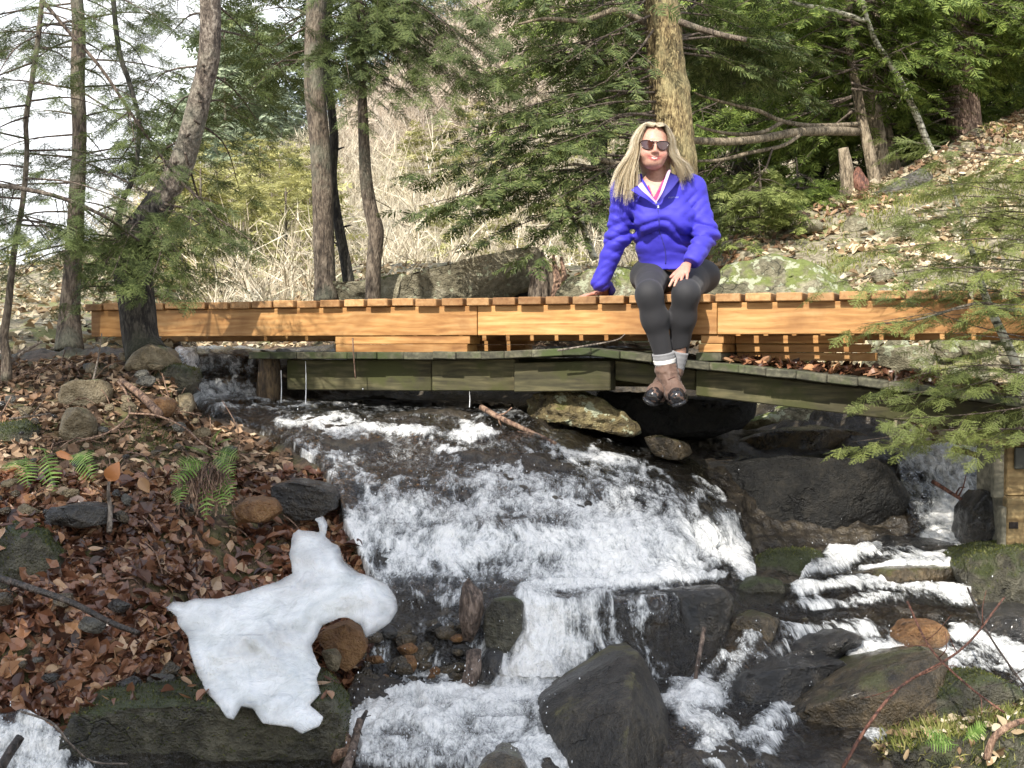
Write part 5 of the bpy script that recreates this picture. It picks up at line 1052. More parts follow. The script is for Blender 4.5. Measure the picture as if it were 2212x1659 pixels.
# ---- the golden trunk behind the woman and its dark hanging boughs
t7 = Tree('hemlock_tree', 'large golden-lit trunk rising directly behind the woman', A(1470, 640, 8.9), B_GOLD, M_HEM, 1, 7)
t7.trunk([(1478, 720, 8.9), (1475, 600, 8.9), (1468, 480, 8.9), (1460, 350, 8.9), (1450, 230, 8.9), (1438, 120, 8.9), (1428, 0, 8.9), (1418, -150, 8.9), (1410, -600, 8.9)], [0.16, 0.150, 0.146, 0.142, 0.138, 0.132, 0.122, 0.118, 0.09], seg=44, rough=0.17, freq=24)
MID = [(1390,45,1180,52,.02,1.0)]
for (x0,y0,x1,y1) in [(1420,340,900,370),(1420,330,910,440),(1420,350,1010,470),(1420,300,960,330),(1420,260,1000,300),(1420,380,1060,520),(1420,300,1090,240),(1420,340,1150,430),(1420,240,1110,300),(1420,400,1150,540),(1420,260,1180,330),
    (1420,280,1240,380),(1420,340,1290,480),(1420,360,1230,470),(1420,300,1080,380),(1420,220,1200,260),(1420,320,1190,440),(1420,380,1000,420),(1420,250,1260,300),(1420,200,1020,260),(1420,330,1300,420),(1420,300,1330,400)]:
    rl(t7, x0, y0, x1 + r.uniform(-15, 15), y1 + r.uniform(-15, 15), 8.85, 8.2 + r.uniform(-.5, .5), sag=0.08, r0=0.011, dens=0.75, size=0.15, sub=0.22, start=0.4, bare=0.12)
for k in range(40):
    y0 = r.uniform(-160, 190); x1 = 1410 - r.uniform(40, 400); rl(t7, 1415, y0, x1, y0 + r.uniform(20, 120), 8.85, 9.0 + r.uniform(-.8, 1.2), sag=0.08, r0=0.010, dens=0.6, size=0.16, sub=0.30, start=0.3, bare=0.25)
for k in range(16):
    y0 = r.uniform(-160, 120); rl(t7, 1440, y0, 1440 + r.uniform(60, 320), y0 + r.uniform(20, 120), 9.0, 10 + r.uniform(-.4, 1.2), sag=0.08, r0=0.010, dens=0.7, size=0.16, sub=0.30, start=0.3, bare=0.2)
t7.trunk([(1392, 48, 8.85), (1330, 22, 8.7), (1260, 45, 8.6), (1180, 40, 8.5), (1120, 52, 8.45)], [0.026, 0.022, 0.018, 0.013, 0.006], seg=8, name='branch', mat=B_TAN)
t7.trunk([(1462, 45, 8.85), (1520, 65, 8.8), (1570, 78, 8.75), (1612, 86, 8.7)], [0.026, 0.022, 0.02, 0.018], seg=8, name='branch', mat=B_GREY)
t7.trunk([(1440, 355, 8.8), (1350, 356, 8.5), (1300, 345, 8.4), (1286, 338, 8.38)], [0.03, 0.024, 0.02, 0.018], seg=8, name='branch', mat=B_TAN)
t7.trunk([(1340, 356, 8.45), (1290, 362, 8.4), (1240, 355, 8.35), (1210, 362, 8.3)], [0.014, 0.012, 0.01, 0.006], seg=7, name='branch', mat=B_TAN)
t7.trunk([(1310, 370, 8.3), (1345, 420, 8.3), (1335, 480, 8.3), (1342, 540, 8.3)], [0.008, 0.007, 0.006, 0.005], seg=6, name='branch', mat=B_DARK)
t7.done()
# ---- right group
t8 = Tree('hemlock_tree', 'slim tan trunk with a long bare limb reaching left toward the woman', A(1885, 400, 11.6), B_TAN, M_HEML, 1, 8)
t8.trunk([(1892, 405, 11.6), (1880, 340, 11.6), (1862, 260, 11.6), (1850, 190, 11.6), (1840, 140, 11.6), (1834, 40, 11.6), (1830, -200, 11.6)], [0.06, 0.055, 0.05, 0.045, 0.04, 0.036, 0.03], seg=12)
t8.trunk([(1852, 284, 11.55), (1780, 283, 11.0), (1720, 286, 10.5), (1640, 300, 10.0), (1570, 306, 9.7), (1508, 304, 9.5), (1480, 300, 9.4)], [0.042, 0.042, 0.038, 0.033, 0.030, 0.028, 0.02], seg=10, name='limb')
t8.trunk([(1855, 268, 11.5), (1760, 272, 11.0), (1690, 262, 10.6), (1640, 240, 10.3), (1590, 228, 10.1), (1525, 210, 9.9), (1500, 200, 9.8)], [0.022, 0.022, 0.02, 0.018, 0.014, 0.010, 0.006], seg=8, name='limb')
t8.trunk([(1690, 262, 10.6), (1650, 285, 10.4), (1590, 290, 10.2), (1530, 280, 10.0), (1505, 270, 9.9)], [0.018, 0.018, 0.016, 0.012, 0.01], seg=8, name='limb')
t8.trunk([(1730, 290, 10.5), (1690, 315, 10.3), (1620, 330, 10.1), (1560, 345, 9.9), (1508, 348, 9.7)], [0.018, 0.016, 0.016, 0.014, 0.01], seg=8, name='limb')
t8.trunk([(1668, 322, 10.2), (1650, 370, 10.1), (1600, 430, 10.0), (1550, 480, 9.9)], [0.010, 0.008, 0.006, 0.004], seg=6, name='limb', mat=B_TWIG)
t9 = Tree('hemlock_tree', 'pair of tan trunks just right of the broken stump', A(1920, 390, 12.0), B_TAN, M_HEML, 1, 9)
t9.trunk([(1905, 400, 12.0), (1900, 330, 12.0), (1888, 250, 12.0), (1880, 180, 12.0), (1872, 100, 12.0), (1865, -200, 12.0)], [0.10, 0.085, 0.075, 0.07, 0.065, 0.05], seg=14)
t9.trunk([(1932, 390, 12.2), (1920, 320, 12.2), (1905, 240, 12.2), (1895, 150, 12.2), (1890, 0, 12.2), (1885, -200, 12.2)], [0.09, 0.075, 0.06, 0.055, 0.05, 0.04], seg=12)
t9.trunk([(1868, 248, 11.9), (1850, 246, 11.8), (1832, 240, 11.7)], [0.022, 0.02, 0.022], seg=8, name='branch_stub')
t10 = Tree('hemlock_tree', 'broad pink-brown trunk high on the right slope', A(2085, 320, 12.4), B_PINK, M_HEML, 1, 10)
t10.trunk([(2092, 345, 12.4), (2085, 300, 12.4), (2080, 240, 12.4), (2076, 160, 12.4), (2072, 80, 12.4), (2068, 0, 12.4), (2065, -200, 12.4)], [0.21, 0.175, 0.165, 0.155, 0.145, 0.14, 0.12], seg=26, rough=0.08)
bt = Tree('birch_tree', 'slender leaning white birch stem on the right slope', A(2016, 340, 11.6), B_BIRCH, None, 1, 11)
bt.trunk([(2018, 342, 11.6), (2000, 300, 11.55), (1978, 245, 11.5), (1950, 185, 11.45), (1918, 130, 11.4), (1892, 90, 11.35), (1870, 30, 11.3), (1855, -40, 11.2)], [0.034, 0.032, 0.032, 0.030, 0.028, 0.026, 0.022, 0.02], seg=10)
bt.trunk([(1872, 46, 11.3), (1830, 32, 11.2), (1780, 18, 11.1), (1730, 10, 11.0), (1670, -10, 10.9)], [0.024, 0.022, 0.02, 0.018, 0.014], seg=8, name='branch')
bt.done()
for (tr_, x0, n, Yc, lo, hi) in ((t8, 1840, 34, 11.3, -120, 260), (t9, 1885, 46, 12.0, -160, 300), (t10, 2072, 60, 12.0, -180, 250)):
    for k in range(n):
        y0 = r.uniform(lo, hi) ; s_ = r.choice([-1, 1]); x1 = x0 + s_ * r.uniform(60, 340); y1 = y0 + r.uniform(0, 130)
        if y1 > top_of(min(x1, 2212)) - 20: continue
        rl(tr_, x0, y0, x1, y1, Yc, Yc + (r.uniform(0.3, 1.3) if y1 > 130 or r.random() < .5 else r.uniform(-1.2, 0)), sag=0.06, r0=0.012, dens=0.62, size=0.2, sub=0.34, start=0.15)
t8.done(); t9.done(); t10.done()
# background hemlocks closing the right side
for k, (x, Y, n, lo, hi, w_) in enumerate([(1600, 13.5, 50, -120, 420, 230), (1760, 14.5, 60, -140, 400, 250), (1960, 15.5, 60, -150, 330, 260), (2160, 15.0, 50, -160, 240, 250), (1500, 16.5, 46, -150, 330, 240), (2360, 14.0, 40, -160, 300, 240), (1290, 17.0, 40, -200, 200, 230)]):
    tb = Tree('hemlock_tree', 'green background hemlock behind the right slope', A(x, 520 if x < 1900 else 330, Y), B_DARK, M_HEM if k in (1, 2, 4) else M_HEML, 1, 30 + k, group='background hemlocks')
    tb.t['label'] = ['dense green hemlock filling the gap right of the golden trunk', 'dark hemlock behind the long bare limb', 'dark hemlock behind the pair of tan trunks', 'bright green hemlock behind the broad pink-brown trunk', 'dark hemlock directly behind the golden trunk, farthest back', 'green hemlock at the extreme right behind the slope crest', 'green hemlock left of the golden trunk on the far slope'][k]
    tb.trunk([(x, 640 if x < 1700 else (520 if x < 1900 else 330), Y), (x + 5, 200, Y), (x, 0, Y), (x, -400, Y)], [0.13, 0.11, 0.09, 0.05], seg=10, n=16)
    for j in range(n):
        y0 = r.uniform(lo, hi); s_ = r.choice([-1, 1]); rl(tb, x, y0, x + s_ * r.uniform(60, w_), y0 + r.uniform(0, 140), Y, Y + r.uniform(-1.3, 1.0), sag=0.05, r0=0.014, dens=0.5, size=0.26, sub=0.36, start=0.1)
    tb.done()
# low yellow-green young hemlock beside the woman
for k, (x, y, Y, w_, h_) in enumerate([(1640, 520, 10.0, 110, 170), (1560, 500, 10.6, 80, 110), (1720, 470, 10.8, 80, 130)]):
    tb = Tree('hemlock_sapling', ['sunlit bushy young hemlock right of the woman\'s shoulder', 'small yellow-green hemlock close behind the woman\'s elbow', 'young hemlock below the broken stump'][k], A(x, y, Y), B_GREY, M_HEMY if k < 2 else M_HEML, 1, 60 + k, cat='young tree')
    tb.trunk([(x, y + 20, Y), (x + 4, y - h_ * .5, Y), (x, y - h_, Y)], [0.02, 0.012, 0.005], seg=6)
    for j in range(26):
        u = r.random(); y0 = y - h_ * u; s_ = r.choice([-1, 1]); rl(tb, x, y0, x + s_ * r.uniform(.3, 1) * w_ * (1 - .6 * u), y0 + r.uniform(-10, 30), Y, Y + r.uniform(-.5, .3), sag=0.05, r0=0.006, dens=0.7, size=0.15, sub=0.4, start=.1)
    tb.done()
# broken stump
st_ = thing('broken_stump', 'broken pale snag with a dark red rotten hollow on the right slope', 'tree stump', A(1835, 425, 11.2))
V, Q = tube([A(1835, 440, 11.2), A(1833, 400, 11.2), A(1828, 360, 11.2), A(1822, 320, 11.2)], [0.10, 0.075, 0.062, 0.045], seg=16, rough=0.012, freq=14, n=16); child('trunk', *fixq(V, Q), B_TAN, st_)
V, T = blob(np.array([A(*q) for q in [(1838,420,11.05),(1842,370,11.08),(1852,355,11.08),(1862,380,11.05),(1885,400,11.0),(1880,420,11.0),(1850,425,11.2),(1860,370,11.3)]]), None, sub=0.03, amp=0.02, seed=3); child('rotten_wood', V, T, MBK_RED, st_)
# brown shredded stump beside the tilted slab
s2 = thing('stump', 'split brown stump between the tilted slab and the pale boulder', 'tree stump', A(1185, 640, 8.0))
for k in range(9):
    x = 1150 + k * 8; p = [(x, 700, 8.1), (x + r.uniform(-4, 8), 640, 8.1 + r.uniform(-.05, .05)), (x + r.uniform(-8, 8), 600, 8.1), (x - 6 + r.uniform(-12, 6), 545 + r.uniform(-8, 45), 8.15)]
    V, Q = tube([A(*q) for q in p], [0.030, 0.028, 0.022, 0.008], seg=8, rough=0.006, freq=20, n=12, seed=k); child('splinter', *fixq(V, Q), MDRED if k > 5 else B_GREY, s2)
# ---- right foreground birch sapling with its green sprays
fb = Tree('birch_sapling', 'thin pale sapling crossing the right end of the bridge', A(2212, 900, 5.1), B_BIRCH, M_HEMY, 0, 12, cat='sapling')
fb.trunk([(2235, 960, 5.1), (2215, 870, 5.1), (2195, 790, 5.1), (2165, 720, 5.1), (2140, 670, 5.1), (2122, 620, 5.1), (2105, 560, 5.1), (2080, 480, 5.1), (2050, 380, 5.1)], [0.022, 0.020, 0.0195, 0.018, 0.017, 0.015, 0.012, 0.009, 0.005], seg=10)
fb.done()
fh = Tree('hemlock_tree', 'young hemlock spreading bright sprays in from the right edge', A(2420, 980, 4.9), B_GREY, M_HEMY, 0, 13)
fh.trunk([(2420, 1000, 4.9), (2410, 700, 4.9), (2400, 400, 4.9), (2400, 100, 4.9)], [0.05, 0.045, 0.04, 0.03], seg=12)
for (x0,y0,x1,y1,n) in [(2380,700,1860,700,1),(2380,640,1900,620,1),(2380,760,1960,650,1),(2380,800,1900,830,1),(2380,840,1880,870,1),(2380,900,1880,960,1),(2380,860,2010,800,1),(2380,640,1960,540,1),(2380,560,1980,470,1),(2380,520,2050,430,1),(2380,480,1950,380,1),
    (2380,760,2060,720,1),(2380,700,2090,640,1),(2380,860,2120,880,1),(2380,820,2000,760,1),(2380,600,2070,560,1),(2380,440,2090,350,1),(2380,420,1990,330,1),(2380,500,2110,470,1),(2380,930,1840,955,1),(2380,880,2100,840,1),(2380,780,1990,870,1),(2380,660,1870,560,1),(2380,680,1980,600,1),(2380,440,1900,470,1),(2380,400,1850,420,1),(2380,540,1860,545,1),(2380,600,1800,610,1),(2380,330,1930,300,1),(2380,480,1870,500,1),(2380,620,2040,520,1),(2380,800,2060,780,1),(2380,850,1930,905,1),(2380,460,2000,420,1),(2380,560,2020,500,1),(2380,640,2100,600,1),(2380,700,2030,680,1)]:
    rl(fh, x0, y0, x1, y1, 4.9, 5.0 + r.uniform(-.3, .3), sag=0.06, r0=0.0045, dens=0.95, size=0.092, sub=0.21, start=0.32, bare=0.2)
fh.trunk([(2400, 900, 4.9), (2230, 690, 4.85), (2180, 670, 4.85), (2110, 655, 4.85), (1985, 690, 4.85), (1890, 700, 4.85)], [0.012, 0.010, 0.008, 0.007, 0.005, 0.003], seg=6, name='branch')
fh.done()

# ------------------------------------------------------------------ brush and trees on the far side of the valley
def shrub_tmpl(seed, n=9, side=13, wdt=0.006):
    r_ = np.random.default_rng(seed); V = []; Fc = []
    def rib(p, q, w_):
        k = len(V); n_ = np.cross(q - p, [0.3, 1, 0.2]); n_ /= np.linalg.norm(n_) + 1e-9; V.extend([p - n_ * w_, p + n_ * w_, q + n_ * w_ * .35]); Fc.append((k, k + 1, k + 2))
    for i in range(n):
        a = r_.uniform(0, 6.28); sp = r_.uniform(0.1, 0.55); d = np.array([math.cos(a) * sp, math.sin(a) * sp, 1.0]); d /= np.linalg.norm(d); L = r_.uniform(0.6, 1.0); b0 = np.array([math.cos(a), math.sin(a), 0]) * 0.04
        rib(b0, b0 + d * L, wdt)
        for j in range(side):
            t = r_.uniform(0.2, 0.95); p = b0 + d * L * t; e = d + r_.normal(0, 0.55, 3); e[2] = abs(e[2]); e /= np.linalg.norm(e); l = L * (1.05 - t) * r_.uniform(.35, .7) + .06; rib(p, p + e * l, wdt * .55)
            if r_.random() < .5: e2 = e + r_.normal(0, .5, 3); e2 /= np.linalg.norm(e2); rib(p + e * l * .5, p + e * l * .5 + e2 * l * .6, wdt * .4)
    return np.array(V), np.array(Fc)
BR = [shrub_tmpl(s) for s in range(6)]
def scatter_on_hill(n, pxr, Yr, rng, z_off=0.0):
    x = rng.uniform(*pxr, n); Y = rng.uniform(Yr[0] ** 2, Yr[1] ** 2, n) ** 0.5; X = (x - 1106) / F * Y; return np.stack([X, Y, hill_z(X, Y) + z_off], -1)
rg = np.random.default_rng(77)
M_BRUSH = leaf_mat('bare_twigs', [(0, (0.30, 0.25, 0.195)), (0.5, (0.54, 0.475, 0.38)), (1, (0.78, 0.72, 0.61))], rough=0.8, trans=0.0, spec=0.2)
M_BRUSH2 = leaf_mat('pinkish_bare_twigs', [(0, (0.27, 0.215, 0.175)), (0.5, (0.48, 0.40, 0.34)), (1, (0.68, 0.60, 0.52))], rough=0.8, trans=0.0, spec=0.2)
O = scatter_on_hill(1150, (250, 1750), (10.5, 30), rg, -0.1)
V, T = place(BR, O, rg.normal(0, 1, (len(O), 3)) * [1, 1, 0], np.tile([0, 0, 1.0], (len(O), 1)), rg.uniform(0.9, 2.0, len(O)), rg)
obj('brush', V, T, M_BRUSH, smooth=False, kind='stuff', label='tangle of bare tan brush covering the far hillside', cat='brush')
O = scatter_on_hill(700, (450, 1900), (26, 47), rg, -0.1); wpx = O[:, 0] / O[:, 1] * F + 1106
V, T = place(BR, O, rg.normal(0, 1, (len(O), 3)) * [1, 1, 0], np.tile([0, 0, 1.0], (len(O), 1)), rg.uniform(.6, 1.1, len(O)) * np.interp(wpx, [450, 700, 900, 1200], [1.2, 1.8, 2.8, 5]), rg)
obj('bare_woodland', V, T, M_BRUSH2, smooth=False, kind='stuff', label='pinkish bare woodland along the top of the far hillside', cat='woodland')
for k, (x, Y, s_) in enumerate([(850, 12, 1.9), (930, 13, 1.7), (880, 15, 2.6), (1010, 14, 2.0), (1120, 13, 1.8), (1250, 12, 1.8), (1330, 13, 2.2), (960, 17, 3.0), (1060, 17, 3.0), (660, 13, 1.7)]):
    X = (x - 1106) / F * Y; V, T = BR[k % 6]; a = k * 1.3; Rz = np.array([[math.cos(a), -math.sin(a), 0], [math.sin(a), math.cos(a), 0], [0, 0, 1]])
    o = obj('bare_shrub', (V @ Rz.T) * s_, T, M_BRUSH, smooth=False, label='bare pale-twigged shrub on the slope behind the bridge', cat='shrub', group='bare shrubs behind the bridge'); o.location = (X, Y, float(hill_z(X, Y)) - .05)
def conifer(name, label, X, Y, H, Rr, leaf, seed, lean=0.0, dens=1.0, size=0.3, group=None, up=0.3, base=0.12):
    z0 = float(hill_z(X, Y)) - 0.1; t = Tree(name, label, (X, Y, z0), B_GREY, leaf, 2, seed, group=group); rr_ = np.random.default_rng(seed)
    t.trunk(np.array([[X, Y, z0], [X + lean * .5, Y, z0 + H * .5], [X + lean, Y, z0 + H]]), [H * 0.014, H * 0.009, 0.01], seg=8, n=10)
    n = int(26 * dens)
    for j in range(n):
        u = base + (1 - base) * (j + rr_.random()) / n; a = rr_.uniform(0, 6.28); L = Rr * (1.05 - u) ** 0.8 * rr_.uniform(.7, 1.1) + 0.1; p = np.array([X + lean * u, Y, z0 + H * u])
        t.c.limb(p, p + np.array([math.cos(a) * L, math.sin(a) * L, up * L]), sag=0.0, r0=0.01 * H / 4, dens=0.35 if size > .25 else .5, size=size * rr_.uniform(.8, 1.2), sub=0.45, start=.1)
    return t.done()
for k in range(44):
    x = (rg.uniform(370, 700) if k < 28 or rg.random() < .25 else rg.uniform(830, 1060)) if k < 38 else rg.uniform(1150, 1350); Y = rg.uniform(12, 24); X = (x - 1106) / F * Y
    conifer('young_pine', 'yellow-olive young pine on the slope around the three trunks' if k < 38 else 'yellow-olive young pine on the slope behind the woman\'s arm', X, Y, rg.uniform(1.4, 2.6) if k < 38 else rg.uniform(.8, 1.3), rg.uniform(.5, .9), M_OLV, 200 + k, dens=1.0, size=0.22, group='olive young pines' if k < 38 else 'olive young pines behind the woman', up=0.7, base=0.05)
for k, (x, Y, H) in enumerate([(490, 30, 4.4), (560, 32, 4.8), (620, 34, 4.4), (530, 38, 5.5), (440, 36, 3.6), (840, 36, 4.5), (900, 38, 4.0)]):
    conifer('pine_tree', 'haze-painted blue-green pine on the skyline' + (' left of the three trunks' if k < 5 else ' right of the three trunks'), (x - 1106) / F * Y, Y, H, 1.9, M_BLU, 260 + k, dens=1.7, size=0.6, group='skyline pines left' if k < 5 else 'skyline pines right', up=0.25)
for k in range(4):
    x = -900 + 110 * k; Y = rg.uniform(18, 30); conifer('pine_tree', 'dark green pine beyond the left edge of the valley', (x - 1106) / F * Y, Y, rg.uniform(3, 5), 1.4, M_HEM, 280 + k, dens=1.2, size=0.4, group='far left pines')
for k in range(12):
    x = rg.uniform(0, 420); Y = rg.uniform(10.5, 16); conifer('young_pine', 'dim olive undergrowth pine behind the left tree trunks', (x - 1106) / F * Y, Y, rg.uniform(.7, 1.5), .6, M_OLV if k % 2 else M_HEM, 300 + k, dens=1.0, size=0.2, group='undergrowth behind the left trunks', up=0.6, base=.03)
stick('fallen_branch', 'bleached broken pole leaning behind the bridge left of the woman', [(1242,440,8.4),(1262,500,8.4),(1285,560,8.35)], 0.02, 0.024, B_BIRCH, seed=40)
stick('fallen_branch', 'thinner bleached pole beside the leaning one', [(1222,430,8.6),(1236,470,8.6),(1246,500,8.6)], 0.014, 0.012, B_BIRCH, seed=41)

# unseen trees added behind the viewpoint to shade the foreground
def shade_tree(X, Y, H, Rr, seed, lab, lo=0.35, n=56):
    t = Tree('hemlock_tree', lab, (X, Y, -1.5), B_DARK, M_HEM, 2, seed, group='unseen shade hemlocks behind the viewpoint'); rr_ = np.random.default_rng(seed)
    t.trunk(np.array([[X, Y, -1.6], [X, Y, H * .5], [X, Y, H - 1.5]]), [0.18, 0.12, 0.02], seg=10, n=12)
    for j in range(n):
        u = lo + (1 - lo) * (j + rr_.random()) / n; a = rr_.uniform(0, 6.28); L = Rr * (1.0 - 0.7 * ((u - lo) / (1 - lo)) ** 3) * rr_.uniform(.75, 1.1); p = np.array([X, Y, -1.5 + H * u])
        t.c.limb(p, p + np.array([math.cos(a) * L, math.sin(a) * L, -.1 * L]), sag=0.05, r0=0.02, dens=0.5, size=0.42, sub=0.42, start=.08)
    return t.done()
for k, (X, Y, H, Rr) in enumerate([(-5.3, -3.0, 9.6, 1.7), (-4.1, -3.2, 10.0, 1.5), (-3.1, -2.9, 9.6, 1.15), (-6.9, -2.6, 12.6, 1.8), (-3.6, -4.9, 11.2, 1.6)]):
    shade_tree(X, Y, H, Rr, 400 + k, 'unseen hemlock added behind the viewpoint to shade the foreground')
# ------------------------------------------------------------------ leaf litter, ferns, moss tufts
def leaf_tmpl(seed, wide=0.5, curl=0.3, lobes=False):
    r_ = np.random.default_rng(seed); L = 1.0; n = 6; t = np.linspace(0, 1, n); wv = np.sin(np.pi * (t ** 0.8)) * wide * 0.5 * (1 + (0.25 * r_.uniform(-1, 1, n) if lobes else 0))
    c1, c2 = r_.uniform(-1, 1) * curl, r_.uniform(0.2, 1) * curl
    mid = np.stack([t - .5, np.zeros(n), c1 * (t - .5) ** 2 * 2], -1); Lf = mid + np.stack([t * 0, wv, wv * c2 * 1.6], -1); Rt = mid + np.stack([t * 0, -wv, wv * c2 * 1.3], -1)
    V = np.vstack([mid, Lf, Rt]); Fc = []
    for i in range(n - 1): Fc += [(i, i + 1, n + i + 1), (i, n + i + 1, n + i), (i + 1, i, 2 * n + i), (i + 1, 2 * n + i, 2 * n + i + 1)]
    return V, np.array(Fc)
LT = [leaf_tmpl(s, wide=w_, curl=c_, lobes=s % 2 == 0) for s, (w_, c_) in enumerate([(.5, .4), (.62, .6), (.45, .8), (.7, .5), (.55, 1.0), (.4, .3)])]
def litter(name, label, P, Nn, size, mat, rng, lift=(0.0, 0.02), tilt=0.45):
    n = len(P); X = rng.normal(0, 1, (n, 3)); Z = Nn + rng.normal(0, tilt, (n, 3)); Z /= np.linalg.norm(Z, axis=1)[:, None]; X -= (X * Z).sum(1)[:, None] * Z
    V, T = place(LT, P + Nn * rng.uniform(*lift, (n, 1)), X, Z, rng.uniform(*size, n), rng); return obj(name, V, T, mat, smooth=False, kind='stuff', label=label, cat='leaf litter')
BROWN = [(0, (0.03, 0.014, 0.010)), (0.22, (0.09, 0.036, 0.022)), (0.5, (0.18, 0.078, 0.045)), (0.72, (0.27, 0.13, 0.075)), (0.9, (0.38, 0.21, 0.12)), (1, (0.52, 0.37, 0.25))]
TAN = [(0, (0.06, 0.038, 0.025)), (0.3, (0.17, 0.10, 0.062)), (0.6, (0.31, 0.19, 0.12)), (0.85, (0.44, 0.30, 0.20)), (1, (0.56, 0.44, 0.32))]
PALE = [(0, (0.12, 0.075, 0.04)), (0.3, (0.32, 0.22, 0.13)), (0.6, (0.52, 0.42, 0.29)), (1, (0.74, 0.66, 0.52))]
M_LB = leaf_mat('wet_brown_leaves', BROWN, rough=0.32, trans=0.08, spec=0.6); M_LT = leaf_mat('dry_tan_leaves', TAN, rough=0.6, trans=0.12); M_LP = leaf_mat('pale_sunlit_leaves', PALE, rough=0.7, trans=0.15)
rl_ = np.random.default_rng(55)
gate = 0.5 + 0.5 * fbm(P0 * 3.0, 3, 200)
inL = (SOIL > 0.5) & (PX < 900) & (PX > -700)
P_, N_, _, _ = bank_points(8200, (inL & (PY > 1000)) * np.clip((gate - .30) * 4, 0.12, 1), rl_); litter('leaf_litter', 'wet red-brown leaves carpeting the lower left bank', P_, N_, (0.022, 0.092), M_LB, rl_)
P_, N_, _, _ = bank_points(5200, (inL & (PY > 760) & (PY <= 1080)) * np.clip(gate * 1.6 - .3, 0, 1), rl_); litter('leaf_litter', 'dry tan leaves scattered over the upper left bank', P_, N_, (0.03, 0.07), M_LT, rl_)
inR = (soilR > 0.5) & (PX < 2700)
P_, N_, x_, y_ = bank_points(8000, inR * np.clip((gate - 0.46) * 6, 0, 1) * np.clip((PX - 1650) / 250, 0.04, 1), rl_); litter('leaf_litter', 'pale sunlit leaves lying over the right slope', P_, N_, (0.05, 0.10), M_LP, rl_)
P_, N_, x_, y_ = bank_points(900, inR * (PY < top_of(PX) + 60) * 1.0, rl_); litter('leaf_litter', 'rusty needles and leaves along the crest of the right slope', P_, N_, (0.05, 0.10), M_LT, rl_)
P_, N_, _, _ = bank_points(700, (soilR2 > 0.5) * 1.0, rl_); litter('leaf_litter', 'tan leaves in the bottom right corner', P_, N_, (0.03, 0.06), M_LP, rl_)
fm = ((SOIL > .5) & (PY < 742) & (PX < 1500) & (PX > -600)) * 1.0
P_, N_, _, _ = bank_points(3500, fm, rl_); litter('leaf_litter', 'pale dead leaves behind the left trees and the bridge', P_, N_, (0.05, 0.11), M_LP, rl_)
# leaves on the old bridge deck
n = 520; s_ = rl_.uniform(s_of(1560), s_of(2212), n); bk = rl_.uniform(0.04, 0.75, n); P_ = np.array([bS(a, zold((O2 + D2 * a)[0] / ((O2 + D2 * a)[1]) * F + 1106) + 0.004, b_) for a, b_ in zip(s_, bk)])
litter('leaf_litter', 'dark leaves drifted on the old bridge deck', P_, np.tile([0, 0, 1.0], (n, 1)), (0.04, 0.08), M_LB, rl_, tilt=0.7, lift=(0, 0.03))
# roots and fine twigs in the left bank
P_, N_, _, _ = bank_points(520, (inL & (PY > 770) & (PY < 1500)) * 1.0, rl_); acc = Acc()
for p, n_ in zip(P_, N_):
    d = rl_.normal(0, 1, 3); d -= d @ n_ * n_ * .8; d /= np.linalg.norm(d); L = rl_.uniform(.04, .2); e = p + d * L + n_ * .01; mdl = (p + e) / 2 + n_ * rl_.uniform(0, .03) + rl_.normal(0, .01, 3)
    acc.add(*fixq(*tube(catmull([p, mdl, e], 5), [rl_.uniform(.0012, .004)] * 5, seg=4, cap=False)))
V, T = acc.get(); obj('fine_twigs', V, T, MDRED, kind='stuff', label='fine dead twigs and roots tangled in the left bank', cat='twigs')
# single large leaves
MLO = plain('orange_beech_leaf', (0.42, 0.17, 0.06), 0.45); MLTN = plain('tan_beech_leaf', (0.30, 0.17, 0.08), 0.5)
def single_leaf(label, p, d, up, size, mat, k=1):
    V, T = place([LT[k]], [p], [d], [up], [size], rl_); o = obj('leaf', V - p, T, mat, smooth=True, label=label, cat='leaf'); o.location = [float(a) for a in p]
single_leaf('bright orange leaf hanging on the dead twig tip', A(244, 1020, 4.5), (.5, 0, .9), (.3, -1, .2), .085, MLO, 3)
single_leaf('brown leaf hanging right of the orange one', A(312, 1048, 4.55), (.5, 0, -.8), (.2, -1, .2), .07, MLTN, 1)
single_leaf('orange leaf under the tan faceted stone', A(140, 985, 5.0), (1, 0, -.4), (.2, -1, .5), .08, MLO, 0)
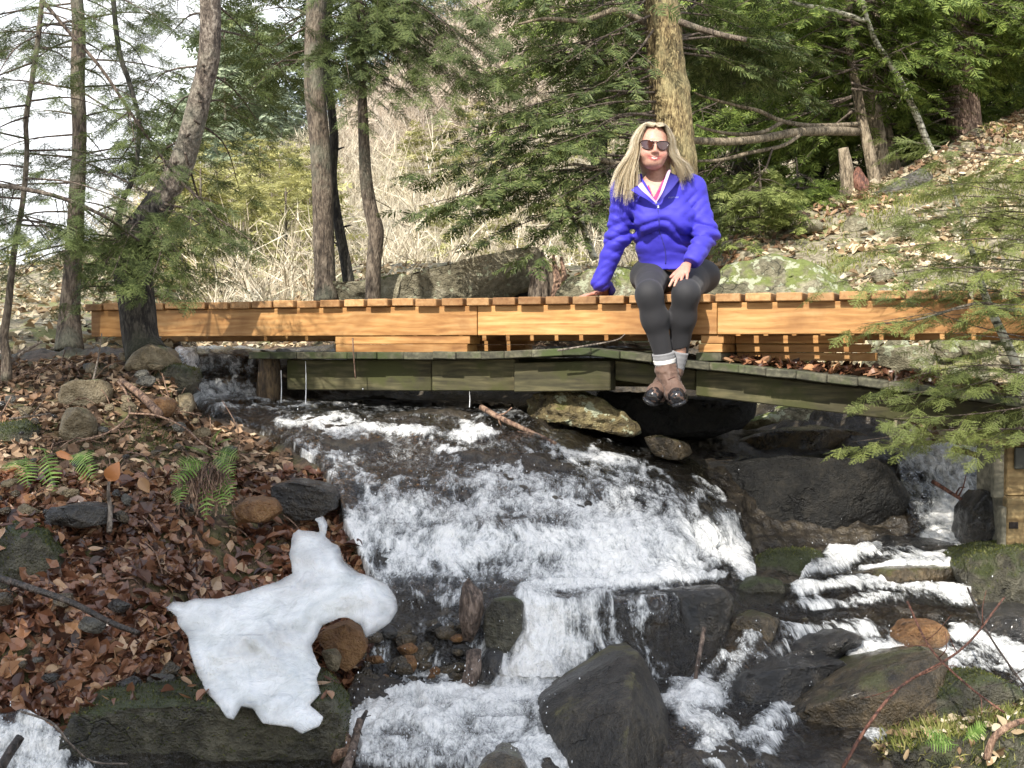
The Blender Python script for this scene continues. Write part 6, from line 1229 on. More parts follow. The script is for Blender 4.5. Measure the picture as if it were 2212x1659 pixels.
# ferns
M_FERN = leaf_mat('fern_green', [(0, (0.10, 0.19, 0.04)), (.5, (0.19, 0.31, 0.07)), (1, (0.30, 0.42, 0.14))], trans=0.35)
M_FERND = leaf_mat('dead_fern', [(0, (0.09, 0.05, 0.02)), (1, (0.3, 0.19, 0.09))], trans=0.1)
def frond(p, d, L, droop, wid, parent, mat, seed, name='frond', up=(0, -0.8, 0.6)):
    r_ = np.random.default_rng(seed); d = np.array(d, float); d /= np.linalg.norm(d); p = np.array(p, float)
    P = catmull([p, p + d * L * .5 + [0, 0, -droop * L * .2], p + d * L + [0, 0, -droop * L]], 24); T = np.gradient(P, axis=0); T /= np.linalg.norm(T, axis=1)[:, None]
    acc = Acc(); acc.add(*fixq(*tube(P, np.linspace(.0016, .0006, 24), seg=4)))
    U = np.array(up, float) + r_.normal(0, .15, 3)
    for i in range(3, 24, 1 if L > .5 else 2):
        u = i / 23; l = wid * 1.15 * math.sin(math.pi * min(1, (1 - u) * .9 + .06)) * (1.0 if u > .2 else .7) * r_.uniform(.85, 1.1); sd = np.cross(U, T[i]); sd /= np.linalg.norm(sd)
        for s in (-1, 1):
            dd = sd * s + T[i] * .45; dd /= np.linalg.norm(dd); n_ = np.cross(dd, np.cross(T[i], dd)); wn = T[i]
            k = 5; tt_ = np.linspace(0, 1, k); ww = l * .13 * (1 - tt_ * .8) * (1 + .25 * np.cos(tt_ * 25)) + .0006; zz = -.12 * l * tt_ ** 2
            M = P[i] + dd * (tt_ * l)[:, None] + np.array([0, 0, 1]) * zz[:, None]
            V = np.vstack([M + wn * ww[:, None], M - wn * ww[:, None]]); Fc = [(a, a + 1, k + a + 1, k + a) for a in range(k - 1)]; acc.add(V, np.array(Fc))
    V, T_ = acc.tri(); return child(name, V, T_, mat, parent, smooth=False)
f1 = thing('fern', 'small bright green fern spreading four fronds on the left bank', 'fern', A(100, 985, 5.0))
for k, (x0, y0, x1, y1) in enumerate([(60, 990, 12, 1010), (55, 985, 60, 1040), (95, 970, 115, 1045), (100, 975, 75, 965), (150, 985, 195, 985), (165, 980, 200, 1025)]):
    a, b_ = A(x0, y0, 4.95), A(x1, y1, 4.72); frond(a, b_ - a + [0, 0, .02], np.linalg.norm(b_ - a) * 1.05, .12, .045, f1, M_FERN, k)
f2 = thing('fern', 'fern clump drooping over brown roots beside the cascade', 'fern', A(450, 980, 4.95))
for k, (x0, y0, x1, y1) in enumerate([(455, 985, 400, 960), (460, 970, 470, 925), (465, 975, 515, 985), (460, 980, 505, 1020), (450, 1000, 382, 1000), (440, 1000, 372, 1040), (480, 1010, 500, 1070), (470, 1030, 485, 1090), (400, 1030, 385, 1085), (450, 1010, 445, 1110), (470, 960, 500, 945)]):
    a, b_ = A(x0, y0, 4.85), A(x1, y1, 4.66); frond(a, b_ - a + [0, 0, .02], np.linalg.norm(b_ - a) * 1.0, .12, .036, f2, M_FERN, 20 + k)
acc = Acc()
for k in range(90):
    x = rl_.uniform(400, 500); p = A(x, rl_.uniform(985, 1020), 4.88); e = A(x + rl_.uniform(-30, 30), rl_.uniform(1040, 1120), 4.72); acc.add(*fixq(*tube(catmull([p, (p + e) / 2 + [0, -.03, .01], e], 6), [.0022] * 6, seg=4, cap=False)))
V, T = acc.get(); child('dead_fronds', V, T, MDRED, f2, kind='stuff')
f3 = thing('fern', 'sparse fern sprig in the grassy bottom right corner', 'fern', A(2010, 1600, 3.75))
for k, (x0, y0, x1, y1) in enumerate([(2060, 1600, 1990, 1572), (2070, 1610, 2000, 1600), (2080, 1600, 2130, 1560)]):
    a, b_ = A(x0, y0, 3.72), A(x1, y1, 3.66); frond(a, b_ - a, np.linalg.norm(b_ - a), .05, .025, f3, M_FERN, 50 + k)
# grass / moss tufts: bottom right corner and right slope
def tufts(name, label, P, Nn, L, mat, rng, w_=.0022, per=1):
    n = len(P); d = Nn * .6 + rng.normal(0, .45, (n, 3)) + [0, 0, .5]; d /= np.linalg.norm(d, axis=1)[:, None]; sd = np.cross(d, rng.normal(0, 1, (n, 3))); sd /= np.linalg.norm(sd, axis=1)[:, None]; l = rng.uniform(*L, n)[:, None]
    V = np.stack([P - sd * w_, P + sd * w_, P + d * l * .6 + sd * w_ * .7, P + d * l * .6 - sd * w_ * .7, P + d * l + [0, 0, -.1] * l], 1).reshape(-1, 3); b0 = 5 * np.arange(n)[:, None]
    T = np.concatenate([b0 + [[0, 1, 2]], b0 + [[0, 2, 3]], b0 + [[3, 2, 4]]]); return obj(name, V, T, mat, smooth=False, kind='stuff', label=label, cat='grass')
M_GRS = leaf_mat('grass_tufts', [(0, (0.12, 0.13, 0.03)), (.5, (0.22, 0.25, 0.07)), (1, (0.42, 0.38, 0.16))], trans=0.3)
P_, N_, _, _ = bank_points(6000, (soilR2 > 0.6) * 1.0, rl_); tufts('grass', 'short yellow-green grass in the bottom right corner', P_, N_, (.015, .05), M_GRS, rl_)
P_, N_, _, _ = bank_points(12000, inR * np.clip((0.50 - gate) * 6, 0, 1), rl_); tufts('grass', 'short moss and grass patches on the sunny right slope', P_, N_, (.02, .07), M_GRS, rl_, w_=.004)
M_MSS = leaf_mat('moss_tufts', [(0, (0.035, 0.05, 0.012)), (.5, (0.07, 0.085, 0.02)), (1, (0.15, 0.15, 0.045))], trans=0.2)
g2 = 0.5 + 0.5 * fbm(P0 * 2.2, 3, 210)
P_, N_, _, _ = bank_points(26000, (inL & (PY > 745)) * np.clip((g2 - .56) * 9, 0, 1), rl_); tufts('moss', 'dark green moss patches on the left bank', P_, N_, (.006, .016), M_MSS, rl_, w_=.0016)

def on_obj(o, n, rng, zmin=0.15):
    me = o.data; V = np.zeros(len(me.vertices) * 3); me.vertices.foreach_get('co', V); V = V.reshape(-1, 3) + np.array(o.location)
    T = np.array([p.vertices[:3] for p in me.polygons]); e = np.cross(V[T[:, 1]] - V[T[:, 0]], V[T[:, 2]] - V[T[:, 0]]); a = np.linalg.norm(e, axis=1); nn = e / (a[:, None] + 1e-12)
    if (nn[:, 2] * (V[T].mean(1)[:, 2] - V[:, 2].mean())).sum() < 0: nn = -nn
    a = a * np.clip(nn[:, 2] - zmin, 0, 1); i = rng.choice(len(a), n, p=a / a.sum()); u = rng.random((2, n, 1)); u[:, (u[0] + u[1])[:, 0] > 1] = 1 - u[:, (u[0] + u[1])[:, 0] > 1]
    return V[T[i, 0]] + (V[T[i, 1]] - V[T[i, 0]]) * u[0] + (V[T[i, 2]] - V[T[i, 0]]) * u[1], nn[i]
rocks_ = [o for o in C.objects if o.type == 'MESH' and o.get('category') == 'rock']
byl = lambda s_: [o for o in rocks_ if s_ in o['label']][0]
P_, N_ = on_obj(byl('pale ledge in the bottom right'), 2600, rl_, 0.0); tufts('grass', 'yellow-green grass tufts on the ledge in the bottom right corner', P_, N_, (.015, .055), M_GRS, rl_)
P_, N_ = on_obj(byl('pale ledge in the bottom right'), 260, rl_, 0.0); litter('leaf_litter', 'tan leaves caught in the grass of the bottom right ledge', P_, N_, (.025, .05), M_LP, rl_)
pts = [on_obj(byl(q), n, rl_, z) for q, n, z in (('long flat mossy rock', 5200, -.9), ('large moss-covered rock at the left', 2200, -.3), ('dark green mossy hump', 1200, -.2), ('moss-topped rock on the right edge', 1800, .2), ('mossy bank stone overhanging', 600, .0), ('green-topped rock above', 900, .3), ('mossy brown rock at the foot', 500, .3))]
tufts('moss', 'moss growing over the rocks beside the stream', np.vstack([p for p, _ in pts]), np.vstack([n_ for _, n_ in pts]), (.005, .014), M_MSS, rl_, w_=.0018)
P_, N_ = on_obj(byl('large moss-covered rock at the left'), 70, rl_, 0.1); litter('leaf_litter', 'brown leaves on the mossy rock at the left edge', P_, N_, (.03, .07), M_LB, rl_)
P_, N_ = on_obj(byl('long flat mossy rock'), 60, rl_, 0.5); litter('leaf_litter', 'brown leaves on top of the long mossy rock', P_, N_, (.03, .07), M_LB, rl_)
# ------------------------------------------------------------------ the seated woman
def skin_mat():
    m, nt, b, o = newmat('skin'); v = coords(nt); n = noise(nt, v, 60, 3, 0.6)
    c = ramp(nt, n, [(0.35, (0.44, 0.245, 0.175)), (0.65, (0.54, 0.315, 0.235))])
    c = mixc(nt, attr(nt, 'blush'), c, (0.52, 0.18, 0.14)); c = mixc(nt, attr(nt, 'lip'), c, (0.34, 0.075, 0.07)); nt.links.new(c, b.inputs['Base Color'])
    b.inputs['Roughness'].default_value = 0.5; b.inputs['Subsurface Weight'].default_value = 0.15; b.inputs['Subsurface Radius'].default_value = (0.012, 0.005, 0.003); b.inputs['Subsurface Scale'].default_value = 0.5; return m
M_SKIN = skin_mat()
def cloth(name, a, b_, rough=0.75, sheen=0.3, nscale=9):
    m, nt, b, o = newmat(name); v = coords(nt); n = noise(nt, v, nscale, 4, 0.6); nt.links.new(mixc(nt, n, a, b_), b.inputs['Base Color']); b.inputs['Roughness'].default_value = rough
    b.inputs['Sheen Weight'].default_value = sheen; bump(nt, b, noise(nt, v, 500, 2, 0.5), 0.15, 0.001); return m
M_JAC = cloth('blue_jacket_cloth', (0.030, 0.022, 0.38), (0.046, 0.036, 0.49), 0.7, 0.05)
M_JACD = cloth('dark_blue_cloth', (0.02, 0.016, 0.20), (0.03, 0.024, 0.27), 0.7, 0.1)
M_LEG = cloth('charcoal_leggings', (0.013, 0.013, 0.015), (0.021, 0.020, 0.023), 0.75, 0.06)
M_PINK = cloth('magenta_shirt', (0.45, 0.02, 0.14), (0.62, 0.05, 0.24), 0.7, 0.2)
M_LINING = cloth('pale_pink_lining', (0.55, 0.35, 0.5), (0.65, 0.45, 0.6), 0.8, 0.2)
M_SOCK = cloth('grey_sock', (0.16, 0.16, 0.165), (0.26, 0.26, 0.27), 0.9, 0.4, 80); M_SOCKW = cloth('white_sock_band', (0.7, 0.7, 0.66), (0.8, 0.8, 0.76), 0.9, 0.3, 80)
M_BOOT = cloth('brown_boot_leather', (0.06, 0.032, 0.022), (0.17, 0.10, 0.07), 0.7, 0.1, 60); M_RUB = plain('black_rubber', (0.016, 0.015, 0.016), 0.22, 0.6); M_LACE = plain('boot_laces', (0.12, 0.06, 0.045), 0.7)
pe = thing('person', 'woman in blue jacket and dark leggings sitting on the bridge edge, boots crossed', 'person', bP(1455, ZT, 0.25))
J = dict(head=A(1411, 318, 6.17), neck=A(1420, 385, 6.215), nb=A(1424, 408, 6.24), chest=A(1430, 455, 6.24), waist=A(1436, 515, 6.28), pelv=A(1452, 590, 6.36),
  sl=A(1350, 416, 6.24), sr=A(1494, 410, 6.25), el=A(1335, 512, 6.27), wl=A(1296, 612, 6.30), er=A(1526, 508, 6.17), wr=A(1498, 560, 5.97),
  hl=A(1408, 597, 6.34), hr=A(1500, 597, 6.36), kl=A(1402, 636, 5.86), kr=A(1482, 634, 5.88), al=A(1434, 772, 5.93), ar=A(1465, 772, 6.00))
h_ = 0.004
allp = np.array(list(J.values())); lo = allp.min(0) - [0.22, 0.22, 0.28]; hi = allp.max(0) + [0.14, 0.14, 0.14]
vb = Vol(lo, hi, h_)
def torso(v, g=0.0, k=0.05):
    Yx = ([0, 1, 0], 0.72)
    v.cap(J['chest'] + [0, 0, .03], J['waist'], 0.142 + g, 0.128 + g, k, flat=Yx); v.cap(J['waist'], J['pelv'] + [0, 0, 0.01], 0.128 + g, 0.150 + g, k, flat=([0, 1, 0], 0.8))
    v.cap(J['sl'] + [0.03, 0, -0.02], J['sr'] + [-0.03, 0, -0.02], 0.062 + g, 0.062 + g, k)
    v.cap(J['nb'] + [-0.03, 0.0, 0.01], J['sl'] + [0.02, 0, 0], 0.05 + g, 0.055 + g, k); v.cap(J['nb'] + [0.03, 0.0, 0.01], J['sr'] + [-0.02, 0, 0], 0.05 + g, 0.055 + g, k)
    for sx in (-1, 1): v.ell(J['chest'] + [sx * 0.068 + .002, -0.085, -0.045], [0.066 + g, 0.040 + g, 0.062 + g], 0.05)
def arms(v, g=0.0, k=0.03):
    v.cap(J['sl'], J['el'], 0.051 + g, 0.042 + g, k); v.cap(J['el'], J['wl'], 0.042 + g, 0.027 + g, k)
    v.cap(J['sr'], J['er'], 0.051 + g, 0.042 + g, k); v.cap(J['er'], J['wr'], 0.042 + g, 0.027 + g, k)
def legs(v, g=0.0, k=0.03):
    v.cap(J['hl'], J['kl'], 0.084 + g, 0.052 + g, k); v.cap(J['hr'], J['kr'], 0.086 + g, 0.053 + g, k)
    v.ell(J['hl'] + [-0.012, 0.02, 0], [0.092 + g, .13, .084 + g], k); v.ell(J['hr'] + [0.030, 0.02, 0], [0.100 + g, .14, .084 + g], k)
    for a, b_ in (('kl', 'al'), ('kr', 'ar')):
        v.cap(J[a], J[a] + (J[b_] - J[a]) * .38, 0.052 + g, 0.053 + g, k + .01); v.cap(J[a] + (J[b_] - J[a]) * .35 + [0, .015, 0], J[b_], 0.054 + g, 0.037 + g, k)
torso(vb); arms(vb); legs(vb)
HC = J['head']
vb.cap(J['neck'] + [0, .015, .045], J['nb'] + [0, 0.005, -.01], 0.050, 0.058, 0.03)
# head (faces the camera, slight tilt)
ty = math.radians(-3); RH = np.array([[math.cos(ty), 0, -math.sin(ty)], [0, 1, 0], [math.sin(ty), 0, math.cos(ty)]])
def H(x, y, z): return HC + RH @ np.array([x, y, z])
vb.ell(H(0, 0.02, 0.028), [0.074, 0.094, 0.088], 0.02)           # cranium
vb.ell(H(0, -0.025, -0.030), [0.067, 0.066, 0.080], 0.03)       # face
vb.ell(H(0, -0.048, -0.084), [0.040, 0.036, 0.024], 0.035)       # chin
for s in (-1, 1):
    vb.ell(H(s * 0.037, -0.062, -0.044), [0.027, 0.023, 0.024], 0.02)   # cheeks
    vb.ell(H(s * 0.030, -0.074, -0.002), [0.019, 0.012, 0.010], 0.01, cut=True)   # eye sockets
    vb.ell(H(s * 0.030, -0.070, -0.004), [0.013, 0.012, 0.010], 0.004)            # eyeballs
    vb.cap(H(s * 0.014, -0.088, 0.016), H(s * 0.046, -0.076, 0.017), 0.006, 0.005, 0.015)  # brow
    vb.ell(H(s * 0.075, 0.012, -0.012), [0.010, 0.018, 0.030], 0.006)     # ears
    vb.ell(H(s * 0.0105, -0.096, -0.039), [0.0085, 0.009, 0.0065], 0.008)
vb.cap(H(0, -0.088, 0.008), H(0, -0.106, -0.034), 0.0065, 0.0095, 0.014)   # nose
for s in (-1, 1):
    vb.cap(H(s * 0.0350, -0.0775, -0.0570), H(0, -0.0915, -0.0635), 0.0032, 0.0042, 0.004); vb.cap(H(s * 0.0350, -0.0775, -0.0580), H(0, -0.0900, -0.0760), 0.0032, 0.0048, 0.004)
    vb.cap(H(s * 0.030, -0.0845, -0.0605), H(0, -0.0965, -0.0690), 0.0018, 0.0032, 0.002, cut=True)
    vb.cap(H(s * 0.036, -0.078, -0.050), H(s * 0.037, -0.070, -0.066), 0.0022, 0.0022, 0.004, cut=True)
# hands
def hand(v, wrist, palmdir, spread, nrm, fl, bends, thumb, r=0.0085):
    """wrist point, unit palm direction, unit across vector, unit back-of-hand normal"""
    pd, sp, nm = [np.asarray(a, float) / np.linalg.norm(a) for a in (palmdir, spread, nrm)]
    c = wrist + pd * 0.045
    v.cap(wrist, c + sp * 0.014, 0.022, 0.020, 0.012, flat=(nm, 0.62)); v.cap(wrist, c - sp * 0.018, 0.022, 0.020, 0.012, flat=(nm, 0.62)); v.cap(c - sp * 0.022 + pd * .018, c + sp * 0.024 + pd * .02, 0.013, 0.013, 0.012, flat=(nm, 0.75))
    for i, (o_, L, ang) in enumerate(zip((-0.030, -0.010, 0.010, 0.029), fl, (-0.22, -0.07, 0.06, 0.24))):
        p = c + pd * 0.028 + sp * o_; d = pd * math.cos(ang) + sp * math.sin(ang)
        a1 = bends; q = p + (d * math.cos(a1[0]) - nm * math.sin(a1[0])) * L * .5; e = q + (d * math.cos(a1[1]) - nm * math.sin(a1[1])) * L * .5
        v.cap(p - d * .012, q, r, r * .92, 0.004); v.cap(q, e, r * .92, r * .74, 0.003)
    tp = wrist + pd * 0.022 + sp * thumb * 0.026; td = pd * .62 + sp * thumb * .75 - nm * .12; td /= np.linalg.norm(td); q = tp + td * .034; v.cap(tp - td * .01, q, .0105, .0095, .008); v.cap(q, q + (td * .8 + pd * .5) * .026, .0095, .0075, .003)
kd = J['kr'] - J['hr']; kd = kd / np.linalg.norm(kd)
# her left hand lies on the thigh, fingers reaching down and toward the picture's left
tw = A(1482, 574, 5.955); hand(vb, tw, A(1466, 604, 5.865) - tw, np.array([0.92, 0.1, 0.30]), np.array([-0.1, -0.62, 0.78]), (0.066, 0.076, 0.072, 0.056), (0.10, 0.35), -1)
# her right hand props her on the planks
dw = bP(1276, ZT + 0.024, 0.21); he = np.array([-0.93, -0.22, -0.12]); hand(vb, dw + [0.012, 0, 0.004], he, np.array([0.2, -0.97, 0.0]), np.array([-0.12, 0, 1.0]), (0.062, 0.07, 0.066, 0.052), (0.10, 0.22), 1)
vb.cap(J['wl'], dw + [0.012, 0, .004], 0.026, 0.022, 0.012)
V, Q = vb.mesh(); V = relax(V, Q, 1, 0.4)
hv = (V - HC) @ RH
lip = np.exp(-(((hv[:, 0]) / 0.038) ** 4) - ((hv[:, 2] + 0.0695 - 0.0085 * (hv[:, 0] / 0.030) ** 2) / 0.0108) ** 4) * (hv[:, 1] < -0.07)
blush = 0.55 * np.exp(-(((np.abs(hv[:, 0]) - 0.040) / 0.02) ** 2 + ((hv[:, 2] + 0.042) / 0.02) ** 2)) * (hv[:, 1] < 0) + 0.5 * np.exp(-((hv[:, 0] / .012) ** 2 + ((hv[:, 2] + .032) / .014) ** 2)) * (hv[:, 1] < -.08)
handm = ((np.linalg.norm(V - dw, axis=1) < .13) | (np.linalg.norm(V - tw, axis=1) < .13)) * .45
body = child('body', V, Q, M_SKIN, pe, attrs={'lip': lip, 'blush': np.maximum(blush, handm)})
# teeth just behind the parted lips
V, Q = tube([H(-0.026, -0.0805, -0.0612), H(0, -0.0912, -0.0690), H(0.026, -0.0805, -0.0612)], [0.0018, .0032, 0.0018], seg=8, n=9); child('teeth', *fixq(V, Q), plain('teeth', (0.8, 0.77, 0.7), 0.3), pe)
# sunglasses
def lens(s):
    out = np.array([(0.008, 0.010), (0.030, 0.0165), (0.056, 0.0175), (0.0605, 0.010), (0.054, -0.010), (0.040, -0.0205), (0.022, -0.019), (0.011, -0.008)])
    n = 32; th = np.linspace(0, len(out), n, endpoint=False); P = np.vstack([out, out[:3]]); ii = th.astype(int); u = (th - ii)[:, None]
    Pm = np.vstack([out[-1:], out, out[:2]]); c_ = 0.5 * ((2 * Pm[ii + 1]) + (-Pm[ii] + Pm[ii + 2]) * u + (2 * Pm[ii] - 5 * Pm[ii + 1] + 4 * Pm[ii + 2] - Pm[np.minimum(ii + 3, len(Pm) - 1)]) * u ** 2 + (-Pm[ii] + 3 * Pm[ii + 1] - 3 * Pm[ii + 2] + Pm[np.minimum(ii + 3, len(Pm) - 1)]) * u ** 3)
    f = lambda q: np.array([H(s * a * 1.09, -0.1005 + 0.030 * (a / 0.06) ** 2, b_ * 1.12 - 0.0025) for a, b_ in q])
    rim = f(c_); ctr = f([c_.mean(0)])[0] + [0, -0.002, 0]
    return rim, ctr
M_FRAME = plain('dark_tortoise_frame', (0.035, 0.012, 0.010), 0.2, 0.7); M_LENS = plain('brown_lens', (0.06, 0.018, 0.012), 0.04, 1.0, nscale=3, namp=0.4)
fr_acc = Acc()
for s in (-1, 1):
    rim, ctr = lens(s); R3 = np.vstack([rim, rim[:1]]); fr_acc.add(*fixq(*tube(R3, [0.0027] * 33, seg=7)))
    nrm = np.array([0, -1, 0]); V = np.vstack([rim, ctr]); n = 32; T = np.array([(i, (i + 1) % n, n) for i in range(n)])
    V2 = np.vstack([V, V + [0, 0.0016, 0]]); T2 = np.vstack([T, T[:, ::-1] + n + 1]); child('lens', V2, T2, M_LENS, pe, smooth=True)
    fr_acc.add(*fixq(*tube([H(s * .0650, -.072, .013), H(s * .0745, -.050, .010), H(s * .080, 0.0, .004), H(s * .078, 0.03, -.004)], [.0032, .0026, .002], seg=6, n=12)))
fr_acc.add(*fixq(*tube([H(-.010, -.1, .008), H(0, -.104, .011), H(.010, -.1, .008)], [.0024], seg=6, n=7)))
V, T = fr_acc.get(); child('sunglasses', V, T, M_FRAME, pe)

# jacket
hj = 0.0055
vj = Vol([lo[0], lo[1], J['pelv'][2] - 0.2], allp.max(0) + [0.16, 0.16, 0.0], hj); vj.n[2] = int((J['head'][2] - .05 - vj.lo[2]) / hj); vj.f = vj.f[:, :, :vj.n[2]].copy()
torso(vj, 0.016, 0.045); arms(vj, 0.0, 0.03)
for a, b_, r0, r1 in (('sl', 'el', .064, .054), ('el', 'wl', .054, .039), ('sr', 'er', .064, .056), ('er', 'wr', .055, .041)): vj.cap(J[a], J[b_], r0, r1, 0.03)
vj.ell(J['pelv'] + [0.0, -0.03, -0.0], [0.178, 0.145, 0.075], 0.04)
vj.cap(J['wl'] + [0.005, 0, .01], dw + [0.028, 0.0, 0.012], 0.041, 0.036, 0.02)
vj.cap(J['wr'] + [0.006, 0.02, .006], J['wr'] + [-0.012, -0.008, -0.008], 0.042, 0.038, 0.015)
vj.cap(J['nb'] + [0, .018, .035], J['nb'] + [0, .01, -.01], 0.080, 0.086, 0.03)
for sx, sk in ((-1, 'sl'), (1, 'sr')): vj.cap(J['nb'] + [sx * .05, .01, .0], J[sk] + [0, 0, .004], .066, .066, .03)
sl3, Pj = vj.sub(vj.lo, vj.lo + vj.n * hj, 0); Pj = Pj[:vj.n[0], :vj.n[1], :vj.n[2]]
def crease(u, w):  # soft ridge with a sharp valley
    return (np.abs(np.sin(u)) ** 0.7) * w
def fold(P):
    q = P - J['waist']; n1 = vnoise(P * 7, 5); n2 = vnoise(P * 13, 6)
    f = (crease(q[..., 2] * 48 + q[..., 0] * 14 * np.sign(q[..., 0]) + 2.2 * n1, 1) - .6) * np.exp(-((q[..., 2] - .005) / .085) ** 2) * .017
    f += (ridged(P * [7, 7, 12], 3, 9) - .75) * .012 + n2 * .0015
    for sh, sg in (('sl', 1), ('sr', -1)):   # pull lines from the armpits across the chest
        d = np.linalg.norm(P - (J[sh] + [sg * .02, -.04, -.10]), axis=-1); f += (crease(P[..., 2] * 62 + sg * P[..., 0] * 55 + n1 * 1.2, 1) - .6) * .016 * np.exp(-(d / .085) ** 2)
    for el in ('el', 'er'):
        d = np.linalg.norm(P - J[el], axis=-1); f += (crease(P[..., 2] * 66 + P[..., 0] * 30 + 1.5 * n1, 1) - .6) * .010 * np.exp(-(d / .13) ** 2)
    d = np.linalg.norm(P - J['wl'], axis=-1); f += (crease(P[..., 2] * 75 - P[..., 0] * 50 + n2, 1) - .6) * .009 * np.exp(-(d / .10) ** 2)
    return f
nearS = np.abs(vj.f) < 0.035; vj.f[nearS] -= fold(Pj[nearS]).astype(np.float32)
# trims: neck hole with an open V, hem, cuffs
vn = J['nb']
def plane_cut(v, P, pt, n, k=0.004): n = np.asarray(n, float); n /= np.linalg.norm(n); d = (P - pt) @ n; v.f = np.maximum(v.f, d.astype(np.float32))
hem = J['pelv'] + [0, 0, -0.002]; hemn = np.array([0.03, 0.38, -1.0]); plane = (Pj - (hem + [0, -.14, 0.02])) @ (hemn / np.linalg.norm(hemn))
armmask = np.minimum.reduce([np.linalg.norm(Pj - J['wl'], axis=-1), np.linalg.norm(Pj - J['wr'], axis=-1), np.linalg.norm(Pj - (J['el'] + J['wl']) / 2, axis=-1), np.linalg.norm(Pj - dw, axis=-1), np.linalg.norm(Pj - (J['er'] * .6 + J['wr'] * .4), axis=-1)])
vj.f = np.where(armmask > .105, np.maximum(vj.f, plane.astype(np.float32)), vj.f)
cd = (dw - J['wl']) / np.linalg.norm(dw - J['wl']); cutp = dw + [0.022, 0, 0.006]; near = np.linalg.norm(Pj - dw, axis=-1) < .12; vj.f = np.where(near, np.maximum(vj.f, ((Pj - cutp) @ np.array([-.96, -.1, -.25])).astype(np.float32)), vj.f)
wd_ = tw - J['wr']; near = np.linalg.norm(Pj - tw, axis=-1) < .11; vj.f = np.where(near, np.maximum(vj.f, ((Pj - (tw + [0.008, .012, .012])) @ np.array([-.45, -.45, -.76])).astype(np.float32)), vj.f)
vj.f = np.where(np.abs(Pj[..., 0] - vn[0]) < .085, np.maximum(vj.f, ((Pj - (vn + [0, 0, .05])) @ np.array([0, -.25, .97])).astype(np.float32)), vj.f)
# V opening
vz = Pj[..., 2] - A(1419, 434, 6.1)[2]; vx = Pj[..., 0] - A(1418, 434, 6.1)[0] - vz * 0.12
vop = np.maximum.reduce([np.abs(vx) - np.clip(vz, 0, 1) * 0.60 , -vz, Pj[..., 1] - (vn[1] - .035)]); vj.f = np.maximum(vj.f, -vop.astype(np.float32) - .0)
vj.cap(vn + [0, .012, .075], vn + [0, .0, .02], 0.062, 0.060, 0.0, cut=True)
V, Q = vj.mesh(); V = relax(V, Q, 2, 0.5); child('jacket', V, Q, M_JAC, pe)
# magenta shirt under the jacket
vs = Vol(vn - [.14, .16, .16], vn + [.14, .12, .09], 0.005); vs.cap(J['chest'] + [0, 0, .03], J['waist'], 0.153, 0.14, .04, flat=([0, 1, 0], .72)); vs.cap(vn + [0, .01, .03], vn - [0, 0, .02], .064, .085, .04)
for sx in (-1, 1): vs.ell(J['chest'] + [sx * 0.068 + .002, -0.085, -0.045], [0.070, 0.044, 0.066], 0.05)
vs.f = np.maximum(vs.f, -(vs.f + .006)); s4, Ps = vs.sub(vs.lo, vs.lo + vs.n * .005, 0)
z2 = Ps[..., 2] - A(1415, 424, 6.1)[2]; x2 = Ps[..., 0] - A(1414, 424, 6.1)[0] - z2 * .1; vo2 = np.maximum.reduce([np.abs(x2) - np.clip(z2, 0, 1) * .42, -z2, Ps[..., 1] - (vn[1] - .0)]); vs.f = np.maximum(vs.f, -vo2.astype(np.float32)); vs.f = np.maximum(vs.f, (Ps[..., 2] - (vn[2] + .075)).astype(np.float32))
V, Q = vs.mesh(); child('shirt', V, Q, M_PINK, pe)
def dens(pts, n=40):
    p = catmull(np.array(pts, float), n); return [tuple(q) for q in p]
def surf(vol, P, n_=(0, -1, 0)):
    """push points forward onto the front of an SDF volume (march along Y)"""
    out = []
    for p in np.asarray(P, float):
        ix = int(round((p[0] - vol.lo[0]) / vol.h)); iz = int(round((p[2] - vol.lo[2]) / vol.h)); col = vol.f[np.clip(ix, 0, vol.n[0] - 1), :, np.clip(iz, 0, vol.n[2] - 1)]
        neg = np.where(col < 0)[0]; y = vol.lo[1] + neg[0] * vol.h if len(neg) else p[1]; out.append([p[0], y, p[2]])
    return np.array(out)
# zip, collar edges, pocket seams, badge
zp = surf(vj, [A(x, y, 6.12) for x, y in dens([(1418, 437), (1421, 460), (1423, 480), (1425, 497), (1434, 520), (1441, 545), (1442, 568)])]); zp[:, 1] = np.convolve(np.pad(zp[:, 1], 2, mode='edge'), np.ones(5) / 5, 'valid') - .001
child('zip', *fixq(*tube(zp, [.0035], seg=6, n=40)), M_JACD, pe)
M_METAL = plain('zip_metal', (0.7, 0.7, 0.74), 0.25, metal=0.6)
for i, y in enumerate((437, 447)):
    p = surf(vj, [A(1417 + i * 4, y, 6.12)])[0] + [0, -.008, 0]; V, T = box(p, [.0045, 0, 0], [0, .002, 0], [0, 0, .0075], .001); child('zip_pull', V, T, M_METAL, pe, smooth=False)
def seam(pts, r=.0022, name='seam'): P = surf(vj, [A(x, y, 6.12) for x, y in dens(pts)]); P[:, 1] = np.convolve(np.pad(P[:, 1], 1, mode='edge'), np.ones(3) / 3, 'valid'); child(name, *fixq(*tube(P, [r], seg=5, n=30)), M_JACD, pe)
seam([(1492, 402), (1489, 430), (1487, 460), (1490, 490), (1493, 505)]); seam([(1345, 432), (1354, 455), (1360, 480), (1366, 505)]); seam([(1499, 492), (1488, 490), (1470, 489)], .0018, 'pocket_seam')
seam([(1510, 428), (1518, 450), (1524, 478), (1530, 500)], .002); seam([(1376, 512), (1400, 520), (1425, 523)], .0016, 'pocket_seam')
M_LOGO = plain('pale_thread', (0.55, 0.58, 0.85), 0.6)
fc = bpy.data.curves.new('badge', 'FONT'); fc.body = 'marmot'; fc.size = 0.0155; fc.extrude = 0.0006; fc.space_character = 1.05
